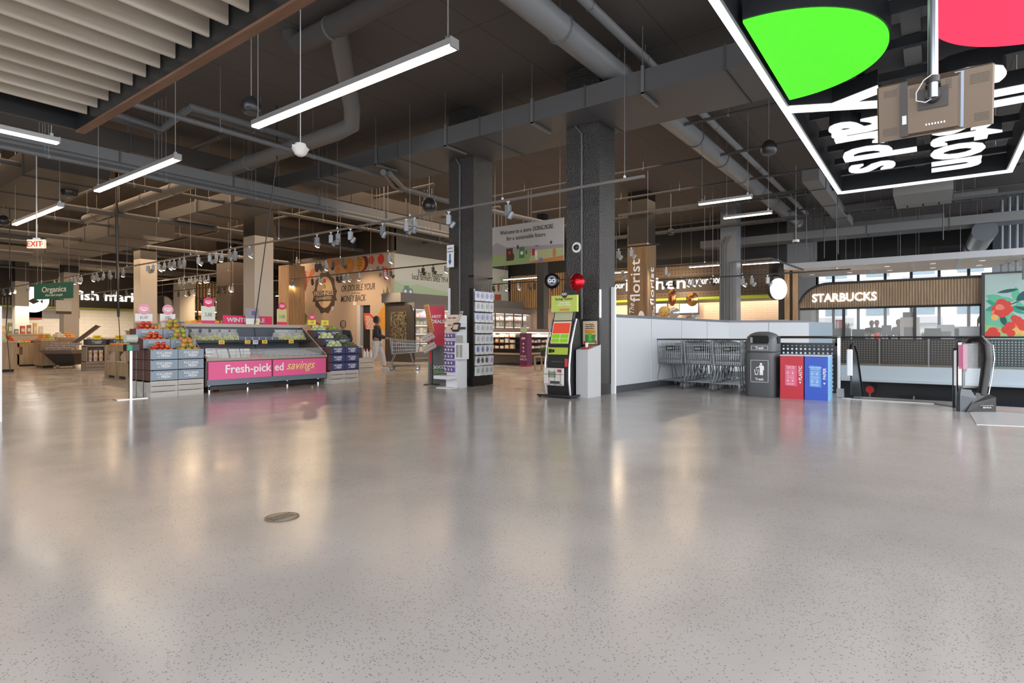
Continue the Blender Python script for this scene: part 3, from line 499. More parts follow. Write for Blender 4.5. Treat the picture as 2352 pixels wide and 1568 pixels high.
# price scanner sign on the first column
p = OX(1040, 589, 9.6); t = thing('price_scanner_sign', 'white price scanner sign with blue arrow on the gift card column', 'sign', (9.52, p.y, p.z)); fr = face_mx(0, 0, 0)
blue = M('arrow_blue', (.03, .16, .42), .5); m = MB(); m.T = fr; m.box(-.10, .10, -.25, .25, -.01, .01).build('panel', wtext, t); m = MB(); m.text('price', .075, fr @ Matrix.Translation((0, .155, .012))); m.text('scanner', .065, fr @ Matrix.Translation((0, .085, .012))); m.build('lettering', M('sign_navy', (.05, .08, .18), .5), t)
m = MB(); m.poly([(-.02, .05), (-.02, -.10), (-.05, -.10), (0, -.2), (.05, -.10), (.02, -.10), (.02, .05)], .014, fr @ Matrix.Translation((0, 0, .005))); m.build('arrow', blue, t); MB().box(0, .16, -.01, .01, .1, .12).build('bracket', steelg, t)
# welcome banner
cx = 12.6; a, b = OX(1129, 0, cx), OX(1295, 0, cx); Lw = a.y-b.y; zt = OX(1212, 511, cx).z; zb = OX(1212, 605, cx).z; t = thing('welcome_banner', 'large hanging welcome banner with a park scene between the two dark columns', 'banner', (cx, (a.y+b.y)/2, zb)); hh = zt-zb; fr = face_mx(0, 0, 0)
m = MB(); m.T = fr; m.box(-Lw/2, Lw/2, 0, hh, -.02, 0).build('board', M('banner_cream', (.58, .56, .54), .6), t)
m = MB(); bw_ = lambda s_, a_, b_, sz, zz, sh=0, bo=0: m.text(s_, sz, fr @ Matrix.Translation(((a.y+b.y)/2-(OX(a_, 0, cx).y+OX(b_, 0, cx).y)/2, zz, .003)), shear=sh, bold=bo, wd=OX(a_, 0, cx).y-OX(b_, 0, cx).y); bw_('Welcome to a store', 1149, 1220, .16, hh-.24, 0, .0); bw_('for a sustainable future', 1164, 1253, .16, hh-.42, 0, .0); bw_('DOING MORE', 1224, 1271, .17, hh-.24, .25); m.box(-.003, 0, -.9, -.5, hh-.23, hh-.22); m.build('lettering', ink, t)
def pic(parts, t, fr, z=.003):
    """flat painted shapes: (kind, material, args)"""
    for i, (nm, mt, sh) in enumerate(parts):
        m = MB()
        for j, s in enumerate(sh):
            if s[0] == 'p': m.poly(s[1], z+.0004*i+.00012*j, fr)
            elif s[0] == 'e': m.disc(s[1], s[2], s[3], s[4], z+.0004*i+.00012*j, fr, 0, 18)
            elif s[0] == 'b': m.poly([(s[1], s[3]), (s[2], s[3]), (s[2], s[4]), (s[1], s[4])], z+.0004*i+.00012*j, fr)
        m.build(nm, mt, t)
gr1 = M('paint_meadow', (.34, .45, .20), .6); gr2 = M('paint_yellow_green', (.55, .55, .28), .6); orp = M('paint_orange', (.62, .25, .08), .6); redp = M('paint_red', (.55, .04, .04), .6); brn = M('paint_brown', (.09, .045, .025), .6); grp = M('paint_green', (.06, .25, .06), .6); grey_p = M('paint_grey', (.38, .36, .37), .6); olive = M('paint_olive', (.10, .12, .04), .6)
h = Lw/2
pic([('painted_path', grey_p, [('p', [(-h, .30), (-h, .52), (h, .42), (h, .33), (0, .34)])]), ('painted_meadow', gr1, [('p', [(-h, 0), (h, 0), (h, .32), (0, .34), (-h, .30)])]), ('painted_slope', gr2, [('p', [(.1, .06), (h, .06), (h, .33), (.2, .34)])]), ('painted_soil', orp, [('p', [(.05, 0), (h, 0), (h, .13), (.5, .08)])]),
     ('painted_house', grey_p, [('p', [(-h+.02, .30), (-.7, .30), (-.7, .52), (-h+.18, .66), (-h+.02, .56)])]), ('painted_bag', brn, [('b', -.66, -.44, .12, .46), ('e', -.44, .22, .05, .1)]), ('painted_fruit', redp, [('e', -.55, .34, .05, .05), ('b', .20, .29, .2, .38)]), ('painted_bin', grp, [('b', -.22, -.05, .16, .46)]), ('painted_logo', wtext, [('e', -.135, .30, .05, .05)]), ('painted_tub', M('paint_lilac', (.25, .22, .45), .6), [('b', .42, .54, .02, .12)]),
     ('painted_person', orp, [('e', .90, .22, .05, .12)]), ('painted_child', wtext, [('e', .33, .24, .04, .1), ('b', .31, .35, .08, .2)]), ('painted_dark_figure', ink, [('e', -.27, .47, .03, .06), ('b', .0, .03, .25, .36), ('e', .80, .50, .03, .04), ('e', .35, .45, .06, .01)])], t, fr)
for s in (-.9, .9): m = MB(); m.T = fr; m.tube([(h*s, hh, 0), (h*s, 6.2-zb, 0)], .01, 5).build('cable', cable, t)
# ================= PRODUCE MURAL =================
t = thing('produce_mural', 'painted fruit and slogan artwork covering the beige wall', 'mural', (17, 0, 0))
fr = face_mx(0, 0, 0)
def mp_(px, py): q = OX(px, py, 17); return (-q.y, q.z)
def mpoly(pts): return ('p', [mp_(*q) for q in pts])
def mel(px, py, rx, ry): a = mp_(px, py); b = mp_(px+rx, py); c = mp_(px, py-ry); return ('e', a[0], a[1], abs(b[0]-a[0]), abs(c[1]-a[1]))
yel = M('paint_amber', (.62, .28, .03), .6); bei = M('paint_sand', (.62, .44, .26), .6); mar = M('paint_maroon', (.13, .02, .035), .6); pnk = M('paint_blush', (.60, .40, .33), .6); blu = M('paint_slate_blue', (.14, .18, .25), .6); ornj = M('paint_tangerine', (.55, .20, .05), .6); bdk = M('paint_dark', (.055, .032, .025), .6)
ang = lambda cx, cy, r1, r2, n, a0=0: [(cx+(r1 if i % 2 else r2)*math.cos(a0+math.pi*i/n), cy+(r1 if i % 2 else r2)*1.15*math.sin(a0+math.pi*i/n)) for i in range(2*n)]
pic([('painted_beet', M('paint_beet', (.20, .025, .03), .6), [mel(697, 647, 8, 26), mpoly([(690.5, 620), (703, 632), (706, 655), (700, 668), (690.5, 672)])]), ('painted_garlic', pnk, [mel(698, 682, 7, 15)]),
     ('painted_chilli', redp, [mpoly([(697, 608), (700, 620), (708, 626), (702, 626), (697, 618)]), mel(853, 597, 6.5, 10), mel(875, 595, 7.5, 12), mel(886, 628, 5.5, 15), mpoly([(714, 745), (726, 738), (737, 745), (738, 760), (714, 760)])]),
     ('painted_carrot', M('paint_carrot', (.60, .13, .03), .6), [mpoly([(715, 618), (729, 617), (712, 640), (704, 655), (706, 640)])]), ('painted_gourd', ornj, [mpoly([(750, 594), (780, 590), (782, 606), (770, 613), (760, 620), (752, 608)]), mel(775, 620, 6, 8)]), ('painted_pear', olive, [mel(743, 615, 5, 6), mpoly([(690, 712), (694, 710), (706, 725), (704, 742), (697, 747), (690, 738)]), mpoly([(874, 674), (879, 683), (881, 662), (885, 676), (890, 655), (893, 672), (893, 699), (884, 701)])]),
     ('painted_orange', ornj, [mel(803, 610, 11, 16)]), ('painted_orange_flesh', yel, [mel(801, 604, 8.5, 11), mel(787, 617, 6, 7), mpoly([(893.5, 699), (887, 699), (876, 708), (869, 722), (868, 740), (872, 758), (893.5, 758)])]),
     ('painted_passion_rind', mar, [mel(832, 603, 14, 20)]), ('painted_passion_flesh', yel, [mel(828, 606, 10.5, 17)]), ('painted_berry', blu, [mel(868, 616, 3.6, 5), mel(880, 615, 3, 4), mel(874, 631, 3.3, 5)]),
     ('painted_dragonfruit_rind', M('paint_coral', (.50, .06, .04), .6), [mpoly([(836, 719), (849, 719), (860, 728), (867, 745), (866, 755), (840, 756), (836, 735)])]), ('painted_dragonfruit_flesh', pnk, [mpoly([(839, 725), (849, 725), (857, 733), (862, 748), (861, 756), (843, 756)])]),
     ('painted_badge', bdk, [('p', ang(*mp_(746, 672), .83, .93, 10)), mpoly([(739, 634), (746, 627), (753, 634)])]), ('painted_badge_inner', bei, [mel(746, 671, 18.5, 36)]), ('painted_ribbon', bdk, [mpoly([(718, 669), (774, 666), (771, 679), (774, 690), (718, 693), (721, 681)])]),
     ('painted_tomato', redp, [mel(745.5, 645, 3.4, 5.2)]), ('painted_lime', M('paint_lime', (.22, .25, .05), .6), [mel(745.5, 658, 3.4, 5.2)])], t, fr)
m = MB()
for i in range(14): a = mp_(824+i % 4*2.6-(i//4)*.4, 595+i//4*7+i % 2*2); m.disc(a[0], a[1], .025, .035, .012, fr, 0, 6)
for i in range(24): a = mp_(842+i % 5*3.4+i//5*.8, 729+i//5*5.4+i % 2*2); m.disc(a[0], a[1], .02, .03, .013, fr, 0, 6)
m.build('painted_seeds', ink, t)
for w_, px, py, s, b_ in (('FRESHNESS', 744, 678, .30, .012), ('GUARANTEED', 744, 688, .22, .006)): a = mp_(px, py); m = MB(); m.text(w_, s, fr @ Matrix.Translation((a[0], a[1], .014)), bold=b_, wd=mp_(744+(22 if w_[0] == 'F' else 18), 0)[0]-mp_(744-(22 if w_[0] == 'F' else 18), 0)[0]); m.build('lettering', M('paint_cream', (.62, .52, .42), .6), t)
for w_, px, py, s in (('OR DOUBLE YOUR', 822, 667, .42), ('MONEY BACK', 811, 692, .42)): a = mp_(px, py); m = MB(); m.text(w_, s, fr @ Matrix.Translation((a[0], a[1], .006)), bold=.008, shear=.2, wd=mp_(860 if w_[0] == 'O' else 840, 0)[0]-mp_(783, 0)[0]); m.build('slogan', ink, t)
m = MB(); m.poly([mp_(802, 676.5), mp_(812, 672), (mp_(828, 672)), mp_(828, 673.4), mp_(812, 673.5)], .01, fr); m.build('underline', ink, t)
for i, (px, py) in enumerate(((765, 708), (815, 697))): q = OX(px, py, 16.97); one(MB().box(16.93, 17, q.y-.07, q.y+.07, q.z-.09, q.z+.09), 'wall_device', white, ('small white wall box below the freshness badge', 'small white emergency light above the elevator')[i], 'wall device')
# farmers wall artwork
t = thing('farmers_mural', 'pale farm artwork with green tractor and support slogan on the wall panel', 'mural', (0, 19.1, 0)); fr = face_my(0, 0, 0)
def np_(px, py): q = OY(px, py, 19.1); return (q.x, q.z)
lg = M('paint_pale_green', (.40, .55, .38), .6); tg = M('paint_tractor', (.10, .32, .12), .6)
pic([('painted_sky', M('paint_sky', (.50, .58, .57), .6), [('b', 17.3, 25.4, 2.8, 3.6)]), ('painted_hills', lg, [('p', [np_(905, 643), np_(922, 652), np_(945, 655), np_(960, 653), np_(1000, 664), np_(1030, 672), np_(1030, 680), np_(905, 675)])]), ('painted_tractor', tg, [('p', [np_(928, 656), np_(939, 656), np_(940, 664), np_(945, 665), np_(945, 670), np_(928, 669)])]),
     ('painted_wheel', M('paint_wheel', (.16, .24, .40), .6), [('e', *np_(931, 669), .16, .16), ('e', *np_(943, 670), .16, .16)]), ('painted_hub', wtext, [('e', *np_(931, 669), .08, .08), ('e', *np_(943, 670), .08, .08)]), ('painted_pot', M('paint_terracotta', (.40, .09, .05), .6), [('p', [np_(1136, 676), np_(1151, 676), np_(1151, 689), np_(1136, 689)])]), ('painted_leaf', lg, [('e', *np_(1136, 656), .12, .3), ('e', *np_(1152, 656), .12, .4), ('e', *np_(1154, 640), .3, .15)]), ('painted_radish', M('paint_radish', (.35, .08, .05), .6), [('e', *np_(1145, 660), .1, .25)])], t, fr)
for w_, px, py, s in (('Proud to support', 989, 633, .40), ('local farmers since 1914', 989, 643, .40)): a = np_(px, py); m = MB(); m.text(w_, s, fr @ Matrix.Translation((a[0]+.0, a[1]-.05, .004)), wd=np_(1018 if w_[0] == 'P' else 1030, 0)[0]-np_(962 if w_[0] == 'P' else 948, 0)[0]); m.build('slogan', ink, t)
# ================= ILLUMINATED CEILING FRAME AND LETTERS =================
fx0, fx1, fy0, fy1, fz = 4.2, 16.05, -1.38, 1.86, 4.6
t = thing('illuminated_ceiling_frame', 'black rectangular ceiling frame edged with a white light strip, holding big letters', 'ceiling sign', (fx1, fy1, fz)); L_ = fx1-fx0; W_ = fy1-fy0
fbk = M('frame_black', (.022, .025, .03), .35)
m = MB(); m.box(-L_, 0, -.10, -.07, .03, .55).box(-.10, -.07, -W_, 0, .03, .55).box(-L_, 0, -W_+.08, -W_+.11, .03, .55); m.build('side_board', fbk, t)
stripw = M('strip_white', (1, 1, 1), .5, emit=1.5, ecol=(.96, .98, 1))
m = MB(); [m.box(-L_+i*1.48, -L_+i*1.48+1.465, -.07, .0, -.02, .03) for i in range(8)]; m.build('light_strip', stripw, t)
m = MB(); m.box(-.08, -.0, -W_, -.07, -.02, .03); m.build('end_light_strip', stripw, t); m = MB(); [m.box(-L_+i*1.48, -L_+i*1.48+1.465, -W_, -W_+.08, -.02, .03) for i in range(8)]; m.build('light_strip', stripw, t)
for i in range(11): x = -.9-i*1.05; MB().box(x, x+.10, -W_+.16, -.16, .22, .34).build('cross_bar', fbk, t)
for x in (-.3, -4, -8, -11): 
    for y in (-.3, -W_+.3): MB().tube([(x, y, .5), (x, y, 1.6)], .012, 5).build('hanger', steelg, t)
MB().box(-L_, 0, -1.75, -1.55, .36, .44).build('spine_bar', dgw, t)
lw_ = M('letter_white', (1, 1, 1), .5, emit=.95, ecol=(.96, .98, 1))
def letters(s, x0, x1, ybase, size, lb, xs=None):
    t = thing('sign_lettering', lb, 'sign letters', ((x0+x1)/2, ybase, fz+.02)); n = len(s); fr = FR((0, 0, 0), (1, 0, 0), (0, -1, 0))
    for i, c in enumerate(s):
        x = (xs[i] if xs else x0+(x1-x0)*(i+.5)/n)-(x0+x1)/2; f2 = fr @ Matrix.Translation((x, 0, 0))
        m = MB(); m.text(c, size, f2 @ Matrix.Translation((0, 0, 0)), bold=.014, depth=.02, sx=1.1); m.build('letter', lw_, t)
        m = MB(); m.text(c, size, f2 @ Matrix.Translation((0, 0, -.14)), bold=.012, depth=.11, sx=1.1); m.build('letter_side', fbk, t)
    MB().box(x0-(x0+x1)/2, x1-(x0+x1)/2, -.6, -.5, .27, .33).build('carrier_bar', fbk, t)
letters('yards', 9.6, 14.5, 1.38, 1.66, 'white letters spelling yards, hung inside the illuminated frame', [OZ(*q, fz).x for q in ((1915, 248), (1962, 297), (1990, 320), (2015, 350), (2015, 384))])
letters('cllston', 7.5, 15.5, -.02, 1.66, 'longer word of white letters running behind the television, ending in ston', [OZ(*q, fz).x for q in ((2335, 160), (2318, 212), (2318, 236), (2226, 290), (2243, 312), (2216, 347), (2213, 377))])
m1, m2 = M('lit_green', (.04, .9, .02), .5, emit=.75, ecol=(.115, .80, .025)), M('lit_pink', (.9, .04, .1), .5, emit=.85, ecol=(.93, .045, .115))
for cx_, cy_, mt, lb, lim in ((7.96, 1.70, m1, 'lit green disc cut off by the illuminated frame', 1.72), (7.9, -1.28, m2, 'lit pink disc hung beyond the television pole', 99)):
    t = thing('ceiling_disc_light', lb, 'ceiling light', (cx_, cy_, fz+.02)); r = 1.32; pts = [(r*math.cos(2*math.pi*k/96), r*math.sin(2*math.pi*k/96)) for k in range(96)]
    if lim < 50: pts = [(r*math.cos(a), r*math.sin(a)) for a in [math.pi+math.pi*k/60 for k in range(61)]]
    m = MB(); m.loft([[(x*.985, y*.985, z) for x, y in pts] for z in (-.01, .02)]); m.build('diffuser', mt, t)
    m = MB(); m.loft([[(x, y, z) for x, y in pts] for z in (.02, .30)]); m.build('rim', fbk, t, True)
    MB().tube([(0, -.4, .3), (0, -.4, 1.58)], .012, 5).build('hanger', steelg, t)
p = WD(2010, 20, 8.6); 
mesh_t = thing('ceiling_grille', 'dark open grille panel over the green disc', 'grille', (7.2, -.9, 5.6)); m = MB()
for i in range(26): m.box(-.9, 2.4, i*.09, i*.09+.015, 0, .05); 
for i in range(38): m.box(-.9+i*.09, -.9+i*.09+.015, 0, 2.3, 0, .05)
m.build('grille_bars', dark2, mesh_t); MB().tube([(0, .5, .05), (0, .5, .6)], .02, 5).build('hanger', steelg, mesh_t)
# ================= TELEVISION ON POLE (seen from behind) =================
pz = WD(2143, 222, 4.6); t = thing('ceiling_television', 'television seen from behind, hung on a shiny ceiling pole', 'television', (pz.x, pz.y, pz.z)); yaw = 0.0
tt = Matrix.Rotation(yaw, 4, 'Z') @ Matrix.Rotation(math.radians(-14), 4, 'Y')   # local x = away from viewer
tvb = M('tv_bronze', (.15, .11, .078), .35, .35, bump=.05, bscale=300); tvd = M('tv_dark', (.045, .04, .038), .4)
def pz_(px, py): v = WD(px, py, 4.6)-pz; return v
# panel: wide shallow body facing away
m = MB(); m.T = tt @ Matrix.Translation((.16, 0, -.05)); hw, hh = .39, .232
m.bbox(0, .05, -hw, hw, -hh, hh, .012); m.build('screen_body', tvb, t)
m = MB(); m.T = tt @ Matrix.Translation((.16, 0, -.05))
m.loft([[(0, y0, -hh+.01), (0, y1, -hh+.01), (0, y1, hh-.01), (0, y0, hh-.01)] if k == 0 else [(-.06, y0+.03, -hh+.03), (-.06, y1-.05, -hh+.03), (-.06, y1-.05, hh-.05), (-.06, y0+.03, hh-.05)] for k in range(2) for y0, y1 in ((-.19, .22),)]); m.build('rear_cover', tvb, t)
m = MB(); m.T = tt @ Matrix.Translation((.16, 0, -.05)); m.box(-.018, 0, -.20, -.14, -hh+.015, hh-.015); m.build('light_painted_bevel', M('tv_bevel', (.26, .32, .42), .3, .4), t)  # the bluish light on this bevel is painted into its colour
m = MB(); m.T = tt @ Matrix.Translation((.16, 0, -.05)); m.box(-.062, 0, .17, .22, -hh+.015, hh-.015); m.build('dark_bevel', tvd, t)
m = MB(); m.T = tt @ Matrix.Translation((.16, 0, -.05))
for (ya, za, n1, n2, xx) in ((-.36, .10, 12, 7, -.004), (-.36, -.19, 9, 6, -.004), (.25, .13, 9, 5, -.004), (.25, -.19, 10, 6, -.004), (-.12, .10, 4, 7, -.064), (.12, .08, 4, 7, -.064)):
    for i in range(n1):
        for j in range(n2): m.box(xx, xx+.004, ya+i*.0105, ya+i*.0105+.006, za+j*.0115, za+j*.0115+.004)
m.build('vent_slots', tvd, t); m = MB(); m.T = tt @ Matrix.Translation((.16, 0, -.05)); m.box(-.066, -.06, .18, .21, -.12, -.05); m.build('rating_label', white, t)
m = MB(); m.T = tt @ Matrix.Translation((.16, 0, -.05)); [m.box(-.066, -.06, -.08+i*.02, -.07+i*.02, -.16, -.145) for i in range(7)]; m.build('connectors', chrome, t)
pole = M('pole_metal', (.42, .45, .50), .22, .9)
MB().tube([(-.03, 0, -.02), (-.03, 0, 6.2-pz.z)], .036, 20).build('pole', pole, t, True); MB().lathe([(.045, 0), (.045, .05)], (-.03, 0, .10), 16).box(-.03, .10, -.05, .05, .09, .14).build('clamp', tvd, t)
MB().lathe([(.06, 0), (.09, .03), (.04, .05)], (-.03, 0, 6.13-pz.z), 16).build('ceiling_plate', pole, t); m = MB(); m.T = tt; m.tube([(-.01, 0, .02), (.10, 0, .0)], .05, 14); m.box(.08, .11, -.10, .10, -.08, .08); m.build('mount_bracket', tvd, t, True)
MB().tube([(-.07, .0, .16), (-.08, .06, .12), (-.08, .11, .03), (-.07, .11, -.03), (-.05, .05, -.05), (0, .0, -.01)], .004, 6).build('cable', white, t, True)
# ================= COFFEE BAR =================
X = 26.5; t = thing('coffee_bar_fascia', 'curved-end oak slatted fascia with white STARBUCKS lettering above the coffee bar', 'sign', (X, 0, 0))
yl, yr = OX(1835, 0, X).y, OX(2258, 0, X).y; z0, z1 = 2.22, 3.24; r = z1-z0
out = [(-yl+r*1.1*(1-math.cos(a)), z0+r*math.sin(a)) for a in [math.pi/2*k/10 for k in range(11)]]+[(-yr, z1), (-yr, z0)]
fr = face_mx(0, 0, 0); oak = wood('coffee_oak', (.25, .17, .10), (.34, .25, .16), 'Z', 4)
MB().poly(out, -.25, fr).build('panel', oak, t); m = MB(); n = int((yl-yr)/.09)
for i in range(n):
    y = -yl+.05+i*.09; d = y+yl; zt = z1 if d > r*1.1 else z0+r*math.sin(math.acos(max(-1, min(1, 1-d/(r*1.1))))); m.box(-.03, 0, -y-.055, -y, z0, zt)
m.build('slats', oak, t)
blk = M('bar_frame_black', (.02, .022, .025), .4); m = MB(); m.tube([(-.02, yl, .9)]+[(-.02, -a, b) for a, b in out[:-1]], .05, 6).tube([(-.02, yl, z0), (-.02, yr, z0)], .045, 6); m.build('frame', blk, t)
a = OX(1866, 0, X).y; b = OX(2014, 0, X).y; m = MB(); m.text('STARBUCKS', .47, face_mx(-.06, (a+b)/2, 2.50), bold=.018, depth=.03, wd=(a-b)); m.build('lettering', letter_glow, t)
for px in (1938, 2101, 2254): y = OX(px, 0, X).y; MB().box(-.04, .04, y-.05, y+.05, .9, z0).build('post', blk, t)
for a_, b_ in ((1835, 1938), (1938, 2101), (2101, 2254)): MB().box(.0, .01, OX(b_, 0, X).y, OX(a_, 0, X).y, 1.05, z0).build('glass_screen', glass, t)
ct = thing('coffee_counter', 'long dark-fronted coffee bar counter with pale worktop behind the railing', 'counter', (X, (yl+yr)/2, 0)); hl = (yl-yr)/2
MB().box(.1, .9, -hl, hl, 0, .92).build('cabinet', M('counter_khaki', (.30, .26, .20), .5), ct); MB().box(.05, .95, -hl, hl, .92, .97).build('worktop', M('worktop_pale', (.5, .5, .5), .3), ct)
def on(px, z=.97, dx=.45): q = OX(px, 0, X+dx); return (X+dx, q.y, z)
def item(px, w_, h, col, lb, name, cat, kind='box', dx=.45, d=.3, z=.97, group=None, top=None):
    x, y, z = on(px, z, dx); t = thing(name, lb, cat, (x, y, z), 0, group); mt = M('item_%02d%02d%02d' % tuple(int(c*99) for c in col), col, .45)
    if kind == 'box':
        MB().bbox(-d/2, d/2, -w_/2, w_/2, 0, h, .01).build('body', mt, t)
        if top: MB().box(-d/2-.004, -d/2, -w_*.3, w_*.3, h*.15, h*.55).build('panel', M('item_panel', (.08, .09, .10), .3), t)
    elif kind == 'jug': MB().lathe([(w_*.42, 0), (w_*.5, h*.1), (w_*.46, h*.85)], n=12).build('body', mt, t, True); MB().lathe([(w_*.5, h*.85), (w_*.5, h)], n=12).build('lid', M('lid_'+('red' if top is None else top), (.55, .02, .03) if top is None else (.45, .02, .15), .4), t)
    elif kind == 'bottle': MB().lathe([(w_*.5, 0), (w_*.5, h*.6), (w_*.2, h*.78), (w_*.2, h)], n=10).build('body', mt, t, True)
    return t
item(1924, .16, .36, (.6, .55, .62), 'lidded tumbler with magenta top on the dark machine', 'drink_dispenser', 'drinks dispenser', 'jug', z=1.40, top='magenta'); item(1934, .20, .36, (.75, .12, .08), 'red drink dispenser with red lid on the dark machine', 'drink_dispenser', 'drinks dispenser', 'jug', z=1.40)
item(1931, .72, .43, (.06, .09, .10), 'dark slate machine under the red drink dispenser', 'coffee_machine', 'coffee machine'); item(1972, .45, .40, (.04, .06, .07), 'dark machine beside the first glass post', 'coffee_machine', 'coffee machine')
item(1944, .08, .24, (.25, .2, .2), 'pair of dark tall tumblers, nearer the dispenser', 'tumbler', 'tumbler', 'bottle', z=1.40); item(1949, .08, .24, (.25, .2, .2), 'dark tall tumbler nearer the glass post', 'tumbler', 'tumbler', 'bottle', z=1.40)
item(2036, .32, .55, (.07, .09, .10), 'upright dark grey screen between the two baristas', 'till_screen', 'screen', d=.08); item(2003, .18, .24, (.5, .45, .4), 'cream and pink pitcher on the counter edge', 'pitcher', 'pitcher', 'jug', dx=.25, top='magenta'); item(2015, .2, .27, (.75, .1, .06), 'bright red pitcher in front of the seated barista', 'pitcher', 'pitcher', 'jug', dx=.25)
item(2090, .62, .85, (.48, .45, .40), 'tall beige coffee brewer with dark hoppers on top', 'coffee_brewer', 'coffee machine', top=1)
for i, px in enumerate((2080, 2090, 2099)): item(px, .17, .19, (.03, .035, .04), ('first', 'middle', 'last')[i]+' dark hopper on top of the tall beige brewer', 'bean_hopper', 'hopper', z=1.825)
item(2142, .5, .42, (.03, .03, .035), 'black rounded drying rack full of cups', 'cup_rack', 'rack', d=.4); item(2172, .52, .55, (.40, .42, .42), 'pale glass-fronted pastry case on the counter', 'pastry_case', 'display case', top=1)
item(2195, .22, .42, (.25, .28, .32), 'small grey menu screen near the pastry case', 'menu_screen', 'screen', d=.05); item(2222, .6, .14, (.04, .045, .05), 'low black till tray by the last glass post', 'till_tray', 'till'); item(2216, .85, .34, (.52, .55, .62), 'wide pale order screen above the black till tray', 'order_screen', 'screen', z=1.11, d=.05)
for i, px in enumerate((2119, 2123)): item(px, .07, .28, (.20, .06, .03), ('first', 'second')[i]+' brown syrup bottle right of the tall brewer', 'syrup_bottle', 'bottle', 'bottle', dx=.3)
for i, px in enumerate((1986, 1990, 1995)): item(px, .06, .3, (.42, .42, .36), ('nearest the post', 'middle', 'beside the barista')[i]+' clear syrup bottle on the bar', 'syrup_bottle', 'bottle', 'bottle', dx=.35)
for i, px in enumerate((2028, 2036, 2050, 2058)): item(px, .12, .17, (.45, .45, .45), ('steel jug by the red pitcher', 'steel jug under the dark screen', 'steel jug before the standing barista', 'steel jug next to the tall brewer')[i]+' edge', 'steel_jug', 'jug', 'bottle', dx=.3)
# white ceiling raft over the coffee bar
a0 = OX(1800, 0, 24.5).y; t = thing('ceiling_raft', 'suspended white ceiling raft with grid panels above the coffee bar', 'ceiling raft', (24.5, a0, 3.72)); raft = M('raft_white', (.50, .52, .55), .4); under = M('raft_panel', (.90, .80, .70), .6)
MB().box(0, 4, -14, 0, .0, .22).build('edge', raft, t); MB().box(.06, 3.94, -13.9, -.06, -.006, .0).build('panel', under, t)
for i in range(1, 10): MB().box(.06, 3.94, -.05-i*1.38, .05-i*1.38+.02, -.012, -.006).build('joint', M('raft_joint', (.8, .8, .78), .5), t)
for i in range(10): 
    m = MB(); m.lathe([(.09, -.02), (.09, -.008)], (1.1, -.6-i*1.38, 0), 14); m.lathe([(.09, -.02), (.09, -.008)], (2.7, -.6-i*1.38, 0), 14); m.build('downlight', M('raft_light', (.8, .75, .7), .4, emit=.5), t)
for i in range(8): MB().tube([(.3, -.4-i*1.7, .22), (.3, -.4-i*1.7, 2.48)], .01, 4).build('hanger', steelg, t)
for i in range(6): MB().tube([(3.4, -.4-i*1.9, .22), (3.4, -.4-i*1.9, 2.48)], .01, 4).build('hanger', steelg, t)
area('raft_downlights', (26.3, -2, 3.68), 3, 9, 60, (1, .9, .78))
p = OX(1803, 664, 24.8); t = thing('round_wall_sign', 'round white illuminated sign projecting from the vertical oak slats', 'sign', (24.9, p.y, p.z)); m = MB(); m.T = FR((0, 0, 0), (1, -.55, 0), U); m.disc(-.45, 0, .42, .42, .10, None, 0, 28); m.build('face', letter_glow, t)
m = MB(); m.T = FR((0, 0, 0), (1, -.55, 0), U); m.disc(-.45, 0, .44, .44, -.12, None, 0, 28); m.build('drum', blk, t)
# berry mural on the right end
X = 26.2; ym0, ym1 = OX(2262, 0, X).y, OX(2500, 0, X).y; t = thing('berry_mural', 'teal mural panel painted with red berries and leaves beside the coffee bar', 'mural', (X, 0, 0)); zt = 3.28
MB().box(0, .1, ym1, ym0, .0, zt).build('panel', M('mural_sky', (.36, .50, .50), .5), t); MB().box(-.03, .12, ym0, ym0+.09, 0, zt+.06).box(-.03, .12, ym1, ym0, zt, zt+.06).build('frame', blk, t)
fr = face_mx(0, 0, 0)
def bp(px, py): q = OX(px, py, X); return (-q.y, q.z)
def be(px, py, r, k=1): a = bp(px, py); return ('e', a[0], a[1], r*.0172*.98, r*.0172*k)
def leaf(px, py, L_, w_, deg):
    a = bp(px, py); L_ *= .0172; w_ *= .0172; c, s = math.cos(math.radians(deg)), math.sin(math.radians(deg)); pts = [(L_*u/8, w_*math.sin(math.pi*u/8)**.8*sg) for sg, rng in ((1, range(0, 9)), (-1, range(7, 0, -1))) for u in rng]
    return ('p', [(a[0]+x*c-y*s, a[1]+x*s+y*c) for x, y in pts])
teal = M('paint_teal', (.03, .30, .20), .6); mint = M('paint_mint', (.10, .45, .28), .6); deep = M('paint_deep_teal', (.01, .09, .09), .6); bred = M('paint_berry_red', (.60, .05, .035), .6); bor = M('paint_berry_coral', (.72, .20, .13), .6); bye = M('paint_berry_yellow', (.75, .42, .12), .6)
hills = ('p', [bp(2263, 710), bp(2290, 700), bp(2330, 720), bp(2352, 745), bp(2440, 700), bp(2480, 772), bp(2263, 772)]); hl2 = ('p', [bp(2263, 745), bp(2300, 752), bp(2352, 735), bp(2420, 772), bp(2263, 772)])
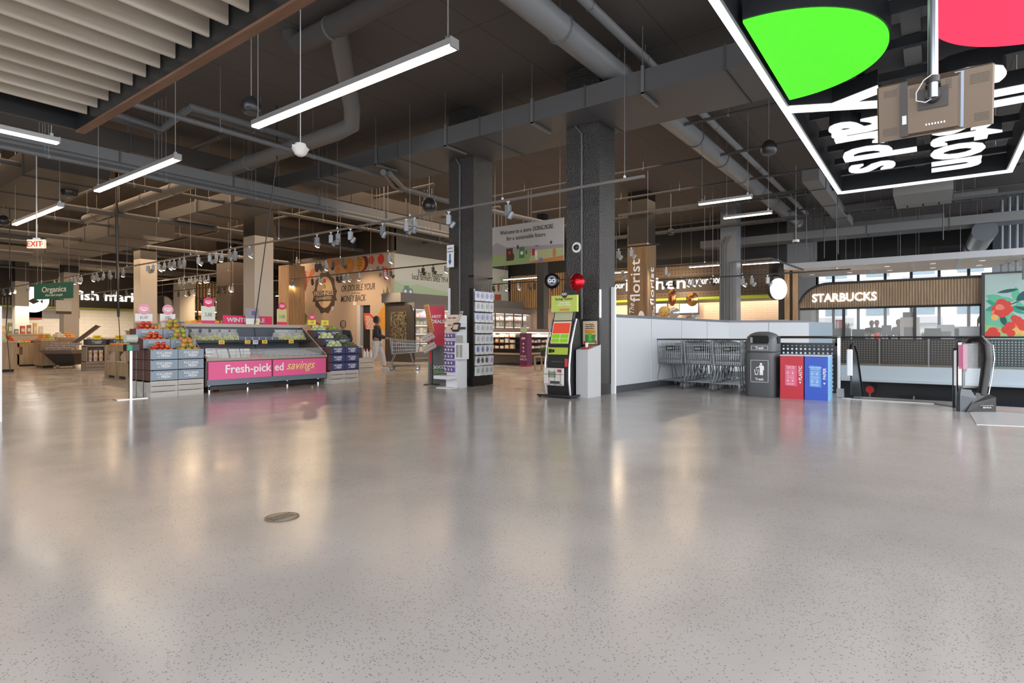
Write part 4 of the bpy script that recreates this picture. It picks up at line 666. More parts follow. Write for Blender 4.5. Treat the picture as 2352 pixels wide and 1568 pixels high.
pic([('painted_hill', M('paint_hill', (.14, .46, .32), .6), [hills]), ('painted_field', M('paint_field', (.35, .50, .18), .6), [hl2]), ('painted_leaf', teal, [leaf(2264, 690, 42, 8, -18), leaf(2318, 706, 40, 9, -12), leaf(2263, 712, 34, 7, 14), leaf(2303, 735, 26, 7, -60), leaf(2340, 690, 60, 9, 30)]),
     ('painted_pale_leaf', mint, [leaf(2332, 690, 28, 6, 88), leaf(2331, 690, 36, 6, 172), leaf(2334, 690, 30, 5, -60), leaf(2264, 678, 40, 8, -25), leaf(2300, 752, 26, 5, 70)]), ('painted_dark_leaf', deep, [leaf(2334, 690, 32, 8, 38), leaf(2290, 672, 34, 3.5, 10), leaf(2302, 706, 16, 4, 100), leaf(2300, 722, 24, 5, -75), leaf(2330, 704, 34, 4, -18)]),
     ('painted_stem', deep, [leaf(2305, 706, 36, 1.2, 28), leaf(2280, 725, 30, 1.2, 32), leaf(2310, 752, 26, 1.2, 20)]),
     ('painted_berry', bred, [be(2289, 708, 8), be(2300, 696, 9), be(2314, 698, 6), be(2309, 716, 8), be(2302, 720, 8), be(2318, 710, 7), be(2292, 718, 6), be(2336, 735, 8), be(2344, 741, 8), be(2330, 730, 6), be(2320, 748, 8), be(2311, 757, 8), be(2322, 765, 7), be(2280, 760, 8), be(2288, 768, 7), be(2272, 768, 8), be(2350, 750, 8)]),
     ('painted_coral_berry', bor, [be(2296, 706, 7), be(2324, 750, 7), be(2283, 718, 5), be(2288, 756, 5), be(2340, 748, 5)]), ('painted_yellow_berry', bye, [be(2285, 729, 6), be(2334, 760, 7), be(2286, 766, 7), be(2350, 763, 6)])], t, fr)
# ================= RAILINGS =================
railP = perf('perforated_black', (.028, .032, .036), .085, .27, 'YZ', True); railP2 = perf('perforated_black_side', (.028, .032, .036), .085, .27, 'XZ', True)
t = thing('perforated_railing', 'long black railing with perforated panels across the opening', 'railing', (24.95, 3.0, 0)); pys = [3.0]+[OX(px, 0, 24.95).y for px in (2020, 2133, 2258)]+[-8.4, -12]
pys = [y-3.0 for y in pys]
for a, b in zip(pys[:-1], pys[1:]): MB().box(-.005, .005, b+.05, a-.05, .12, .96).build('panel', railP, t); m = MB(); m.box(-.02, .02, b+.03, a-.03, .08, .12).box(-.02, .02, b+.03, a-.03, .96, .99).box(-.02, .02, b+.03, b+.06, .1, .98).box(-.02, .02, a-.06, a-.03, .1, .98); m.build('panel_frame', blk, t)
for y in pys[1:-1]: MB().box(-.05, -.02, y-.02, y+.02, -.1, 1.0).build('post', steelg, t)
MB().tube([(0, 0, 1.06), (0, pys[-1], 1.06)], .028, 8).build('handrail', blk, t)
xr = 11.95; perfbig = perf('perforated_round', (.02, .026, .035), .075, .26, 'YZ')
t = thing('perforated_railing', 'short black railing with round holes behind the recycling bins', 'railing', (xr, 1.36, 0)); lr = 1.6
MB().box(-.004, .004, .06, lr, .1, .93).build('panel', perfbig, t); m = MB(); m.box(-.02, .02, .03, lr, .93, .98).box(-.02, .02, .03, .07, .1, .98).box(-.02, .02, .0, lr, .06, .1); m.build('panel_frame', blk, t)
MB().box(-.025, .025, -.02, .03, 0, 1.07).build('post', steel, t); MB().tube([(0, -.02, 1.085), (0, lr, 1.085)], .024, 8).build('handrail', chrome, t, True); MB().box(-.06, .06, -.08, .04, 0, .15).build('foot', M('pale_foot', (.5, .53, .56), .5), t)
# lower level glazing
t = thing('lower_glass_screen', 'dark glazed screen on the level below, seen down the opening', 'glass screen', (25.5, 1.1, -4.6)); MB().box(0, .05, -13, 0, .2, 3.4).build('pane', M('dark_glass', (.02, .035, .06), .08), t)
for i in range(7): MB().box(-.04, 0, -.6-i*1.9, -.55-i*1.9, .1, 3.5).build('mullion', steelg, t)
t = thing('round_lower_sign', 'small red round sign on the level below', 'sign', tuple(WD(1998, 876, 21.5)-Vector((0, 0, .3)))); MB().tube([(0, 0, 0), (-.02, 0, 0)], .14, 14).build('face', M('stop_red', (.5, .02, .02), .5), t); MB().box(0, .02, -.02, .02, -2.6, 0).build('post', steelg, t)
# ================= ESCALATOR =================
t = thing('escalator', 'black escalator balustrades going down beside the perforated railing', 'escalator', (11.9, 1.2, 0)); rub = M('rubber_black', (.006, .0065, .007), .35)
def balus(y, lab, part=t):
    m = MB(); pts = [(-.25, y, .55), (-.33, y, .75), (-.2, y, .93), (.1, y, .97), (.6, y, .8), (5.5, y, -3.1)]; m.tube(pts, .035, 8); m.build('handrail', rub, part, True)
    m = MB(); m.loft([[(-.2, y-s, .06), (.3, y-s, .0), (5.5, y-s, -4.1), (5.5, y-s, -3.15), (.6, y-s, .75), (.1, y-s, .92), (-.15, y-s, .88), (-.27, y-s, .72)] for s in (.012, -.012)]); m.build('balustrade', M('balustrade_dark', (.03, .035, .04), .2), part)
balus(-.05, ''); balus(-1.62, '')
MB().box(-.3, .15, -1.6, -.05, -.02, .012).build('comb_plate', M('comb_steel', (.35, .36, .37), .3, .8), t); m = MB()
for i in range(14): m.box(.15+i*.35, .55+i*.35, -1.58, -.08, -.2-i*.27, -.02-i*.27)
m.build('steps', M('step_grey', (.10, .105, .11), .4, .5), t)
MB().bbox(-.40, -.36, -.09, .0, .42, .88, .015).build('white_guard', white, t)
for i, (px, py, pt_, w_, hgt, lb) in enumerate(((2193, 935, 800, .05, 1.0, 'slim pale-topped newel post at the edge of the opening'), (2204, 935, 782, .07, 1.1, 'tall slim black newel post at the edge of the opening'))):
    g = OZ(px, py); z = EYE+(HY-pt_)/FP*(FP*EYE/(py-HY)); tt_ = thing('newel_post', lb, 'post', tuple(g)); MB().bbox(-.12, .30, -w_/2, w_/2, 0, z, .02).build('body', rub, tt_); MB().box(-.125, -.12, -w_*.3, w_*.3, .35 if i == 0 else .1, z-.03).build('edge_strip', white if i == 0 else chrome, tt_)
g = OZ(2262, 946); t = thing('escalator_newel', 'escalator end newel with black moulded base, glass panel and curved handrail', 'escalator', tuple(g), TH-math.pi/2)
# local x = to the side, local y = away
MB().loft([[(-.27, 0, 0), (.14, -.03, 0), (.15, .12, 0), (-.2, .12, 0)], [(-.2, .0, .12), (.14, -.03, .22), (.15, .12, .22), (-.2, .12, .16)], [(-.10, .03, .28), (.08, .02, .26), (.1, .11, .26), (-.08, .11, .28)]]).build('base', rub, t)
MB().loft([[(-.33, .04, .0), (-.12, .02, 0), (-.12, .14, 0), (-.31, .14, 0)], [(-.33, .04, .24), (-.12, .0, .2), (-.12, .14, .2), (-.3, .14, .26)], [(-.30, .06, .33), (-.16, .05, .32), (-.16, .12, .32), (-.28, .12, .33)]]).build('side_cover', M('cover_grey', (.075, .088, .10), .4), t)
MB().tube([(.0, .05, .25), (.04, .05, .5), (.08, .05, .78), (.06, .05, .98), (.02, .1, 1.07), (-.03, .22, 1.06), (-.05, .3, .95)], [.055, .06, .065, .065, .055, .04, .03], 10).build('handrail', rub, t, True)
MB().tube([(.055, .0, .26), (.10, .0, .5), (.14, .0, .78), (.12, .0, .98)], .008, 6).build('edge_glint', chrome, t, True)  # bright chrome tube put in as the glint along the handrail
MB().box(-.22, -.0, .12, .128, .34, 1.0).build('glass_panel', glass, t); MB().box(-.27, -.14, .14, .144, .62, .98).build('pink_notice', M('notice_pink', (.35, .06, .15), .5, alpha=.8), t); m = MB(); m.text('VERTECH', .03, FR((.0, -.035, .06), (1, 0, 0), U), 0, .001, .003); m.tube([(-.09, -.035, .085), (-.09, -.035, .1), (.09, -.035, .1), (.09, -.035, .085)], .002, 4); m.build('nameplate', white, t)
m = MB(); m.T = None; pl = [OZ(*q) for q in ((2243, 975), (2226, 947), (2290, 944), (2420, 952), (2480, 985))]; m.loft([[(p.x, p.y, z) for p in pl[::-1]] for z in (0.0005, .006)]); o = one(m, 'landing_plate', M('landing_plate', (.55, .56, .58), .3, .3), 'pale metal landing plate in front of the escalator newel', 'floor plate')
pl = [OZ(*q) for q in ((1935, 914), (2150, 927), (2240, 940), (2500, 962))]; m = MB()
for a, b in zip(pl[:-1], pl[1:]): wall_seg(m, Vector((a.x, a.y, 0)), Vector((b.x, b.y, 0)), 0.0005, .012, -.06)
one(m, 'edge_trim', M('edge_metal', (.4, .41, .42), .3, .7), 'metal trim along the edge of the floor opening', 'floor trim')
# ================= BINS =================
binm = M('bin_charcoal', (.085, .09, .097), .45, bump=.05, bscale=150)
def sup(cx, cy, hx, hy, z, n=32, e=5):
    return [(cx+hx*abs(math.cos(a))**(2/e)*math.copysign(1, math.cos(a)), cy+hy*abs(math.sin(a))**(2/e)*math.copysign(1, math.sin(a)), z) for a in [2*math.pi*k/n+.01 for k in range(n)]]
g0, g1 = OZ(1711, 909), OZ(1779, 914); X0 = 11.02; ya, yb = g0.y, g1.y-.0; hw = (ya-yb)/2
t = thing('trash_bin', 'tall dark grey domed trash bin beside the shopping carts', 'trash bin', (X0+.30, (ya+yb)/2, 0)); H_ = 1.19
m = MB(); m.loft([sup(0, 0, .30-.015, hw-.015, 0), sup(0, 0, .30, hw, .03), sup(0, 0, .30, hw, .80), sup(0, 0, .285, hw-.015, .815)]); m.build('body', binm, t, True)
m = MB(); m.loft([sup(0, 0, .285, hw-.012, .81), sup(0, 0, .305, hw+.005, .83), sup(0, 0, .30, hw, 1.02), sup(0, 0, .29, hw-.01, 1.08), sup(0, 0, .25, hw-.05, 1.14, e=4), sup(0, 0, .17, hw-.12, 1.175, e=3), sup(0, 0, .05, .08, 1.19, e=2)]); m.build('hood', binm, t, True)
fr = face_mx(-.302, 0, 0); m = MB(); m.poly([(-.16, 1.0-.0), (-.14, .97), (.14, .97), (.16, 1.0), (.16, 1.09), (.13, 1.115), (-.13, 1.115), (-.16, 1.09)], .008, fr); m.build('opening', M('opening_black', (.004, .004, .004), .8), t)
m = MB(); m.poly([(-.155, .985), (-.115, .985), (-.115, 1.08), (-.155, 1.09)], .010, fr); m.build('pale_inlet', M('inlet_grey', (.25, .27, .30), .4), t)
def frame2d(m, x0, x1, y0, y1, w_, fr, th=.006):
    m.poly([(x0, y0), (x1, y0), (x1, y0+w_), (x0, y0+w_)], th, fr); m.poly([(x0, y1-w_), (x1, y1-w_), (x1, y1), (x0, y1)], th, fr); m.poly([(x0, y0), (x0+w_, y0), (x0+w_, y1), (x0, y1)], th, fr); m.poly([(x1-w_, y0), (x1, y0), (x1, y1), (x1-w_, y1)], th, fr)
m = MB(); m.poly([(-.15, .27), (.15, .27), (.15, .67), (-.15, .67)], .003, fr); m.build('sticker', M('sticker_dark', (.055, .058, .07), .4), t); m = MB(); frame2d(m, -.15, .15, .27, .67, .005, fr); frame2d(m, -.145, .145, .855, .93, .004, fr)
m.build('sticker_border', wtext, t); m = MB(); m.text('Trash', .062, fr @ Matrix.Translation((0, .872, .004)), bold=.012); m.text('Trash', .062, fr @ Matrix.Translation((0, .305, .004)), bold=.012); m.build('lettering', wtext, t)
m = MB(); z_ = .006; m.disc(.028, .60, .021, .021, z_, fr, 0, 14); m.poly([(.0, .575), (.06, .575), (.078, .555), (.078, .49), (.066, .49), (.062, .54), (.062, .40), (.036, .40), (.033, .47), (.030, .40), (.006, .40), (.006, .54), (-.02, .545), (-.055, .545), (-.055, .532), (-.02, .53)], z_, fr)
m.poly([(-.088, .50), (-.078, .50), (-.066, .415), (-.034, .415), (-.022, .50), (-.012, .50), (-.028, .402), (-.074, .402)], z_, fr); [m.disc(a, b, .007, .007, z_, fr, 0, 8) for a, b in ((-.056, .52), (-.047, .50), (-.052, .478))]; m.build('pictogram', wtext, t)
for s in ('left',): m = MB(); f2 = face_my(0, -hw-.002, 0); m.poly([(-.12, .97), (.12, .97), (.12, 1.07), (.08, 1.10), (-.08, 1.10), (-.12, 1.07)], .008, f2); m.build('side_opening', M('opening_black', (.004, .004, .004), .8), t)
def recyc(px0, px1, py0, py1, col, pcol, word, sub, lb, w_=None):
    a, b = OZ(px0, py0), OZ(px1, py1); x = 11.05; ya, yb = OX(px0, 0, x).y, OX(px1, 0, x).y; t = thing('recycling_bin', lb, 'recycling bin', (x, (ya+yb)/2, 0)); h = (ya-yb)/2
    mt = M('bin_'+word, col, .35); MB().bbox(0, .52, -h+.003, h-.003, 0, .755, .006).build('body', mt, t); MB().box(-.006, .53, -h+.001, h-.001, .755, .775).build('lid', M('lid_grey', (.55, .6, .66), .35), t)
    if word == 'PAPER': MB().box(.004, .515, -h-.002, -h+.003, .0, .755).build('side_panel', M('side_pale_blue', (.22, .50, .78), .4), t)
    fr = face_mx(-.002, 0, 0); m = MB(); m.poly([(-h+.085, .235), (h-.105, .225), (h-.105, .585), (-h+.085, .60)], .004, fr); m.build('poster', M('poster_'+word, pcol, .45), t)
    f2 = FR((0, -(h-.035), .47), U, (0, 1, 0)); m = MB(); m.text(word, .07, FR((-.003, -(h-.03), .46), U, (0, 1, 0)), bold=.01); m.disc(h-.055, .295, .02, .024, .004, fr, 0, 3, math.pi/6, math.pi/6+2*math.pi); m.build('lettering', wtext, t)
    m = MB(); cx_ = -.012; m.text(sub, .033, fr @ Matrix.Translation((cx_, .555, .006)), bold=.006, sx=.85); m.text('RECYCLING', .024, fr @ Matrix.Translation((cx_, .528, .006)))
    for yy in (.455, .32):
        for xx in (-.045, .03):
            m.tube([fr @ Vector((xx+cx_+.03*math.cos(2*math.pi*k/14), yy+.03*math.sin(2*math.pi*k/14), .006)) for k in range(14)], .0016, 4, 0, True); m.disc(xx+cx_, yy, .012, .014, .0055, fr, 0, 6)
    for yy in (.495, .405, .395, .375, .36, .272, .262, .245): m.poly([(cx_-.07, yy), (cx_+.06, yy), (cx_+.06, yy+.003), (cx_-.07, yy+.003)], .006, fr)
    m.build('poster_print', wtext, t)
recyc(1791, 1846, 0, 0, (.50, .012, .03), (.72, .10, .22), 'PLASTIC', 'Plastic Film', 'red plastic recycling bin between the trash bin and the blue bin')
recyc(1847, 1902, 0, 0, (.022, .085, .52), (.10, .32, .75), 'PAPER', 'Cardboard/Paper', 'blue paper recycling bin at the end by the escalator')
# wall handrail in front of the half wall
g = OZ(1466, 890); g2 = OZ(1520, 874); t = thing('cart_bay_rail', 'brushed steel two-bar rail standing before the white half wall', 'rail', tuple(g)); d = Vector((P[1].x-P[0].x, P[1].y-P[0].y, 0)).normalized(); d = Vector((d.x, d.y, 0))*3.2
MB().tube([(0, 0, 0), (0, 0, .93), d*.02+Vector((0, 0, .95)), d+Vector((0, 0, .95)), d+Vector((0, 0, 0))], .022, 8).build('frame', steel, t, True); MB().tube([(0, 0, .62), d+Vector((0, 0, .62))], .016, 8).build('middle_bar', steel, t, True); MB().tube([d*.5+Vector((0, 0, 0)), d*.5+Vector((0, 0, .95))], .02, 8).build('post', steel, t, True)
# ================= SHOPPING CARTS =================
frame_m = M('cart_frame', (.22, .235, .25), .32, .7)
def cart_proto():
    t = thing('shopping_cart', 'x', 'shopping cart', (0, 0, 0)); w_ = .27; r = .0042
    m = MB(); zt0, zt1 = 1.0, .93; zb0, zb1 = .52, .58; xl0, xl1 = .02, .92
    def pt(u, z, side): wd = (w_-.0)*(1-.22*u)*(1-.10*(1-z)); return (xl0+(xl1-xl0-.08*(1-z))*u, side*wd, (zb0+(zb1-zb0)*u)*(1-z)+(zt0+(zt1-zt0)*u)*z)
    for sd in (-1, 1):
        for i in range(16): u = i/15; m.tube([pt(u, 0, sd), pt(u, 1, sd)], r, 4)
        for z in (0, .25, .5, .75): m.tube([pt(0, z, sd), pt(1, z, sd)], r, 4)
    for i in range(13):
        s = -1+2*i/12; a, b = pt(0, 0, 1), pt(1, 0, 1); a1, b1 = pt(0, 1, 1), pt(1, 1, 1); m.tube([(a1[0], a1[1]*s, a1[2]-.04), (a[0], a[1]*s, a[2]), (b[0], b[1]*s, b[2]), (b1[0], b1[1]*s, b1[2])], r, 4)
    for z in (.12, .45, .8): a, b = pt(0, z, -1), pt(0, z, 1); m.tube([a, b], r, 4); a, b = pt(1, z, -1), pt(1, z, 1); m.tube([a, b], r, 4)
    for i in range(10): u = (i+.5)/10; a = pt(u, 0, 1); m.tube([(a[0], -a[1], a[2]), a], r, 4)
    m.build('basket', wire_m, t)
    m = MB(); m.tube([pt(0, 1, -1), pt(1, 1, -1), pt(1, 1, 1), pt(0, 1, 1)], .009, 6); m.tube([pt(0, 0, -1), pt(0, 0, 1)], .009, 6)
    for sd in (-1, 1): m.tube([(-.02, sd*w_, 1.03), (.03, sd*w_*.98, .53), (.10, sd*w_*.86, .50), (-.02, sd*w_*1.0, .17), (.1, sd*w_, .14), (.88, sd*w_*.62, .15)], .0145, 6); m.tube([(.6, sd*w_*.7, .56), (.72, sd*w_*.66, .16)], .009, 6)
    for i in range(8): x = .05+i*.11; m.tube([(x, -w_*(.98-.04*i), .15), (x, w_*(.98-.04*i), .15)], .005, 4)
    m.build('frame', frame_m, t, True)
    MB().tube([(-.03, -w_, 1.035), (-.03, w_, 1.035)], .014, 8).build('handle', M('handle_black', (.03, .02, .02), .4), t, True)
    MB().box(-.012, -.006, -.055, .075, .80, .90).build('sign_plate', black, t); m = MB(); m.poly([(-.045, .835), (.065, .835), (.065, .838), (-.045, .838)], .002, face_mx(-.013, 0, 0)); [m.poly([(x, .845), (x+.014, .845), (x+.007, .87)], .002, face_mx(-.013, 0, 0)) for x in (-.04, -.013, .014, .041)]; m.build('plate_print', wtext, t)
    MB().box(.005, .02, -w_*.85, w_*.85, .60, .62).box(.004, .008, .09, .23, .855, .875).build('seat_flap', M('flap_grey', (.12, .12, .125), .5), t)
    for nm, x, y in (('a', .03, -w_), ('b', .03, w_), ('c', .84, -w_*.62), ('d', .84, w_*.62)):
        m = MB(); m.T = FR((x, y, .065), (1, 0, 0), U); m.lathe([(.0, -.015), (.064, -.015), (.064, .015), (0, .015)], n=16); wh = m.build('wheel', M('wheel_grey', (.16, .165, .17), .5), t, True)
        MB().box(x-.018, x+.018, y-.022, y-.017, .06, .16).box(x-.018, x+.018, y+.017, y+.022, .06, .16).box(x-.02, x+.02, y-.022, y+.022, .15, .165).build('fork', frame_m, wh); m = MB(); m.T = FR((x, y, .065), (1, 0, 0), U); m.lathe([(.0, -.018), (.03, -.018), (.03, .018), (0, .018)], n=10); m.build('hub', chrome, wh)
    return t
c0 = cart_proto(); first = True; ordn = ('front', 'second', 'third', 'fourth', 'fifth', 'sixth', 'seventh')
for r_, (px0, px1, xs, name) in enumerate(((1507, 1567, 11.85, 'row nearest the half wall'), (1571, 1633, 11.75, 'middle row'), (1638, 1700, 11.60, 'row nearest the trash bin'))):
    yc = (OX(px0, 0, xs).y+OX(px1, 0, xs).y)/2
    for k_ in range(7):
        lb = ordn[k_]+' nested shopping cart of the '+name; loc = (xs+k_*.21, yc+(.005 if k_ % 2 else -.005), 0)
        if first: c0.location = loc; c0['label'] = lb; first = False; c0['group'] = 'nested shopping carts'
        else: dup(c0, loc, (.01, -.01, .0)[k_ % 3], lb, 'nested shopping carts')
# ================= KIOSK AND ITS NEIGHBOURS =================
kx, k0, k1 = 8.85, OX(1255, 0, 8.85).y, OX(1312, 0, 8.85).y; kc = (k0+k1)/2; kw = (k0-k1)/2
t = thing('savings_kiosk', 'black coupon kiosk with curved silver sides and a lime green header', 'kiosk', (kx, kc, 0)); sil = M('kiosk_silver', (.55, .57, .6), .3, .6); kb = M('kiosk_black', (.02, .02, .022), .35)
prof = [(0.0, .05), (-.035, .3), (-.03, .6), (.03, .95), (.16, 1.30), (.22, 1.42), (.34, 1.42), (.38, 1.2), (.42, .6), (.45, .05)]
m = MB(); m.loft([[(x, y, z) for x, z in prof] for y in (-kw+.03, kw-.03)]); m.build('cabinet', kb, t)
for s in (-1, 1): m = MB(); m.tube([(-.01+x-.01, s*(kw-.01), z) for x, z in prof[:6]], .019, 8); m.build('silver_side', sil, t, True)
MB().box(-.16, .5, -kw-.1, kw+.1, .02, .055).box(-.14, -.10, -kw-.08, -kw-.05, 0, .02).box(-.14, -.10, kw+.05, kw+.08, 0, .02).box(.4, .44, kw+.05, kw+.08, 0, .02).build('base_plate', kb, t)
sl = FR((.06, .0, .93), (0, -1, 0), Vector((.30, 0, 1))); w2 = kw*.80
m = MB(); m.T = sl; m.box(-w2, w2, -.0, .72, -.01, .05).build('screen_bezel', M('bezel', (.08, .075, .07), .3, .5), t); scn = lambda n, c, e=.5: M(n, c, .3, emit=e)
m = MB(); m.T = sl; m.box(-w2+.02, w2-.02, .03, .45, .05, .053); m.build('screen_lower', scn('scr_cream', (.55, .42, .36)), t); m = MB(); m.T = sl; m.box(-w2+.02, w2-.02, .47, .70, .05, .053).build('screen_upper', scn('scr_olive', (.34, .34, .22), .3), t)
m = MB(); m.T = sl; m.box(-w2+.035, w2-.035, .22, .42, .053, .055); m.build('red_tile', scn('scr_red', (.55, .06, .03)), t)
for i in range(4): m = MB(); m.T = sl; x = -w2+.035 if i % 2 == 0 else .005; m.box(x, x+w2-.045, .045+.085*(i//2), .12+.085*(i//2), .053, .055); m.build('green_tile', scn('scr_green', (.16, .42, .01)), t)
s2 = FR((-.022, 0, .77), (0, -1, 0), Vector((.17, 0, 1))); m = MB(); m.T = s2; m.box(-kw+.05, kw-.06, -.0, .13, 0, .02); m.build('lime_panel', M('kiosk_lime', (.40, .52, .05), .5), t); m = MB(); m.T = s2; m.box(-kw+.07, -kw+.14, .03, .10, .02, .022).disc(-kw+.17, .065, .03, .035, .022, None, 0, 6); m.build('lime_panel_print', black, t)
MB().box(-.045, -.03, -.12, .12, .64, .648).build('paper_slot', chrome, t); MB().box(-.06, -.04, -kw+.04, -kw+.10, .56, .70).build('red_sticker', M('sticker_red', (.6, .04, .06), .5), t)
m = MB(); [m.tube([(-.14, -kw+.08, z), (-.14, kw-.02, z)], .004, 4) for z in (.24, .42)]; [m.tube([(-.04, y, .21), (-.13, y, .21), (-.14, y, .5)], .004, 4) for y in (-.12, 0, .12)]; m.build('wire_rack', kb, t)
one(MB().box(kx-.13, kx-.06, kc-kw+.11, kc+kw-.03, .22, .53).box(kx-.132, kx-.13, kc-kw+.16, kc+.1, .25, .30, 1).box(kx-.132, kx-.13, kc-.02, kc+.14, .36, .47, 2).box(kx-.132, kx-.13, kc-.14, kc-.05, .46, .51, 3), 'flyer_stack', [M('flyer', (.62, .60, .58), .6), ink, M('flyer_print', (.25, .3, .18), .6), redp], 'thick stack of grocery flyers in the rack of the coupon kiosk', 'flyers')
hy0, hy1 = OX(1266, 0, 8.95).y-kc, OX(1325, 0, 8.95).y-kc; zz0, zz1 = OX(1295, 716, 8.95).z, OX(1295, 678, 8.95).z
MB().box(.10, .16, hy1, hy0, zz0, zz1).build('header_board', M('header_lime', (.50, .60, .12), .5), t); MB().box(.32, .36, -.1, .1, 1.40, 1.72).box(.16, .32, -.1, .1, 1.68, 1.72).build('header_stem', kb, t)
fr = face_mx(.098, (hy0+hy1)/2, 0); m = MB(); m.text('Savings Station', .062, fr @ Matrix.Translation((0, zz1-.085, 0))); m.build('header_lettering', ink, t); m = MB(); m.text('Activate digital', .040, fr @ Matrix.Translation((0, zz1-.145, 0)), bold=.01); m.text('coupons instantly', .040, fr @ Matrix.Translation((0, zz1-.185, 0)), bold=.01); m.build('header_small_lettering', wtext, t)
m = MB(); m.poly([(-.09, zz0+.02), (.12, zz0+.02), (.12, zz0+.06), (-.09, zz0+.06)], .003, fr); m.build('coupon_strip', orp, t); m = MB(); m.disc(.02, zz1+.02, .062, .07, .01, fr, 0, 22); m.build('round_badge', M('badge_dark', (.04, .035, .035), .4), t); m = MB(); m.text('GO', .06, fr @ Matrix.Translation((.02, zz1+.0, .013)), bold=.02); m.build('badge_lettering', wtext, t)
def balloon(px, py, r, X, mt, lb, knot, word=None, rzt=0):
    p = OX(px, py, X); t = thing('foil_balloon', lb, 'balloon', tuple(p)); m = MB(); n = 40; prof = [(.0, -.42), (.35, -.40), (.7, -.28), (.9, -.13), (1, 0), (.9, .13), (.7, .28), (.35, .40), (0, .42)]
    m.T = Matrix.Rotation(rzt, 4, 'Z') @ FR((0, 0, 0), (0, -1, 0), U); rings = []
    for q, (rr, dz) in enumerate(prof): rings.append([(r*max(rr, .002)*(1+(.025*math.cos(20*a) if rr > .6 else 0))*math.cos(a), r*max(rr, .002)*(1+(.025*math.cos(20*a) if rr > .6 else 0))*math.sin(a), r*dz*1.15) for a in [2*math.pi*k/n for k in range(n)]])
    m.loft(rings); m.build('foil', mt, t, True); m = MB(); m.tube([(0, 0, -r*.98), (.0, .005, -r*1.12), (0, .0, -r*1.25)], [.012, .006, .022], 8); m.tube([(0, 0, -r*1.2)]+[tuple(Vector(k_)-p) for k_ in knot], .0025, 4); m.build('ribbon', mt, t)
    if word: m = MB(); m.T = Matrix.Rotation(rzt, 4, 'Z'); m.disc(0, 0, r*.62, r*.66, .004, face_mx(-r*.43, 0, 0), 0, 24); m.build('badge', M('badge_navy', (.05, .07, .12), .3), t); m = MB(); m.T = Matrix.Rotation(rzt, 4, 'Z'); m.text(word, r*.62, face_mx(-r*.47, 0, -r*.22), bold=.03); m.build('lettering', wtext, t)
    return t
balloon(1268, 645, .145, 9.0, M('foil_black', (.02, .018, .018), .18, .7), 'round black foil balloon tied above the coupon kiosk', [(8.95, kc+hy0-.02, zz1-.05)], 'GO', .5)
balloon(1325, 647, .155, 9.0, M('foil_red', (.55, .01, .02), .2, .75), 'round shiny red foil balloon in front of the embossed column', [(8.95, kc+hy1+.02, zz1-.08)])
# pedestal
q0, q1 = OX(1323, 0, 9.0).y, OX(1350, 0, 9.0).y; t = thing('grey_pedestal', 'plain light grey square pedestal against the embossed column', 'pedestal', (9.0, q1, 0)); b = q0-q1
MB().loft([[(0, 0, 0), (.5, 0, 0), (.5, b, 0), (0, b, 0)], [(0, 0, .86), (.5, 0, .95), (.5, b, .95), (0, b, .86)]]).build('body', M('pedestal_grey', (.46, .47, .48), .4), t)
m = MB(); m.T = FR((.08, b*.5, .882), (0, -1, 0), (.5, 0, .09)); m.box(-.06, .08, .0, .2, 0, .006); m.build('red_notice', M('notice_red', (.55, .03, .02), .5), t); MB().loft([[(.16, b*.45, .90), (.2, b*.45, .91), (.2, b*.55, .91), (.16, b*.55, .90)], [(.15, b*.42, .98), (.22, b*.45, .99), (.2, b*.6, .99), (.15, b*.58, .98)]]).build('tissue', white, t)
p0, p1 = OX(1338, 735, 9.42), OX(1373, 793, 9.42); t = thing('poster_frame', 'black framed delivery poster on the embossed column above the pedestal', 'poster', (9.42, (p0.y+p1.y)/2, p1.z)); a = (p0.y-p1.y)/2; b = p0.z-p1.z
MB().box(0, .05, -a-.02, a+.02, -.03, b+.02).box(.05, .13, -.05, .05, .1, .3).build('frame', kb, t); MB().box(-.004, 0, -a+.01, a-.01, .02, b-.02).build('sheet', M('poster_cream', (.62, .52, .36), .5), t); fr = face_mx(-.005, 0, 0)
pic([('printed_bag', grp, [('p', [(-.1, .05), (.1, .05), (.12, .2), (-.10, .2)])]), ('printed_arrow', M('paint_leaf_green', (.12, .5, .06), .6), [('p', [(0, .06), (.06, .12), (.02, .12), (.04, .22), (-.05, .22), (-.02, .12), (-.06, .12)])]), ('printed_tomato', redp, [('e', -.11, .05, .03, .03), ('e', .12, .06, .02, .04)]), ('printed_sun', yel, [('b', -.1, .11, .22, .29)])], t, fr, .001)
m = MB(); [m.text(s_, .032, fr @ Matrix.Translation((0, b-.09-.036*i, .002)), bold=.01, sx=.9) for i, s_ in enumerate(('In a rush? Save', 'time get $20 off', 'grocery delivery'))]; m.build('lettering', brn, t)
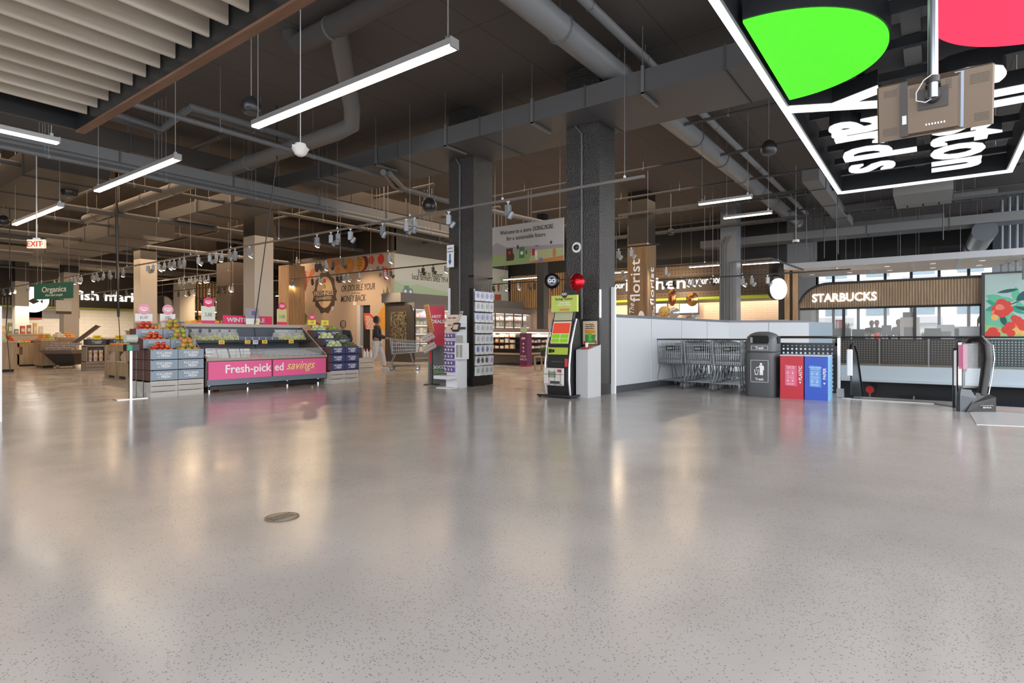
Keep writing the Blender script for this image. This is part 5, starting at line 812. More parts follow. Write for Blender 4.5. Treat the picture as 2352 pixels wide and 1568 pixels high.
# ================= GIFT CARD RACK =================
ry = 8.06; rx0, rx1 = OY(1090, 0, ry).x, OY(1130, 0, ry).x; t = thing('card_rack', 'tall black wire rack full of gift cards on the column side', 'rack', ((rx0+rx1)/2, ry, 0)); hw = (rx1-rx0)/2+.02
m = MB(); [m.tube([(x, .08, .0), (x, .08, 2.32)], .006, 4) for x in (-hw, hw)]; [m.tube([(-hw+i*2*hw/8, .08, .06), (-hw+i*2*hw/8, .08, 2.3)], .003, 4) for i in range(9)]; [m.tube([(-hw, .08, .06+j*.075), (hw, .08, .06+j*.075)], .0025, 4) for j in range(30)]; m.build('wire_grid', black, t)
MB().box(-hw, hw, .07, .115, 0, .4).box(-hw-.03, -hw, .0, .11, 0, 2.15).build('backing', black, t)
rows = [OY(1108, y, ry).z for y in (692, 716, 741, 765, 790, 814, 839, 862)]; cardm = M('card_white', (.68, .70, .74), .45); cfirst = None; prints = [M('card_print_%d' % i, c, .5) for i, c in enumerate(((.35, .38, .55), (.45, .45, .45), (.15, .2, .4), (.10, .10, .11), (.35, .42, .38)))]
place = ('topmost', 'second', 'third', 'fourth', 'fifth', 'sixth', 'seventh', 'lowest'); pos = ('first', 'second', 'third', 'last')
protos = []
for i in range(5): m = MB(); m.bbox(-.072, .072, -.02, .02, 0, .21, .004); m.disc(0, .115, .05, .062, .003, face_my(0, -.02, 0), 1, 16); m.box(-.05, .05, -.022, -.02, .185, .195, 1); protos.append(m.mesh('gift_card', [cardm, prints[i]]))
for r_, z in enumerate(rows):
    MB().box(-hw, hw, -.03, .0, z-rows[-1]*0-.0-.012, z+.006).build('pocket_bar', black, t)
    for c_ in range(4):
        lb = pos[c_]+' stack of gift cards in the '+place[r_]+' row of the black rack'; o = bpy.data.objects.new('gift_card', protos[(0, 1, 0, 1, 1, 2, 3, 4)[r_] if c_ != 3 else (r_ % 2)]); C.objects.link(o)
        tag(o, lb, 'gift card', 'gift cards on the black rack'); o.location = ((rx0+rx1)/2-hw+.10+c_*(2*hw-.18)/3, ry-.01+random.uniform(-.006, .006), z+.004); o.rotation_euler = (random.uniform(-.03, .08), random.uniform(-.05, .05), random.uniform(-.12, .12))
m = MB(); [m.tube([(x, -.0, 2.42), (x, .15, 2.42)], .02, 6) for x in (-hw, hw)]; m.tube([(-hw, -.02, 2.42), (0, -.02, 2.40), (hw, -.02, 2.42)], .004, 4); m.tube([(-hw, -.02, 2.34), (hw, -.02, 2.34)], .004, 4); m.build('top_rail', black, t)
# ================= WHITE PACKET DISPLAY =================
X = 9.05; d0, d1 = OX(1026, 0, X).y, OX(1051, 0, X).y; t = thing('packet_display', 'narrow white floor display holding rows of purple packets', 'display stand', (X, (d0+d1)/2, 0)); w2 = (d0-d1)/2; wp = M('display_white', (.70, .72, .76), .45)
MB().box(.0, .30, -w2, w2, .0, 1.55).build('column', wp, t); MB().box(-.28, .0, -w2, w2+.12, .20, .27).box(-.22, .02, -w2, w2+.1, 0, .02).box(-.02, 0, -w2, w2, .02, .2).build('tray', wp, t); MB().box(-.015, 0, -w2+.0, w2, 1.18, 1.56).build('header', M('display_cream', (.72, .60, .48), .5), t)
fr = face_mx(-.017, 0, 0); pic([('header_print', mar, [('b', -.10, -.01, 1.48, 1.50), ('b', .02, .12, 1.48, 1.50), ('b', -.10, -.01, 1.33, 1.35), ('b', .02, .12, 1.33, 1.35), ('b', -.02, .02, 1.24, 1.28)])], t, fr)
for k_, z in enumerate((1.06, .90, .76, .62, .48, .34)): MB().box(-.09, 0, -w2, w2, z-.012, z).build('shelf', wp, t)
m = MB(); m.bbox(-.03, .03, -.035, .035, 0, .10, .006); m.box(-.033, -.03, -.01, .03, .03, .08, 1); pm = m.mesh('packet', [M('packet_purple', (.10, .06, .28), .35), M('packet_pale', (.65, .55, .5), .4)])
nm_ = ('topmost', 'second', 'third', 'fourth', 'fifth', 'lowest')
for k_, z in enumerate((1.06, .90, .76, .62, .48, .34)):
    for j in range(3):
        o = bpy.data.objects.new('packet', pm); C.objects.link(o); o.location = (X-.05, (d0+d1)/2+w2-.05-j*.085, z); tag(o, ('outer', 'middle', 'inner')[j]+' purple packet on the '+nm_[k_]+' shelf of the white display', 'packet', 'purple packets on the white display')
t2 = thing('brochure_box', 'small white wall box with two clear windows on the packet display side', 'brochure holder', (9.1, OX(1064, 0, 9.1).y, .62)); MB().box(-.12, .10, -.07, .14, 0, .34).build('box', wp, t2)
for y in (-.05, .05): MB().box(-.125, -.12, y-.03, y+.045, .04, .30).build('window', M('box_window', (.35, .35, .33), .2), t2)
MB().box(-.1, -.09, -.07, .12, .34, .50).build('grey_card', M('card_grey', (.38, .37, .35), .5), t2)
# price scanner unit
p = OX(1050, 745, 8.9); t = thing('price_scanner', 'tilted price scanner screen with cream notice above it on the packet display', 'scanner', tuple(p)); fr = FR((0, 0, 0), (0, -1, 0), (.35, 0, 1)); m = MB(); m.T = fr; m.box(-.06, .10, -.16, .02, 0, .05); m.build('body', kb, t); m = MB(); m.T = fr; m.box(-.045, .085, -.13, -.02, .05, .054); m.build('screen', M('scanner_screen', (.55, .42, .34), .4, emit=.15), t)
m = MB(); m.T = FR((0, 0, .03), (-.35, -1, 0), (.3, -.25, 1)); m.box(-.06, .08, 0, .26, .0, .006); m.build('notice', M('notice_cream', (.55, .50, .45), .5), t); m = MB(); m.T = FR((0, 0, .03), (-.35, -1, 0), (.3, -.25, 1)); m.box(-.05, .07, .20, .235, .006, .008); m.build('notice_heading', M('sign_navy', (.05, .08, .18), .5), t); MB().box(.0, .25, -.02, .14, -.1, -.05).build('arm', kb, t)
# ================= SNACK STANCHION =================
g = OZ(992, 883); t = thing('snack_stanchion', 'black post on a round base carrying angled snack trays', 'stand', tuple(g)); MB().lathe([(.19, 0), (.19, .012), (.03, .03)], n=28).build('base', kb, t, True); MB().tube([(0, 0, .02), (0, 0, 1.0)], .028, 10).build('post', kb, t, True); MB().box(-.034, .0, -.0, .034, .50, .78).build('red_strip', M('strip_red', (.6, .03, .02), .5), t)
snk = M('snack_orange', (.50, .20, .07), .4); snk2 = M('snack_silver', (.48, .42, .38), .3)
def tray(z, ry_, w_, h, mt, lb, dx=0, ang=0.0):
    o = thing('snack_tray', lb, 'snack box', (g.x-.04+dx*RT[0], g.y+dx*RT[1], z), TH-math.pi/2); m = MB(); m.T = Matrix.Rotation(ang, 4, 'Y') @ Matrix.Rotation(.3, 4, 'X'); m.box(-w_/2, w_/2, -.08, .02, 0, h); m.build('carton', mt, o)
    m = MB(); m.T = Matrix.Rotation(ang, 4, 'Y') @ Matrix.Rotation(.3, 4, 'X'); n = max(2, int(h/.06))
    for i in range(n): m.box(-w_/2+.01, w_/2-.01, -.083, -.08, i*h/n+.012, i*h/n+.02)
    m.build('pack_edge', brn, o); return o
tray(.80, 0, .30, .13, snk2, 'lowest silver-faced snack box on the black post', .0, -.5); tray(1.02, 0, .28, .15, snk2, 'upper silver-faced snack box on the black post', -.02, -.5); tray(1.22, 0, .10, .62, snk, 'tall orange strip of snack bars leaning at the top of the post', .03, -.17)
MB().tube([(0, 0, .9), (.02, .02, 1.35)], .012, 6).build('upright', kb, t)
p = WD(1003, 722, 13.6); t = thing('deals_sign', 'red hot deals sign behind the snack stand', 'sign', (p.x, p.y, 0)); fr = FR((0, 0, 0), (RT[0], RT[1], 0), U); h0 = WD(1003, 765, 13.6).z; h1 = WD(1003, 703, 13.6).z
m = MB(); m.T = fr; m.box(-.19, .19, h0-.3, h1, -.02, 0); m.build('panel', M('deals_red', (.60, .012, .05), .5), t); m = MB(); m.text('HOT', .10, fr @ Matrix.Translation((.0, h1-.28, .002)), bold=.03); m.text('DEALS', .11, fr @ Matrix.Translation((.03, h1-.40, .002)), bold=.03); m.build('lettering', M('deals_white', (.75, .8, .8), .5), t)
m = MB(); m.T = fr; m.box(-.2, .3, 0, h0-.3, -.3, .0); m.build('black_case', kb, t); m = MB(); m.text('GOOD', .10, fr @ Matrix.Translation((.05, .33, .004)), bold=.01); m.build('case_lettering', wtext, t); m = MB(); m.text('DEAL', .10, fr @ Matrix.Translation((.05, .22, .004)), bold=.01); m.build('case_green_lettering', M('case_green', (.15, .5, .06), .5), t)
# ================= PRODUCE =================
def crate_mesh(front, side, name):
    m = MB(); w_, d, h, q = .455, .30, .187, .012
    m.box(0, w_, 0, d, 0, .012, 1); m.box(0, w_, 0, q, 0, h, 0); m.box(0, w_, d-q, d, 0, h, 1); m.box(0, q, q, d-q, 0, h, 1); m.box(w_-q, w_, q, d-q, 0, h, 1)
    m.text('FOCUSING', .062, face_my(w_/2, -.0005, .105), 2, .004, .002, sx=.86); m.text('on', .04, face_my(w_/2-.095, -.0005, .055), 2, .0, .002); m.text('FRESH', .066, face_my(w_/2+.025, -.0005, .05), 2, .008, .002, sx=.9)
    m.box(.02, .05, -.001, 0, h-.01, h, 1); return m.mesh(name, [front, side, wtext])
cg = crate_mesh(M('crate_navy_glare', (.22, .28, .34), .35), M('crate_brown_side', (.10, .05, .042), .45), 'crate'); cn = crate_mesh(M('crate_navy', (.045, .055, .15), .35), M('crate_brown_side', None), 'crate'); ck = crate_mesh(M('crate_slate', (.05, .058, .07), .4), M('crate_dark_side', (.05, .035, .03), .5), 'crate')  # daylight glare on navy cardboard is painted into the grey-blue front
def put(mesh, name, loc, label, cat, group=None, rz=0, sc_=None):
    o = bpy.data.objects.new(name, mesh); C.objects.link(o); o.location = loc; o.rotation_euler = (0, 0, rz)
    if sc_: o.scale = sc_
    return tag(o, label, cat, group)
def base_box(x0, x1, y0, y1, h, lb, mt=greywood):
    t = thing('slatted_crate_base', lb, 'wooden crate', (x0, y0, 0)); a, b = x1-x0, y1-y0
    n = 3; g_ = .012
    for i in range(n): MB().box(0, a, 0, .02, i*(h/n)+(g_ if i else 0), (i+1)*h/n).build('slat', mt, t)
    MB().box(0, .03, .02, b, 0, h).box(a-.03, a, .02, b, 0, h).box(0, a, b-.02, b, 0, h).box(.0, a, .02, b, h-.02, h).build('box', mt, t); return t
W = .465; fruit_top = {}
lvl = ('bottom', 'second', 'third', 'fourth', 'top')
def stack(x0, y0, cols, counts, mesh, where, basem=greywood, bh=.295, w_=W):
    for c_ in range(cols):
        cn_ = ('outer', 'inner', 'third')[c_]+' column'
        for r_, n in enumerate(counts):
            y = y0+r_*.312; base_box(x0+c_*w_, x0+c_*w_+w_-.008, y, y+.305, bh, 'slatted wooden base, %s, %s row of %s' % (cn_, ('front', 'middle', 'back')[r_], where), basem)
            for k_ in range(n):
                put(mesh, 'produce_crate', (x0+c_*w_+.003, y, bh+.001+k_*.19), '%s crate in the %s, %s row, of %s' % (lvl[k_] if k_ < n-1 else 'topmost', cn_, ('front', 'middle', 'back')[r_], where), 'produce crate', 'stacked produce crates, '+where)
            fruit_top[(where, c_, r_)] = (x0+c_*w_, y, bh+n*.19)
pw = greywood
stack(4.37, 11.22, 2, (3, 4, 5), cg, 'the grey-blue stack with mangoes')
stack(8.10, 11.14, 2, (3, 4, 5), cn, 'the navy stack with avocados', w_=.405) if False else None
cn2 = cn
def stack2():
    for c_ in range(2):
        for r_, n in enumerate((3, 4, 5)):
            x = 8.12+c_*.40; y = 11.16+r_*.312; base_box(x, x+.392, y, y+.305, .295, 'slatted wooden base, %s side, %s row of the navy stack' % (('case', 'aisle')[c_], ('front', 'middle', 'back')[r_]))
            for k_ in range(n): put(cn2, 'produce_crate', (x+.003, y, .296+k_*.19), '%s navy crate, %s side, %s row of the lime and avocado stack' % (lvl[k_] if k_ < n-1 else 'topmost', ('case', 'aisle')[c_], ('front', 'middle', 'back')[r_]), 'produce crate', 'stacked navy crates', 0, (.85, 1, 1))
            fruit_top[('navy', c_, r_)] = (x, y, .295+n*.19)
stack2()
def fruit_mesh(name, col, col2, rx=.05, rz=.045, kind=0):
    m = MB(); m.lathe([(.001, -rz), (rx*.5, -rz*.88), (rx*.87, -rz*.5), (rx, 0), (rx*.9, rz*.45), (rx*.55, rz*.85), (.001, rz*.95)], n=10, sy=.86 if kind == 1 else 1); m.lathe([(.004, rz*.92), (.003, rz*1.15)], n=5, mi=1)
    mt = M('fruit_'+name, col, .3, var=.0)
    if name not in FM:
        N = mt.node_tree.nodes; L = mt.node_tree.links; tc = N.new('ShaderNodeTexCoord'); nz = N.new('ShaderNodeTexNoise'); nz.inputs['Scale'].default_value = 7; oi = N.new('ShaderNodeObjectInfo'); ad = N.new('ShaderNodeVectorMath'); ad.operation = 'ADD'
        L.new(tc.outputs['Object'], ad.inputs[0]); L.new(oi.outputs['Location'], ad.inputs[1]); L.new(ad.outputs[0], nz.inputs['Vector']); r = N.new('ShaderNodeValToRGB'); r.color_ramp.elements[0].position = .42; r.color_ramp.elements[1].position = .58; r.color_ramp.elements[0].color = (*col, 1); r.color_ramp.elements[1].color = (*col2, 1)
        L.new(nz.outputs['Fac'], r.inputs[0]); L.new(r.outputs[0], N['Principled BSDF'].inputs['Base Color'])
    FM[name] = m.mesh(name, [mt, M('stem_green', (.08, .10, .03), .6)], True); return FM[name]
FM = {}
mango = fruit_mesh('mango', (.28, .34, .05), (.55, .20, .04), .062, .05, 1); tomato = fruit_mesh('tomato', (.50, .035, .02), (.60, .12, .03), .040, .034); lime = fruit_mesh('lime', (.16, .26, .03), (.28, .34, .06), .034, .034); avoc = fruit_mesh('avocado', (.05, .09, .02), (.10, .12, .03), .036, .05)
orange = fruit_mesh('orange', (.68, .25, .03), (.72, .33, .05), .042, .04); peach = fruit_mesh('peach', (.62, .12, .04), (.70, .35, .08), .042, .04); lemon = fruit_mesh('pear', (.55, .50, .08), (.48, .46, .14), .042, .05); pepper = fruit_mesh('pepper', (.62, .06, .02), (.70, .15, .02), .042, .045)
greenv = fruit_mesh('cabbage', (.35, .48, .16), (.55, .62, .35), .06, .06); pepo = fruit_mesh('potato', (.60, .54, .42), (.66, .62, .52), .055, .05)
def heap(mesh, name, x0, x1, y0, y1, z, n, r, label, cat, rise=.5):
    k_ = 0; lay = 0; cx_, cy_ = (x0+x1)/2, (y0+y1)/2; hx, hy = (x1-x0)/2-r*.3, (y1-y0)/2-r*.3
    while k_ < n and lay < 3:
        f = 1-lay*.27; nx = max(1, int(2*hx*f/(2*r)+.7)); ny = max(1, int(2*hy*f/(2*r)+.7))
        for i in range(nx):
            for j in range(ny):
                if k_ >= n: return
                x = cx_+hx*f*((2*i+1)/nx-1)+random.uniform(-.1, .1)*r; y = cy_+hy*f*((2*j+1)/ny-1)+random.uniform(-.1, .1)*r
                o = put(mesh, name, (x, y, z+r*.25+lay*r*1.25), label, cat, label); o.rotation_euler = (random.uniform(-.7, .7), random.uniform(-.7, .7), random.uniform(0, 6)); k_ += 1
        lay += 1
S1 = 'the grey-blue stack with mangoes'
for r_, nm in enumerate(('front', 'middle', 'back')):
    x, y, z = fruit_top[(S1, 0, r_)]; heap(tomato, 'tomato', x+.02, x+.44, y+.02, y+.29, z-.022, 26, .047, 'red tomato heaped in the %s crate row of the grey-blue stack' % nm, 'tomato')
    x, y, z = fruit_top[(S1, 1, r_)]; heap(mango, 'mango', x+.02, x+.44, y+.02, y+.29, z-.03, 15, .066, 'green and red mango heaped in the %s crate row of the grey-blue stack' % nm, 'mango')
    x, y, z = fruit_top[('navy', 1, r_)]; heap(*((lime, 'lime') if r_ == 2 else (avoc, 'avocado')), x+.02, x+.38, y+.02, y+.29, z-.012, 34, .036, ('dark green avocado heaped in the front crate of the navy stack', 'dark green avocado heaped in the middle crate of the navy stack', 'green lime piled high in the back crate of the navy stack')[r_], ('avocado', 'avocado', 'lime')[r_])
    x, y, z = fruit_top[('navy', 0, r_)]; heap(greenv, 'cabbage', x+.02, x+.38, y+.02, y+.29, z-.005, 9, .055, 'pale green cabbage in the %s crate beside the avocados' % nm, 'cabbage')
# ---- refrigerated berry case ----
x0, x1, y0 = 5.37, 8.10, 11.30; Lc = x1-x0; t = thing('refrigerated_case', 'long open berry case with a pink Fresh-picked savings banner', 'refrigerated display', (x0, y0, 0)); cs = M('case_slate', (.085, .105, .13), .4); rimw = M('rim_blush', (.42, .32, .27), .4)
for xx in (0, Lc-.03): m = MB(); m.loft([[(xx+q, y, z) for y, z in ((0.02, .12), (.0, .66), (.95, 1.30), (1.12, 1.34), (1.12, .12))] for q in (0, .03)]); m.build('end_panel', M('end_bronze', (.10, .075, .06), .35), t)
MB().box(.03, Lc-.03, .02, 1.1, .14, .50).build('body', cs, t); MB().box(.0, Lc, -.02, .06, .62, .67).box(.0, Lc, -.03, .0, .64, .655).build('front_rim', [rimw], t); MB().box(.03, Lc-.03, .02, .05, .5, .62).build('front_band', cs, t)
m = MB(); m.tube([(.01, .0, .68), (.01, .95, 1.32)], .014, 6); m.tube([(Lc-.01, 0, .68), (Lc-.01, .95, 1.32)], .014, 6); m.build('side_trim', rimw, t); MB().box(.03, Lc-.03, 1.05, 1.12, .5, 1.30).build('back_panel', cs, t)
MB().box(-.02, Lc+.22, .98, 1.25, 1.30, 1.37).build('top_ledge', M('ledge_blush', (.46, .40, .35), .45), t); MB().box(.03, Lc-.03, .55, 1.05, .98, 1.0).box(.03, Lc-.03, .53, .56, .97, 1.02).build('shelf', black, t)
MB().loft([[(.03, .04, .56), (Lc-.03, .04, .56), (Lc-.03, 1.05, .74), (.03, 1.05, .74)], [(.03, .04, .59), (Lc-.03, .04, .59), (Lc-.03, 1.05, .77), (.03, 1.05, .77)]]).build('lower_deck', cs, t); MB().box(.1, Lc-.1, .05, 1.0, .05, .12).build('plinth', black, t)
for xx in (.12, .9, 1.8, Lc-.15): MB().tube([(xx, .12, 0), (xx, .12, .14)], .03, 8).build('caster', steel, t)
MB().box(.04, Lc*.495, -.02, .02, .25, .60).build('banner', M('banner_pink', (.78, .115, .29), .4), t, label='pink banner half reading Fresh-pick'); MB().box(Lc*.51, Lc-.03, -.02, .02, .25, .60).build('banner', M('banner_pink', None), t, label='pink banner half reading ed savings'); MB().box(.02, Lc-.02, -.005, .02, .14, .25).build('kick_panel', M('kick_blue', (.14, .18, .22), .35), t)
fr = face_my(0, -.022, 0); m = MB(); bt = lambda s_, a_, b_, sz, zz, bo, sh=0: m.text(s_, sz, fr @ Matrix.Translation(((OY(a_, 0, y0).x+OY(b_, 0, y0).x)/2-x0, zz, 0)), bold=bo, shear=sh, wd=OY(b_, 0, y0).x-OY(a_, 0, y0).x); bt('Fresh-pick', 517, 622, .235, .37, .012); m.build('banner_lettering', wtext, t); m = MB(); bt('ed', 630, 650, .235, .37, .012); m.build('banner_lettering', wtext, t); m = MB(); bt('savings', 657, 722, .26, .38, .0, .4); m.build('script_lettering', M('script_yellow', (.78, .72, .22), .5), t)
m = MB(); m.box(.05, Lc-.05, .09, .10, .66, .84); m.build('front_glass', glass, t)
m = MB(); [m.tube([(.05+i*.15, .10, .68), (.05+i*.15, .10, .86)], .0035, 4) for i in range(9)]; [m.tube([(.05, .10, z), (1.25, .10, z)], .0035, 4) for z in (.72, .79, .86)]; m.build('wire_fence', chrome, t)
# berries and grapes
def clam(w_, d, h, col, name):
    m = MB(); m.bbox(-w_/2, w_/2, -d/2, d/2, 0, h, .008, 0)
    for i in range(6):
        for j in range(4): m.ell((-w_/2+.02+i*(w_-.04)/5, -d/2-.001, .015+j*(h-.03)/3), .011, .004, .011, 6, 1, 4)
    return m.mesh(name, [M('clamshell', (.45, .48, .52), .15), M('berry_'+name, col, .35)])
cb = clam(.15, .12, .085, (.07, .10, .22), 'berry_pack'); cr_ = clam(.15, .12, .085, (.5, .05, .04), 'berry_pack_red')
for j in range(9): 
    for k_ in range(4): put(cb, 'berry_pack', (x0+1.34+j*.155-.02*k_, y0+.20+.14*k_, .626+.025*k_), 'clear blueberry pack in the lower deck of the berry case, %s row' % ('front', 'second', 'third', 'back')[k_], 'berry pack', 'blueberry packs in the berry case, %s row' % ('front', 'second', 'third', 'back')[k_]).rotation_euler.x = .18
for j in range(2): put(cr_, 'berry_pack', (x0+1.03+j*.155, y0+.22, .635), 'red strawberry pack between the white flyers and the blueberries', 'berry pack', 'red strawberry packs in the berry case')
for j in range(6): put(cb, 'berry_pack', (x0+1.05+j*.155, y0+.68, 1.001), 'blueberry pack on the upper shelf of the berry case', 'berry pack', 'blueberry packs on the upper shelf')
def grapes(seed):
    random.seed(seed); m = MB()
    for i in range(80): a = random.uniform(0, 6.28); r = .13*random.random()**.5; m.ell((r*math.cos(a)*1.1, r*math.sin(a)*.85, .02+random.uniform(0, .16)*(1-r/.16)), .017, .017, .017, 7, i % 3 == 0, 5)
    return m.mesh('grapes', [M('grape_green', (.50, .54, .14), .25), M('grape_yellow', (.62, .60, .22), .25)], True)
gm = [grapes(3), grapes(5)]; bagm = M('clear_bag', (.9, .92, .95), .15, alpha=.22, spec=.8)
for i, xx in enumerate((.14, .34, .54, .74, .93, 1.98, 2.16, 2.34, 2.52)):
    t2 = thing('grape_bag', '%s bag of green grapes on the upper shelf of the berry case' % ('first', 'second', 'third', 'fourth', 'fifth', 'sixth', 'seventh', 'eighth', 'last')[i], 'bag of grapes', (x0+xx, y0+.74, 1.001), random.uniform(-.4, .4), 'bags of green grapes')
    g_ = bpy.data.objects.new('grapes', gm[i % 2]); C.objects.link(g_); g_.parent = t2; m = MB(); m.loft([[(.15*math.cos(a)*s, .11*math.sin(a)*s*(1 if z < .13 else .3), z) for a in [2*math.pi*k/12 for k in range(12)]] for s, z in ((.9, .0), (1, .06), (.85, .16), (.5, .21), (.7, .25))], caps=False); m.build('clear_bag', bagm, t2, True)
random.seed(9)
for i, xx in enumerate((.25, .47, .72, .95)): 
    m = MB(); m.T = Matrix.Rotation(-.5, 4, 'X'); m.box(-.09, .09, 0, .01, 0, .22); one_ = m; o = bpy.data.objects.new('white_leaflet_card', m.mesh('card', M('leaflet', (.62, .62, .64), .5))); C.objects.link(o); o.location = (x0+xx, y0+.22, .63); o.scale = (1.15, 1, 1.1); tag(o, '%s glossy white card lying in the lower deck of the berry case' % ('first', 'second', 'third', 'last')[i], 'card', 'white cards in the berry case')
def pricetag(x, y, z, lb, txt='3.99', col=(.80, .62, .04), w_=.12, h=.085, band_=True):
    t = thing('price_tag', lb, 'price tag', (x, y, z)); MB().box(-w_/2, w_/2, -.004, 0, 0, h).build('card', M('tag_%d' % int(col[0]*100+col[2]*10), col, .5), t); m = MB(); m.text(txt, h*.5, face_my(0, -.005, h*.4), bold=.01); m.build('lettering', ink, t)
    if band_: MB().box(-w_/2, w_/2, -.006, -.004, 0, h*.22).build('red_band', M('tag_red', (.62, .05, .08), .5), t)
for px, lb, c_ in ((509, 'yellow price tag under the first grapes on the berry case shelf', 1), (569, 'yellow price tag before the upper blueberry packs', 1), (587, 'white price tag between two yellow ones on the berry case shelf', 0), (608, 'yellow price tag after the white one on the berry case shelf', 1), (669, 'yellow price tag under the last grapes on the berry case shelf', 1)):
    x = OY(px, 0, y0+.52).x; pricetag(x, y0+.525, .93, lb, '3.99', (.80, .62, .04) if c_ else (.62, .60, .62), band_=bool(c_))
def sale(x, y, z, w_, h, lb, pale, txt, topz=None, disc=True, mt=None, stem=0):
    t = thing('sale_sign', lb, 'sale sign', (x, y, z)); MB().box(-w_/2, w_/2, -.008, 0, stem, stem+h).build('card', mt or M('sale_card_pale', (.66, .70, .60), .4), t); pk = M('sale_pale_pink', (.72, .30, .38), .45) if pale else M('sale_pink', (.72, .03, .14), .45)
    if stem: MB().tube([(0, 0, 0), (0, 0, stem)], .008, 6).build('stem', steel, t)
    fr = face_my(0, -.009, stem)
    m = MB(); m.text(txt, h*.30 if w_ < h else h*.45, fr @ Matrix.Translation((0, h*.42, .001)), sx=.8); m.build('lettering', M('sale_grey_ink', (.22, .24, .22), .5), t)
    m = MB(); m.box(-w_/2, w_/2, -.010, -.008, stem, stem+h*.18); m.build('lower_band', pk, t)
    if disc:
        r = w_*.36; m = MB(); m.disc(0, h+r*.82, r, r, .008, fr, 0, 26); m.build('disc', pk, t); m = MB(); m.poly([(-r*.62, h+r*.66), (0, h+r*.42), (r*.62, h+r*.66), (r*.62, h+r*1.16), (-r*.62, h+r*1.16)], .010, fr); m.build('disc_badge', wtext, t); m = MB(); m.text('SALE', r*.5, fr @ Matrix.Translation((0, h+r*.74, .0115)), bold=.02); m.build('disc_lettering', pk, t)
yL = y0+1.1; zL = 1.371
sale(OY(478, 0, yL).x, yL, zL, .29, .37, 'tall sale sign showing 2.88 standing on the berry case ledge', False, '2.88'); sale(OY(647, 0, yL).x, yL, zL, .25, .37, 'tall yellow-toned 2.88 sale sign near the end of the berry case ledge', False, '2.88', mt=M('sale_card_yellow', (.62, .58, .25), .4))
xa, xb = OY(512, 0, yL+.08).x, OY(625, 0, yL+.08).x; t = thing('winter_sale_banner', 'wide pink WINTER SALE banner on the berry case ledge', 'banner', ((xa+xb)/2, yL+.08, zL)); h = (xb-xa)/2; MB().loft([[(-h, 0, z), (h, 0, z), (h, .02, z), (-h, .02, z)] for z in (0, .19)]).build('board', M('winter_pink', (.75, .02, .11), .4), t); m = MB(); m.text('WINTER SALE', .13, face_my(-.05, -.002, .05), bold=.02, sx=1.1); m.build('lettering', M('winter_pale_blue', (.55, .72, .78), .5), t)
xa = OY(578, 0, yL-.02).x; t = thing('blueberry_sign', 'small grey sign picturing a bowl of blueberries above a white card', 'sign', (xa, yL-.04, zL)); MB().box(-.16, .16, -.006, 0, .13, .36).build('picture_board', M('berry_board', (.30, .30, .34), .5), t); MB().box(-.15, .16, -.012, -.006, 0, .13).build('white_card', wtext, t); m = MB(); m.disc(.02, .26, .10, .085, .004, face_my(0, -.006, 0), 0, 20); m.build('bowl', M('bowl_mauve', (.45, .30, .36), .5), t)
m = MB(); [m.disc(.02+.02*(i % 5-2)+.008*(i//5 % 2), .21+.02*(i//5), .011, .011, .007, face_my(0, -.006, 0), 0, 8) for i in range(25)]; m.build('berries', M('berry_paint', (.10, .16, .35), .5), t); m = MB(); m.disc(.08, .06, .045, .045, .003, face_my(0, -.012, 0), 0, 16); m.build('yellow_dot', M('dot_yellow', (.62, .60, .15), .5), t)
sx_, sy_, sz_ = fruit_top[(S1, 0, 2)]; sale(OY(330, 0, sy_+.3).x, sy_+.30, sz_+.0, .30, .17, 'pale pink sale disc over a white card behind the tomatoes', True, '$1.97', mt=M('sale_card_white', (.66, .68, .66), .3), stem=.12); sale(OY(385, 0, sy_+.3).x, sy_+.30, sz_+.0, .28, .17, 'pale pink sale disc over a white card behind the mangoes', True, '2/$5', mt=M('sale_card_white', None), stem=.13)
sx_, sy_, sz_ = fruit_top[('navy', 0, 2)]; xx = OY(716, 0, sy_+.3).x; sale(xx, sy_+.3, sz_, .22, .15, 'pink sale disc over a yellow 3.99 card behind the cabbages', False, '3.99', mt=M('sale_card_bright', (.80, .72, .05), .4), stem=.10); xx = OY(746, 0, sy_+.3).x; sale(xx, sy_+.3, sz_, .21, .15, 'bright yellow 4/5 price card standing behind the limes', False, '4/$5', disc=False, mt=M('sale_card_bright', None), stem=.10)
m = MB(); m.lathe([(.04, 0), (.05, .03), (.03, .05)], n=10); g = OZ(502, 897); one(MB().lathe([(.05, 0), (.06, .03), (.03, .06)], (g.x, g.y+.1, 0), 10), 'crumpled_wrapper', M('wrapper_red', (.45, .02, .04), .4), 'crumpled red wrapper on the floor under the berry case', 'litter'); g = OZ(480, 894); one(MB().lathe([(.05, 0), (.06, .04), (.03, .07)], (g.x, g.y+.1, 0), 7), 'crumpled_paper', white, 'crumpled white paper on the floor under the berry case', 'litter')
g = OZ(717, 890); one(MB().ell((g.x, g.y, .018), .018, .018, .018), 'fallen_grape', FM['pear'].materials[0], 'single pale grape lying on the floor before the berry case', 'grape')
# ---- tag-roll stand ----
g = OZ(300, 916); t = thing('bag_roll_stand', 'steel post on a flat base holding a roll of produce bags', 'stand', tuple(g)); MB().box(-.24, .24, -.10, .10, 0, .012).build('base', steel, t); MB().box(-.02, .02, -.02, .02, .012, .92).build('post', steel, t); m = MB(); m.T = FR((0, 0, 1.06), (0, 1, 0), U); m.lathe([(.0, -.09), (.075, -.09), (.075, .09), (0, .09)], n=18); m.build('bag_roll', M('roll_pale', (.48, .50, .44), .3), t, True); MB().box(-.09, .11, -.07, .07, .85, .96).build('holder', black, t); MB().box(-.08, .0, -.075, -.07, .86, .95).build('green_label', M('label_green', (.02, .35, .16), .5), t)
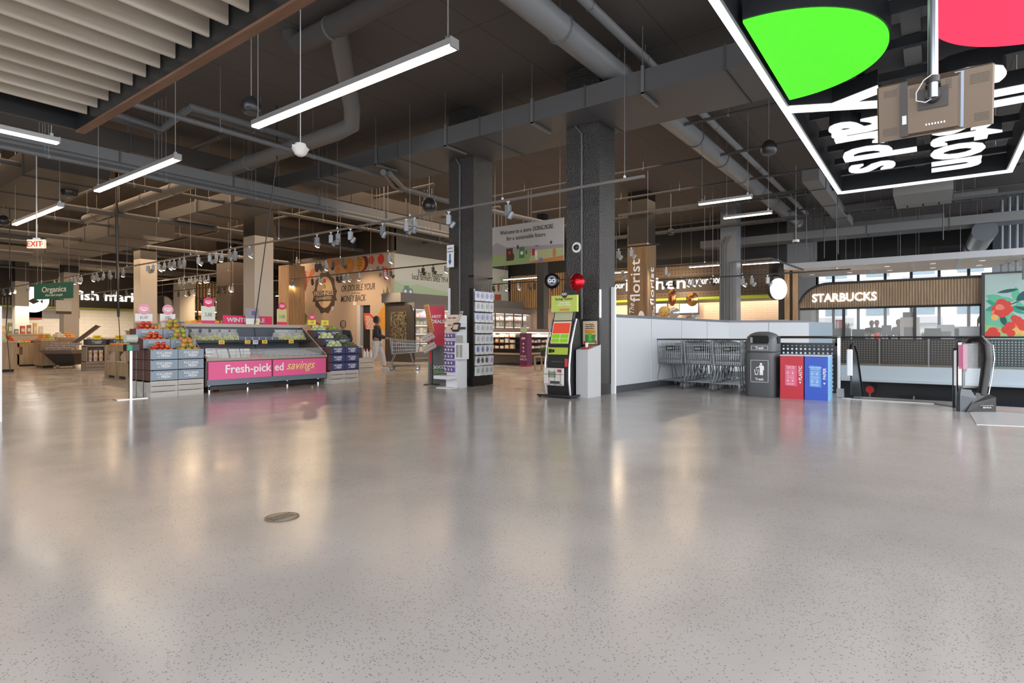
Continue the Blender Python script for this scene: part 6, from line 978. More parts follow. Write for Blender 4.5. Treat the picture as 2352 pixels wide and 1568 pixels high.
# ---- wooden bins ----
bw = wood('bin_oak', (.30, .21, .12), (.42, .30, .18), 'Z', 2)
def wbin(x, y0, y1, d, h, lb, n=2, mt=None):
    t = thing('wooden_bin', lb, 'wooden bin', (x, y0, 0)); L_ = y1-y0; mt = mt or bw; MB().box(0, d, 0, L_, h-.16, h-.02).box(0, d, 0, L_, .06, .42).box(.15, d, 0, L_, .42, h-.16).build('body', mt, t)
    for i in range(n+1): q = (L_-.10)*i/n; MB().box(-.03, .05, q, q+.10, 0, h).build('post', mt, t)
    MB().box(.04, d-.04, .05, L_-.05, 0, .06).build('plinth', black, t); MB().box(-.02, .02, .0, L_, .42, .45).build('lip', M('lip_pale', (.55, .45, .32), .5), t); return t
ya, yb = OX(295, 0, 5.9).y, OX(243, 0, 5.9).y; wbin(5.9, ya, yb, .7, .86, 'oak bin with two openings left of the tall crate stack, holding oranges')
for j, q in enumerate((.25, .75)): m = MB(); m.loft([sup(0, 0, .12, .22, 0, 12, 3), sup(0, 0, .13, .25, .12, 12, 3), sup(0, 0, .08, .15, .26, 12, 2)]); put(m.mesh('produce_bag', M('net_bag', (.50, .34, .26), .35, var=.5, vscale=25), True), 'produce_bag', (6.02, ya+(yb-ya)*q, .453), ('net bag of produce in the nearer opening of the oak bin', 'net bag of produce in the farther opening of the oak bin')[j], 'produce bag')
heap(orange, 'orange', 5.92, 6.5, ya+.1, (ya+yb)/2, .86, 44, .042, 'orange piled on the nearer half of the oak bin', 'orange'); heap(peach, 'peach', 5.92, 6.5, (ya+yb)/2, yb-.1, .86, 40, .042, 'red and yellow peach piled on the farther half of the oak bin', 'peach')
ya, yb = OX(40, 0, 6.0).y, OX(8, 0, 6.0).y; wbin(6.0, ya, yb, .7, .86, 'far oak bin at the aisle end below the fish counter', 2); heap(lemon, 'pear', 6.0, 6.6, ya, yb, .86, 60, .05, 'pear piled on the far oak bin at the aisle end', 'pear')
# far crate stacks
for c_ in range(3):
    for r_ in range(2):
        x = 6.3+c_*.52; y = 26.9+r_*.34; base_box(x, x+.5, y, y+.33, .32, 'wooden base of the far slate crate stack, %s %s' % (('outer', 'middle', 'inner')[c_], ('front', 'back')[r_]), bw)
        for k_ in range(3): put(ck, 'produce_crate', (x, y, .321+k_*.19), '%s slate crate of the far stack, %s column, %s row' % (('bottom', 'middle', 'top')[k_], ('outer', 'middle', 'inner')[c_], ('front', 'back')[r_]), 'produce crate', 'far slate crates', 0, (1.08, 1.1, 1))
heap(pepper, 'pepper', 6.3, 7.3, 26.9, 27.55, .90, 60, .05, 'red pepper heaped on the far slate crate stack', 'pepper'); heap(lemon, 'pear', 7.3, 7.85, 26.9, 27.55, .90, 50, .05, 'yellow pear heaped beside the red peppers', 'pear')
for c_ in range(3):
    x = 6.5+c_*.60; y = 21.4; base_box(x, x+.58, y, y+.45, .30, 'low wooden base under the cup shelf, %s one' % ('first', 'middle', 'last')[c_], wood('base_taupe', (.22, .17, .13), (.30, .24, .19), 'X')); t = thing('shelf_box', 'open wooden shelf box holding soup cups, %s one' % ('first', 'middle', 'last')[c_], 'shelf', (x, y, .301)); MB().box(0, .04, 0, .4, 0, .48).box(.54, .58, 0, .4, 0, .48).box(.04, .54, .38, .4, 0, .48).box(0, .58, 0, .4, .46, .5).build('box', wood('base_taupe', None, None), t)
    put(ck, 'produce_crate', (x+.04, y, .81), 'single slate crate on the %s open shelf box' % ('first', 'middle', 'last')[c_], 'produce crate', None, 0, (1.1, 1.2, 1))
    for k_ in range(6 if c_ < 2 else 2): m = MB(); m.lathe([(.05, 0), (.062, .15), (.066, .155), (.066, .17)], n=12); m.box(-.03, .03, -.062, -.05, .05, .12, 1); put(m.mesh('soup_cup', [M('cup_cream', (.66, .58, .50), .5), orp], True), 'soup_cup', (x+.14+(k_ % 3)*.15, y+.12, .303+(k_//3)*.173), 'soup cup in the %s open shelf box' % ('first', 'middle', 'last')[c_], 'soup cup', 'soup cups in the %s open shelf box' % ('first', 'middle', 'last')[c_])
    pricetag(x+.3, y+.0, .99, 'yellow price tag above the slate crate on the %s open shelf box' % ('first', 'middle', 'last')[c_], '2.99', band_=False, w_=.22, h=.13)
heap(pepo, 'packed_mushroom', 6.6, 8.2, 21.5, 21.8, 1.0, 40, .055, 'pale packed vegetable on the slate crates above the soup cups', 'vegetable')
# slanted wheeled case
g = OZ(135, 846); t = thing('wheeled_produce_case', 'slanted wheeled produce case with wire front and sloping brown side', 'display case', tuple(g), TH-math.pi/2+.15)
MB().loft([[(-.42, -.1, .50), (.48, -.1, .50), (.48, .7, .50), (-.42, .7, .50)], [(-.5, -.25, .62), (.5, -.25, .62), (.5, .8, .62), (-.5, .8, .62)]]).build('tray', M('case_taupe', (.20, .15, .12), .4), t); MB().loft([[(-.15, .1, .12), (.45, .1, .12), (.45, .6, .12), (-.15, .6, .12)], [(-.4, -.1, .5), (.48, -.1, .5), (.48, .7, .5), (-.4, .7, .5)]]).build('pedestal', M('case_dark', (.03, .026, .024), .4), t)
m = MB(); m.loft([[(x, .76, z) for x, z in ((-.1, .8), (.0, .75), (.85, 1.45), (.75, 1.5))], [(x, .9, z) for x, z in ((-.1, .8), (.0, .75), (.85, 1.45), (.75, 1.5))]]); m.build('sloping_side', M('case_brown', (.12, .075, .06), .4), t); m = MB(); [m.tube([(-.5+i*.07, -.24, .62), (-.5+i*.07, -.24, .80)], .004, 4) for i in range(15)]; [m.tube([(-.5, -.24, z), (.5, -.24, z)], .004, 4) for z in (.68, .74, .80)]; m.build('wire_front', chrome, t)
for x, y in ((-.1, .12), (.4, .12), (.15, .55)): MB().tube([(x-.02, y, .06), (x+.02, y, .06)], .055, 12).box(x-.01, x+.01, y-.01, y+.01, .06, .14).build('caster', steel, t)
Rm = Matrix.Translation(g) @ Matrix.Rotation(TH-math.pi/2+.15, 4, 'Z')
for i in range(5):
    for j in range(3): m_ = clam(.17, .12, .08, (.32, .20, .16), 'mushroom_pack') if (i, j) == (0, 0) else m_; q = Rm @ Vector((-.36+i*.19, -.1+j*.24, .625+j*.08)); put(m_, 'mushroom_pack', tuple(q), 'plastic pack of mushrooms in the slanted wheeled case', 'produce pack', 'mushroom packs in the slanted case', TH-math.pi/2+.15)
# orange and tan side table, hall gondolas with packages
def gondola(x0, x1, y0, y1, z, lb, mt=None):
    t = thing('produce_counter', lb, 'counter', (x0, y0, 0)); a, b = x1-x0, y1-y0; MB().box(0, a, 0, b, .08, z-.05).build('body', mt or M('counter_tan', (.40, .33, .25), .5), t); MB().box(-.03, a+.03, -.03, b+.03, z-.05, z).build('top', M('counter_top', (.46, .38, .28), .45), t); MB().box(.05, a-.05, .05, b-.05, 0, .08).build('plinth', black, t); return t
gondola(7.3, 10.2, 18.0, 18.9, 1.28, 'tan counter behind the oak bin carrying packaged goods'); gondola(8.6, 12, 23.2, 24.2, 1.30, 'second tan counter deep in the produce hall'); gondola(5.5, 8.6, 33, 34, 1.2, 'far tan counter before the fish fascia'); gondola(12, 16.4, 27.5, 28.5, 1.3, 'tan counter before the deli slats'); gondola(3.0, 6.0, 40, 41, 1.2, 'farthest counter below the fish market letters', M('counter_white', (.55, .5, .45), .5))
def goods(x0, x1, y, z, n, where, seed, hmin=.12, hmax=.32, pal=None):
    random.seed(seed); pal = pal or ((.6, .55, .45), (.55, .12, .05), (.7, .45, .12), (.2, .3, .14), (.62, .6, .58), (.3, .16, .08), (.15, .16, .25), (.6, .3, .1)); ms = []
    for i, c_ in enumerate(pal):
        m = MB(); m.bbox(-.5, .5, -.5, .5, 0, 1, .06); m.box(-.36, .36, -.51, -.5, .25, .65, 1); ms.append(m.mesh('package', [M('pack_%d_%d' % (seed, i), c_, .45), M('pack_label', (.66, .62, .55), .5)]))
    dx = (x1-x0)/n
    for i in range(n): put(random.choice(ms), 'food_package', (x0+dx*(i+.5), y+random.uniform(-.02, .02), z), 'food package standing on '+where, 'food package', 'food packages on '+where, random.uniform(-.15, .15), (dx*random.uniform(.6, .88), .12, random.uniform(hmin, hmax)))
goods(7.4, 10.1, 18.4, 1.281, 15, 'the tan counter behind the oak bin', 2, .12, .34); goods(8.7, 11.9, 23.6, 1.301, 13, 'the second tan counter', 3, .15, .4); goods(12.1, 16.3, 28, 1.301, 16, 'the tan counter before the deli slats', 4, .2, .6, ((.7, .45, .08), (.66, .35, .06), (.55, .12, .05), (.6, .5, .3)))
goods(5.6, 8.5, 33.4, 1.201, 13, 'the far tan counter', 5, .15, .5); goods(3.1, 5.9, 40.4, 1.201, 11, 'the farthest counter', 6, .2, .6)
# red pepper table behind the navy stack
xa = OY(840, 0, 14.2).x; gondola(9.2, 11.3, 14.0, 14.7, .80, 'low dark table of peppers behind the navy stack', M('table_dark', (.06, .05, .05), .5)); heap(pepper, 'pepper', 9.2, 10.3, 14.05, 14.65, .80, 60, .05, 'red pepper heaped on the low dark table', 'pepper'); heap(orange, 'orange', 10.35, 11.25, 14.05, 14.6, .80, 44, .042, 'orange heaped beside the red peppers', 'orange')
for i, px in enumerate((831, 838, 846)): q = OY(px, 0, 13.85); put((m := MB()).lathe([(.05, 0), (.05, .16), (.02, .22), (.02, .25)], n=12).lathe([(.024, .25), (.024, .28)], n=10, mi=1).mesh('juice_bottle', [M('juice_white', (.65, .62, .6), .3), redp], True), 'juice_bottle', (q.x, 13.75, .45), ('first', 'middle', 'last')[i]+' white bottle with red cap below the peppers', 'bottle')
base_box(OY(825, 0, 13.6).x, OY(860, 0, 13.6).x, 13.6, 13.95, .449, 'slatted wooden crate carrying the red-capped bottles')
# ================= COOLERS =================
fz_ = M('fridge_dark', (.045, .04, .038), .35); fzg = M('fridge_grey', (.13, .13, .135), .4); lit_in = M('fridge_light', (1, .9, .8), .5, emit=3.2, ecol=(1, .88, .75))
x0, x1, yF, zT = 16.62, 25.3, 17.35, 2.5; t = thing('dairy_cooler', 'long dark glass-door dairy cooler under the farmers wall', 'refrigerator', (x0, yF, 0)); L_ = x1-x0; D_ = 1.7
m = MB(); m.loft([[(q, y, z) for y, z in ((0, .0), (-.0, zT-.5), (.18, zT-.12), (.5, zT), (D_, zT), (D_, 0))] for q in (0, .10)]); m.build('end_panel', fz_, t); MB().box(.10, L_, .85, D_, 0, zT).build('cabinet', fz_, t); MB().box(.1, L_, .0, .85, zT-.28, zT).build('header', fzg, t); MB().box(.1, L_, -.02, .85, 0, .42).build('kick_case', fzg, t); MB().box(.1, L_, -.05, -.0, .12, .2).build('bumper', M('bumper_silver', (.35, .36, .38), .3, .6), t)
MB().box(-.02, .0, .35, 1.35, .62, zT-.38).build('side_window', M('side_glass', (.10, .085, .06), .15, var=.9, vscale=9), t); MB().box(-.2, L_, .5, D_, zT+.02, zT+.42).build('canopy', fzg, t)
nd = 11; dw = (L_-.15)/nd
for i in range(nd): MB().box(.12+i*dw, .12+i*dw+.045, -.01, .05, .42, zT-.28).build('door_frame', black, t); MB().box(.165+i*dw, .12+(i+1)*dw, .0, .015, .42, zT-.28).build('door_glass', glass, t)
for k_, z in enumerate((.46, .86, 1.22, 1.58, 1.9)): MB().box(.12, L_, .12, .85, z-.03, z).build('shelf', M('fridge_shelf', (.5, .48, .45), .5), t); MB().box(.12, L_, .14, .17, z+.30, z+.315).build('shelf_light', lit_in, t)
area('cooler_light', (x0+L_/2, yF+.15, 2.15), L_*.95, .1, 70, (1, .88, .75), (math.radians(50), 0, 0))
pal = ((.66, .62, .56), (.55, .16, .12), (.62, .40, .34), (.25, .35, .16), (.66, .6, .3), (.3, .25, .4), (.6, .48, .4))
for k_, z in enumerate((.46, .86, 1.22, 1.58, 1.9)): goods(x0+.2, x0+5.2, yF+.27, z+.001, 24, 'the %s shelf of the dairy cooler' % nm_[4-k_], 20+k_, .12, .26, pal)
goods(x0+5.4, x1-.1, yF+.27, 1.901, 12, 'the topmost far shelf of the dairy cooler', 30, .12, .26, pal); goods(x0+5.4, x1-.1, yF+.27, 1.581, 12, 'the second far shelf of the dairy cooler', 31, .12, .26, pal); goods(x0+5.4, x1-.1, yF+.27, 1.221, 12, 'the third far shelf of the dairy cooler', 32, .12, .26, pal)
# prepared food island
x0, y0 = 17.1, 12.1; t = thing('deli_island_case', 'open dark island case of prepared food with sloping glass ends', 'refrigerated display', (x0, y0, 0)); a, b = 3.6, 3.2
MB().box(0, a, 0, b, .12, .42).build('base', fz_, t); MB().box(-.04, a, -.04, b, .40, .46).build('bumper', M('bumper_blush', (.35, .26, .2), .35, .3), t); MB().box(.45, a, .45, b, .42, 1.24).build('core', fz_, t); MB().box(-.0, a, -.0, b, 1.24, 1.36).build('canopy', M('canopy_brown', (.20, .15, .12), .4), t)
for z in (.62, .84, 1.05): MB().box(.12, a, .12, .45, z-.02, z).box(.12, .45, .45, b, z-.02, z).build('shelf', black, t)
for z in (1.22,): MB().box(.2, a, .2, .23, z, z+.015).box(.2, .23, .2, b, z, z+.015).build('shelf_light', lit_in, t)
area('island_light', (x0+a/2, y0+.12, 1.21), a, .08, 26, (1, .85, .7), (math.radians(35), 0, 0)); area('island_light', (x0+.12, y0+b/2, 1.21), .08, b, 26, (1, .85, .7), (0, math.radians(-35), 0))
pf = ((.62, .42, .34), (.66, .60, .54), (.45, .16, .10), (.62, .46, .30), (.30, .34, .16)); pd = ((.66, .40, .38), (.7, .55, .5), (.6, .25, .22), (.66, .6, .56))
for k_, z in enumerate((.62, .84, 1.05)): goods(x0+.5, x0+a-.1, y0+.22, z+.001, 12, 'the %s shelf of the island case, meat side' % ('lowest', 'middle', 'highest')[k_], 40+k_, .07, .14, pd)
def goods_y(y0_, y1_, x, z, n, where, seed, pal, hmin, hmax):
    random.seed(seed); ms = []
    for i, c_ in enumerate(pal): m = MB(); m.bbox(-.5, .5, -.5, .5, 0, 1, .06); m.box(-.51, -.5, -.36, .36, .25, .65, 1); ms.append(m.mesh('package', [M('pack_%d_%d' % (seed, i), c_, .45), M('pack_label', None)]))
    dy = (y1_-y0_)/n
    for i in range(n): put(random.choice(ms), 'food_package', (x, y0_+dy*(i+.5), z), 'food package standing on '+where, 'food package', 'food packages on '+where, random.uniform(-.1, .1), (.12, dy*random.uniform(.6, .88), random.uniform(hmin, hmax)))
for k_, z in enumerate((.62, .84, 1.05)): goods_y(y0+.5, y0+b-.1, x0+.22, z+.001, 11, 'the %s shelf of the island case, salad side' % ('lowest', 'middle', 'highest')[k_], 50+k_, pf, .09, .18)
q = OX(1204, 0, 16.8); t = thing('purple_cardboard_tower', 'purple cardboard display tower at the corner of the island case', 'display stand', (16.75, q.y, 0)); MB().box(0, .3, -.16, .16, .06, 1.2).build('body', M('tower_purple', (.10, .015, .07), .5), t); MB().box(-.02, .3, -.17, .17, 0, .06).build('base', M('tower_red', (.25, .02, .05), .5), t); MB().box(.0, .02, -.13, .13, 1.2, 1.42).build('header', M('tower_header', (.35, .45, .30), .5), t)
m = MB(); m.text('FAVE', .11, face_mx(-.004, 0, .33), bold=.01); m.text('WICH', .11, face_mx(-.004, 0, .22), bold=.01); [m.disc(0, z, .04, .035, .004, face_mx(-.002, 0, 0), 0, 10) for z in (.55, .68, .82)]; m.box(-.004, -.001, -.08, .08, .98, 1.05); m.build('print', M('tower_print', (.55, .42, .42), .5), t)
q = OZ(1248, 851); t = thing('plant_stool', 'small oak stool with a potted green plant beside the coupon kiosk', 'stool', tuple(q)); MB().box(-.22, .22, -.22, .22, .42, .46).build('top', bw, t)
for sx_ in (-.19, .19):
    for sy_ in (-.19, .19): MB().box(sx_-.02, sx_+.02, sy_-.02, sy_+.02, 0, .42).build('leg', bw, t)
t = thing('potted_plant', 'leafy green plant in a dark pot on the oak stool', 'plant', (q.x, q.y, .461)); MB().lathe([(.07, 0), (.10, .18), (.085, .18), (.08, .15)], n=14).build('pot', M('pot_dark', (.03, .035, .05), .4), t, True); m = MB()
random.seed(4)
for i in range(34): a_ = random.uniform(0, 6.28); l_ = random.uniform(.12, .26); el = random.uniform(.3, 1.3); d_ = Vector((math.cos(a_)*math.cos(el), math.sin(a_)*math.cos(el), math.sin(el))); s_ = Vector((-math.sin(a_), math.cos(a_), 0))*.022; c_ = Vector((0, 0, .15)); m.add([c_, c_+d_*l_*.5+s_, c_+d_*l_+Vector((0, 0, -.04)), c_+d_*l_*.5-s_], [(0, 1, 2, 3)])
m.build('foliage', M('leaf_green', (.08, .20, .03), .5), t)
# kitchen zone furniture seen above the half wall
for i, (px, lb) in enumerate(((1582, 'wall television with a pale blue menu in the kitchen'), (1512, 'second kitchen television half hidden by the florist column'))):
    q = OX(px, 709, 25.7); t = thing('menu_television', lb, 'television', (25.7, q.y, q.z)); MB().box(0, .08, -.45, .45, -.27, .27).build('bezel', kb, t); MB().box(-.005, 0, -.42, .42, -.18, .24).build('screen', M('menu_screen', (.5, .58, .85), .4, emit=.9), t); MB().box(-.005, 0, -.42, .42, -.24, -.18).build('lower_strip', M('menu_strip', (.06, .05, .09), .4), t); MB().box(.08, .3, -.05, .05, -.05, .05).build('mount', kb, t)
    m = MB(); [m.box(-.007, -.005, -.38+.2*j, -.22+.2*j, z, z+.012) for j in range(4) for z in (-.1, -.02, .06, .14)]; m.build('menu_text', M('menu_text', (.3, .35, .6), .5), t)
for (px, py, rx_, rz_, X_, mt, lb) in ((1544, 683, .13, .27, 17.4, 'foil_bronze', 'tall bronze foil balloon behind the half wall'), (1590, 687, .19, .22, 17.4, 'foil_gold', 'round gold and orange foil balloon before the kitchen television')):
    p = OX(px, py, X_); t = thing('foil_balloon', lb, 'balloon', tuple(p)); MB().ell((0, 0, 0), rx_*.6, rx_, rz_, 16, 0, 10).build('foil', M(mt, (.45, .17, .06) if 'bronze' in mt else (.62, .33, .12), .15, .8), t, True); MB().tube([(0, 0, -rz_), (.05, 0, -rz_-.5), (0, 0, .2-p.z)], .003, 4).build('ribbon', white, t); MB().box(-.07, .07, -.07, .07, .0-p.z, .2-p.z).build('weight', white, t)
for (px, py, r, mt, lb) in ((1526, 715, .20, M('foil_floral', (.62, .38, .10), .4, var=.5, vscale=18), 'orange floral foil balloon low behind the half wall'), (1548, 718, .19, M('foil_silver', (.55, .56, .56), .2, .6), 'silver round foil balloon next to the floral one'), (1583, 731, .11, M('foil_brown', (.25, .17, .1), .3, .4), 'small brown balloon peeking over the half wall'), (1594, 731, .11, M('foil_steel', (.3, .36, .4), .3, .4), 'small steel-blue balloon peeking over the half wall')):
    p = OX(px, py, 17.3); t = thing('foil_balloon', lb, 'balloon', tuple(p)); MB().ell((0, 0, 0), r*.6, r, r*.85, 16, 0, 10).build('foil', mt, t, True); MB().tube([(0, 0, -r*.8), (0, 0, .1-p.z)], .003, 4).build('ribbon', white, t); MB().box(-.06, .06, -.06, .06, -p.z, .12-p.z).build('weight', white, t)
q = OX(1783, 0, 25.6); one(MB().box(24.9, 25.9, q.y-.6, q.y+.6, 0, 1.75).box(24.88, 24.9, q.y-.5, q.y+.5, 1.35, 1.40, 1).box(24.88, 24.9, q.y-.5, q.y+.5, 1.5, 1.55, 1), 'oven_stack', [M('oven_steel', (.42, .38, .34), .3, .6), black], 'stainless oven stack against the kitchen tiles', 'oven')
t = thing('kitchen_counter', 'long kitchen serving counter under the lit lettering', 'counter', (24.2, 7.4, 0)); MB().box(0, .7, .6, 6.5, 0, 1.1).build('body', M('counter_taupe', (.35, .28, .22), .5), t); MB().box(-.05, .75, .55, 6.55, 1.1, 1.15).build('worktop', M('worktop_cream', (.6, .52, .44), .35), t)
g = OZ(648, 1188); t = thing('floor_drain', 'round metal floor drain cover set in the polished floor', 'drain', (g.x, g.y, 0)); MB().lathe([(.10, .0005), (.10, .004)], n=28).build('rim', M('drain_rust', (.22, .15, .09), .5, .5), t); m = MB(); m.lathe([(.085, .004), (.085, .006)], n=28); m.build('cover', M('drain_grey', (.25, .25, .24), .45, .6), t); m = MB(); [m.box(-.075+j*.02, -.068+j*.02, -.04, .04, .006, .0075) for j in range(8)]; m.build('slots', black, t)
# hanging cables
for i, (pa, D_, lb) in enumerate((((636, 365, 585, 745), 12.6, 'thin black cable slanting down behind the winter sale banner'), ((268, 500, 272, 720), 17.5, 'dark pole standing before the fish market letters'), ((22, 640, 14, 750), 17, 'slim dark cable hanging at the aisle end'))):
    a_, b_ = WD(pa[0], pa[1], D_), WD(pa[2], pa[3], D_+.3); m = MB(); m.tube([(a_.x, a_.y, 6.2), a_, b_, (b_.x, b_.y, b_.z-.1)], .012 if i != 1 else .035, 6); m.tube([b_, (b_.x+.1, b_.y, 0)], .012, 5); one(m, 'hanging_cable', black, lb, 'cable')
# ================= PEOPLE =================
skin = M('skin_brown', (.28, .16, .10), .5); skin2 = M('skin_dark', (.12, .065, .045), .5); hairm = M('hair_black', (.012, .010, .009), .5)
def limb(t, name, pts, rad, mt, n=10, sub=True):
    me = bpy.data.meshes.new(name); me.from_pydata([tuple(p) for p in pts[0]], pts[1], []); me.materials.append(mt); o = bpy.data.objects.new(name, me); C.objects.link(o); o.parent = t
    md = o.modifiers.new('skin', 'SKIN'); sv = me.skin_vertices[0].data
    for i, r in enumerate(rad): sv[i].radius = (r[0], r[1]) if isinstance(r, tuple) else (r, r); sv[i].use_root = (i == 0)
    s_ = o.modifiers.new('sub', 'SUBSURF'); s_.levels = 2; s_.render_levels = 2; return o
def person(name, lb, loc, rz, top, trousers, skn, hood=False, pose='walk', shoes=True, seated=False):
    t = thing('person', lb, 'person', loc, rz); h = .0   # faces +x
    st = .28 if pose == 'walk' else .04; arm = .32 if pose in ('walk', 'work') else .05
    V = [(0, 0, .95), (0, 0, 1.15), (0, 0, 1.36), (0, 0, 1.45), (0.01, 0, 1.52), (0, .17, 1.38), (.03, .24, 1.12), (arm, .20, 1.02), (arm+.08, .19, 1.02), (0, -.17, 1.38), (.03, -.24, 1.12), (arm, -.20, 1.02), (arm+.08, -.19, 1.02), (0, .09, .90), (st*.55, .10, .50), (st*.75, .10, .09), (0, -.09, .90), (-st*.2, -.10, .50), (-st, -.10, .12)]
    E_ = [(0, 1), (1, 2), (2, 3), (3, 4), (2, 5), (5, 6), (6, 7), (7, 8), (2, 9), (9, 10), (10, 11), (11, 12), (0, 13), (13, 14), (14, 15), (0, 16), (16, 17), (17, 18)]
    Rr = [(.14, .11), (.13, .10), (.15, .10), .055, .055, .065, .045, .035, .03, .065, .045, .035, .03, .085, .06, .045, .085, .06, .045]
    b_ = limb(t, 'body', (V, E_), Rr, skn)
    limb(t, 'jacket', ([(0, 0, .88), (0, 0, 1.15), (0, 0, 1.37), (0, 0, 1.44), (0, .18, 1.37), (.03, .25, 1.12), (arm-.02, .205, 1.03), (0, -.18, 1.37), (.03, -.25, 1.12), (arm-.02, -.205, 1.03)], [(0, 1), (1, 2), (2, 3), (2, 4), (4, 5), (5, 6), (2, 7), (7, 8), (8, 9)]), [(.18, .15), (.165, .13), (.18, .12), .075, .085, .062, .05, .085, .062, .05], top)
    if trousers: limb(t, 'trousers', ([(0, 0, .93), (0, .09, .86), (st*.55, .10, .50), (st*.75, .10, .12), (0, -.09, .86), (-st*.2, -.10, .50), (-st, -.10, .14)], [(0, 1), (1, 2), (2, 3), (0, 4), (4, 5), (5, 6)]), [(.15, .12), .11, .10, .085, .11, .10, .085], trousers)
    m = MB(); m.loft([[(.01+rx*math.cos(a), ry*math.sin(a), z) for a in [2*math.pi*k/16 for k in range(16)]] for z, rx, ry in ((1.505, .03, .03), (1.52, .07, .055), (1.56, .09, .068), (1.60, .098, .075), (1.65, .10, .078), (1.69, .092, .073), (1.72, .06, .05), (1.735, .01, .01))]); m.build('head', skn, t, True)
    m = MB(); m.loft([[(.10, -.012, 1.60), (.10, .012, 1.60), (.10, .008, 1.635), (.10, -.008, 1.635)], [(.128, -.008, 1.60), (.128, .008, 1.60), (.105, .004, 1.64), (.105, -.004, 1.64)]]); m.build('nose', skn, t); [MB().ell((.098, s_*.03, 1.635), .008, .012, .007, 8).build('eye', ink, t) for s_ in (-1, 1)]; MB().box(.096, .103, -.022, .022, 1.565, 1.572).build('mouth', M('lips', (.22, .08, .07), .5), t); [MB().ell((.0, s_*.08, 1.62), .018, .01, .028, 8).build('ear', skn, t) for s_ in (-1, 1)]
    m = MB(); hr = 1.12 if hood else 1.06; m.loft([[(-.012+rx*math.cos(a)*hr, ry*math.sin(a)*hr, z) for a in [math.radians(50)+2*math.pi*.72*k/15 for k in range(16)]] for z, rx, ry in ((1.53 if hood else 1.60, .08, .072), (1.60, .10, .08), (1.66, .102, .082), (1.71, .088, .072), (1.745, .04, .035), (1.755, .01, .01))]); m.build('hood' if hood else 'hair', top if hood else hairm, t, True)
    for s_ in (-1, 1):
        m = MB()
        for f in range(4): m.tube([(arm+.07, s_*.19-.027+f*.018, 1.02), (arm+.12+(.012 if f in (1, 2) else 0), s_*.19-.03+f*.02, 1.01), (arm+.15+(.012 if f in (1, 2) else 0), s_*.19-.03+f*.02, .985)], [.010, .009, .007], 6)
        m.tube([(arm+.03, s_*(.19-.02), 1.015), (arm+.07, s_*(.19-.055), 1.01), (arm+.10, s_*(.19-.06), 1.0)], [.012, .010, .008], 6); m.ell((arm+.06, s_*.19, 1.018), .045, .036, .016, 10); m.build('hand', skn, t, True)
    if shoes:
        for s_, x_ in ((1, st*.75), (-1, -st)): m = MB(); m.loft([[(x_+a*.14+.05, s_*.10+b*.045, z) for a, b in ((-1, -.7), (0, -1), (.8, -.9), (1, 0), (.8, .9), (0, 1), (-1, .7))] for z in (0, .05)]+[[(x_+a*.07-.0, s_*.10+b*.035, .09) for a, b in ((-1, -.7), (0, -1), (.8, -.9), (1, 0), (.8, .9), (0, 1), (-1, .7))]]); m.build('shoe', white, t, True)
    return t
g = OZ(866, 850); person('shopper', 'shopper in black hooded top and loose white trousers pushing a cart', tuple(g), TH-math.pi/2+.1, M('cloth_black', (.012, .012, .018), .7), M('cloth_white', (.62, .62, .64), .7), skin, True)
dup(c0, tuple(g+Vector((math.cos(TH-math.pi/2+.1)*.46, math.sin(TH-math.pi/2+.1)*.46, 0))), TH-math.pi/2+.1, 'single shopping cart pushed by the person in white trousers', None)
g = WD(788, 0, 15.9); person('shopper', 'person in a dark hood half hidden behind the limes', (g.x, g.y, 0), -2.2, M('cloth_black', None), M('cloth_dark', (.02, .02, .025), .7), skin, True, 'stand').scale = (.88, .88, .88)
for px, lb, sk, z, rz_ in ((2014, 'barista in dark shirt bending over the red pitcher', skin, -.06, 3.3), (2002, 'barista standing behind the bending colleague', skin2, .0, 3.0), (2064, 'barista with tied hair in grey top beside the tall brewer', skin, .02, 2.6)):
    xx = 27.75 if px != 2002 else 28.3; q = OX(px, 0, xx); person('barista', lb, (xx, q.y, z if z > 0 else 0), rz_, M('shirt_%d' % px, (.06, .065, .07) if px != 2064 else (.35, .36, .38), .7), M('cloth_dark', None), sk, False, 'work')
# ================= MORE OF THE PRODUCE HALL =================
for i, (px0_, px1_, Y_, zt_, msh, nm, ms_, nme, lb) in enumerate(((2, 38, 22.8, .95, greenv, 'lettuce', pepper, 'pepper', 'leafy green table at the very edge of the hall'), (95, 128, 24.6, .98, orange, 'orange', lemon, 'pear', 'fruit table behind the slanted wheeled case'), (130, 176, 25.6, 1.05, pepo, 'packed_vegetable', orange, 'orange', 'fruit table before the nearer cream column'))):
    a_, b_ = OY(px0_, 0, Y_).x, OY(px1_, 0, Y_).x; gondola(a_, b_, Y_, Y_+.8, zt_, lb, bw); mid = (a_+b_)/2
    heap(msh, nm, a_, mid, Y_, Y_+.8, zt_, 46, .055, nm.replace('_', ' ')+' heaped on the '+lb, nm.split('_')[-1]); heap(ms_, nme, mid, b_, Y_, Y_+.8, zt_, 50, .05, nme+' heaped on the '+lb, nme)
def board(px, py, Y_, w_, h, mt, lb, word=None, name='wall_sign', ink_=None):
    p = OY(px, py, Y_); t = thing(name, lb, 'sign', (p.x, Y_, p.z-h/2)); MB().box(-w_/2, w_/2, -.04, 0, 0, h).build('board', mt, t)
    if word: m = MB(); m.text(word, h*.5, face_my(0, -.045, h*.32), 0, .01, wd=w_*.7); m.build('lettering', ink_ or wtext, t)
    return t
gb_ = M('board_grey', (.16, .14, .13), .5)
board(123, 721, 48.9, 3.0, .55, gb_, 'long grey menu board on the cream tiles behind the Organics board'); board(17, 718, 48.9, 2.2, .7, gb_, 'grey menu board at the outer end of the tiled wall'); board(79, 721, 48.9, .8, .7, M('board_red', (.30, .05, .03), .5), 'small dark red board on the cream tiles')
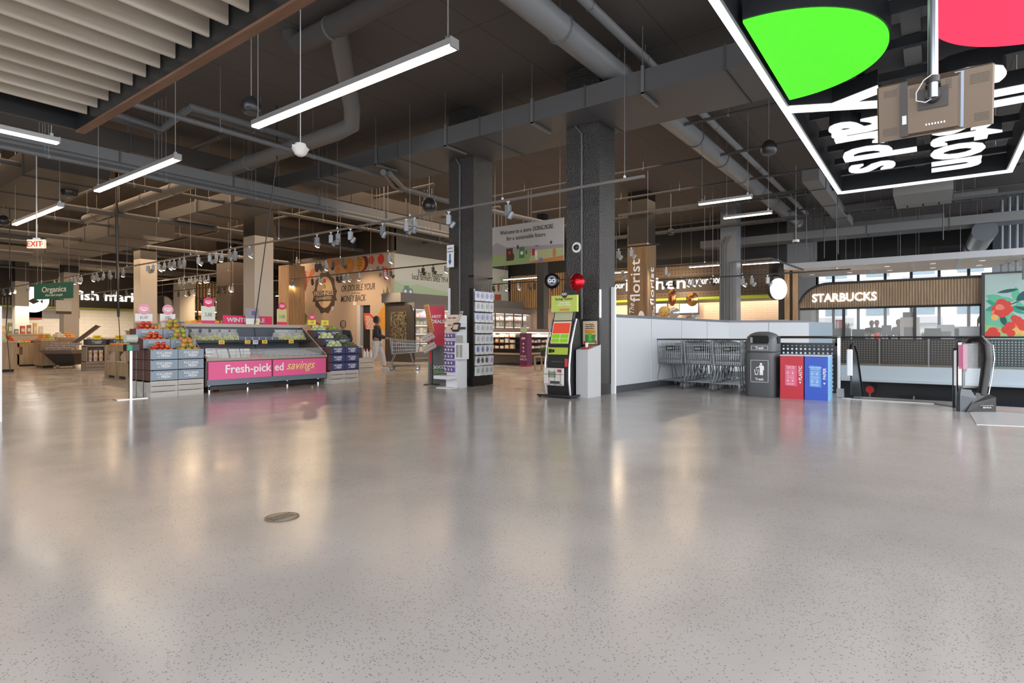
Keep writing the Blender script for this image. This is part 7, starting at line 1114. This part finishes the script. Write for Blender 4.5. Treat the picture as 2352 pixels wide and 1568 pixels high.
one(MB().box(*(lambda p: (p.x-.5, p.x+.5, 48.3, 48.45, p.z-.9, p.z+.9))(OY(80, 688, 48.4))), 'round_fish_sign', letter_glow, 'white glowing emblem at the outer end of the fish fascia', 'sign') if False else None
p = OY(76, 688, 48.38); t = thing('fish_emblem', 'white glowing round emblem at the outer end of the fish fascia', 'sign', tuple(p)); m = MB(); m.disc(0, 0, .85, .85, .06, face_my(0, 0, 0), 0, 26); m.build('disc', letter_glow, t); m = MB(); m.poly([(-.3, 0), (0, .2), (.35, 0), (.5, .15), (.5, -.15), (.35, 0), (0, -.2)], .07, face_my(0, 0, -.1)); m.build('fish', ink, t); MB().box(-.05, .05, 0, .3, -.05, .05).build('bracket', ink, t)
p = WD(172, 704, 30.3); t = thing('column_poster', 'small pale farm poster on the cream column beside the Organics board', 'poster', (p.x, 38.42, p.z)); MB().box(-.35, .35, -.01, 0, -.35, .4).build('sheet', M('poster_pale', (.50, .52, .48), .5), t); MB().box(-.35, .35, -.015, -.01, -.35, -.2).build('red_strip', brn, t)
# deli corner between the slat walls
slat_wall('wall_slats_3', 'Y', 43, OY(400, 0, 43).x, OY(525, 0, 43).x, 2.9, 5.0, .22)
t = thing('deli_shelf_wall', 'glowing deli shelves stacked with jars under the wood slats', 'shelf', (OY(400, 0, 42.6).x, 42.6, 0)); wL = OY(525, 0, 42.6).x-OY(400, 0, 42.6).x; MB().box(0, wL, .3, .4, 0, 2.85).build('back', M('deli_amber', (.55, .32, .10), .5), t)
for z in (1.3, 1.9, 2.5, 2.85): MB().box(0, wL, -.1, .3, z, z+.06).build('shelf', bw, t)
for i in range(6): MB().box(i*wL/5-.05 if i else 0, i*wL/5+.05, -.1, .35, 0, 2.9).build('upright', darkw, t)
MB().box(0, wL, -.05, .0, 2.80, 2.84).build('shelf_light', glow_w, t)
random.seed(11)
jm = [MB().lathe([(.09, 0), (.10, .1), (.10, .28), (.06, .32), (.06, .36)], n=8).mesh('jar', M('jar_%d' % i, c, .3), True) for i, c in enumerate(((.7, .42, .08), (.6, .15, .04), (.66, .55, .3)))]
for k_, z in enumerate((1.361, 1.961)):
    for i in range(22): put(random.choice(jm), 'jar', (t.location.x+.3+i*(wL-.6)/21, 42.6, z), 'amber jar on the %s deli shelf' % ('lower', 'upper')[k_], 'jar', 'amber jars on the %s deli shelf' % ('lower', 'upper')[k_])
p = OY(524, 697, 42); t = thing('round_deli_sign', 'white glowing round sign with letter b beside the wide dark pier', 'sign', tuple(p)); m = MB(); m.disc(0, 0, .5, .5, .06, face_my(0, 0, 0), 0, 26); m.build('disc', letter_glow, t); m = MB(); m.text('b', .7, face_my(0, -.07, -.25), bold=.03); m.build('lettering', ink, t); MB().tube([(0, 0, .5), (0, 0, 6.2-p.z)], .02, 5).build('stem', steelg, t)
p = OY(373, 701, 40); t = thing('round_grey_badge', 'dark round badge sign with a pale ring behind a sale disc', 'sign', tuple(p)); m = MB(); m.disc(0, 0, .62, .62, .05, face_my(0, 0, 0), 0, 26); m.build('disc', M('badge_charcoal', (.05, .05, .055), .5), t); m = MB(); m.tube([(.6*math.cos(2*math.pi*k/26), -.06, .6*math.sin(2*math.pi*k/26)) for k in range(26)], .03, 5, 0, True); m.build('ring', gb_, t); MB().tube([(0, 0, .6), (0, 0, 6.2-p.z)], .02, 5).build('stem', steelg, t)
p = OX(680, 701, 16.4); t = thing('letter_sign', 'black sign with a big white letter b beside the produce mural', 'sign', (16.4, p.y, p.z)); MB().box(0, .08, -.26, .26, -.35, .4).build('board', black, t); m = MB(); m.text('b', .7, face_mx(-.01, 0, -.2), bold=.03); m.build('lettering', letter_glow, t); MB().box(.02, .06, -.02, .02, .4, 6.2-p.z).build('stem', steelg, t)
# ================= THIN SERVICES NEAR THE STREET WINDOWS =================
for i, (px, D, zb) in enumerate(((1852, 19, 4.0), (1870, 22, 4.05), (1893, 21, 3.96), (1925, 20, 3.97), (1964, 24, 4.1), (2004, 23, 3.97), (2062, 22, 3.98), (2110, 21, 3.97), (2166, 19, 4.3))):
    p = WD(px, 0, D); one(MB().tube([(p.x, p.y, zb), (p.x, p.y, 6.2)], .018, 5), 'hanging_rod', dark2, ('first', 'second', 'third', 'fourth', 'fifth', 'sixth', 'seventh', 'eighth', 'ninth')[i]+' thin rod from the florist side above the coffee bar raft', 'ceiling rod')
for i, (X, Y0, Y1, z) in enumerate(((18.6, -5, 9, 5.35), (21.8, -5, 11, 5.2), (27.5, -5, 8, 5.3))):
    t = thing('cable_tray', ('nearest', 'middle', 'farthest')[i]+' dark ladder tray crossing the ceiling beyond the illuminated frame', 'cable tray', (X, Y0, z)); m = MB(); m.box(0, .03, 0, Y1-Y0, 0, .08).box(.37, .4, 0, Y1-Y0, 0, .08)
    for k_ in range(int((Y1-Y0)/.4)): m.box(.03, .37, k_*.4, k_*.4+.03, .0, .02)
    m.build('ladder', dark2, t)
    for k_ in range(5): MB().tube([(.02, .5+k_*(Y1-Y0-1)/4, .08), (.02, .5+k_*(Y1-Y0-1)/4, 6.2-z)], .01, 4).build('hanger', steelg, t)
g = OZ(-1, 968); one(MB().box(g.x-.02, g.x+.02, g.y-.02, g.y+.03, 0, 1.5), 'slim_post', white, 'slim white post at the very edge of the view, nearest the bag roll stand', 'post')
# coffee bar extras: faucet arm and counter signs
x_, y_, z_ = on(2246); one(MB().tube([(x_, y_, z_), (x_, y_, z_+.75), (x_, y_-.1, z_+1.0), (x_, y_-.02, z_+.6)], .025, 6).box(x_-.05, x_+.05, y_-.05, y_+.05, .971, .99), 'lamp_arm', blk, 'thin black bent arm at the end of the coffee counter', 'lamp')
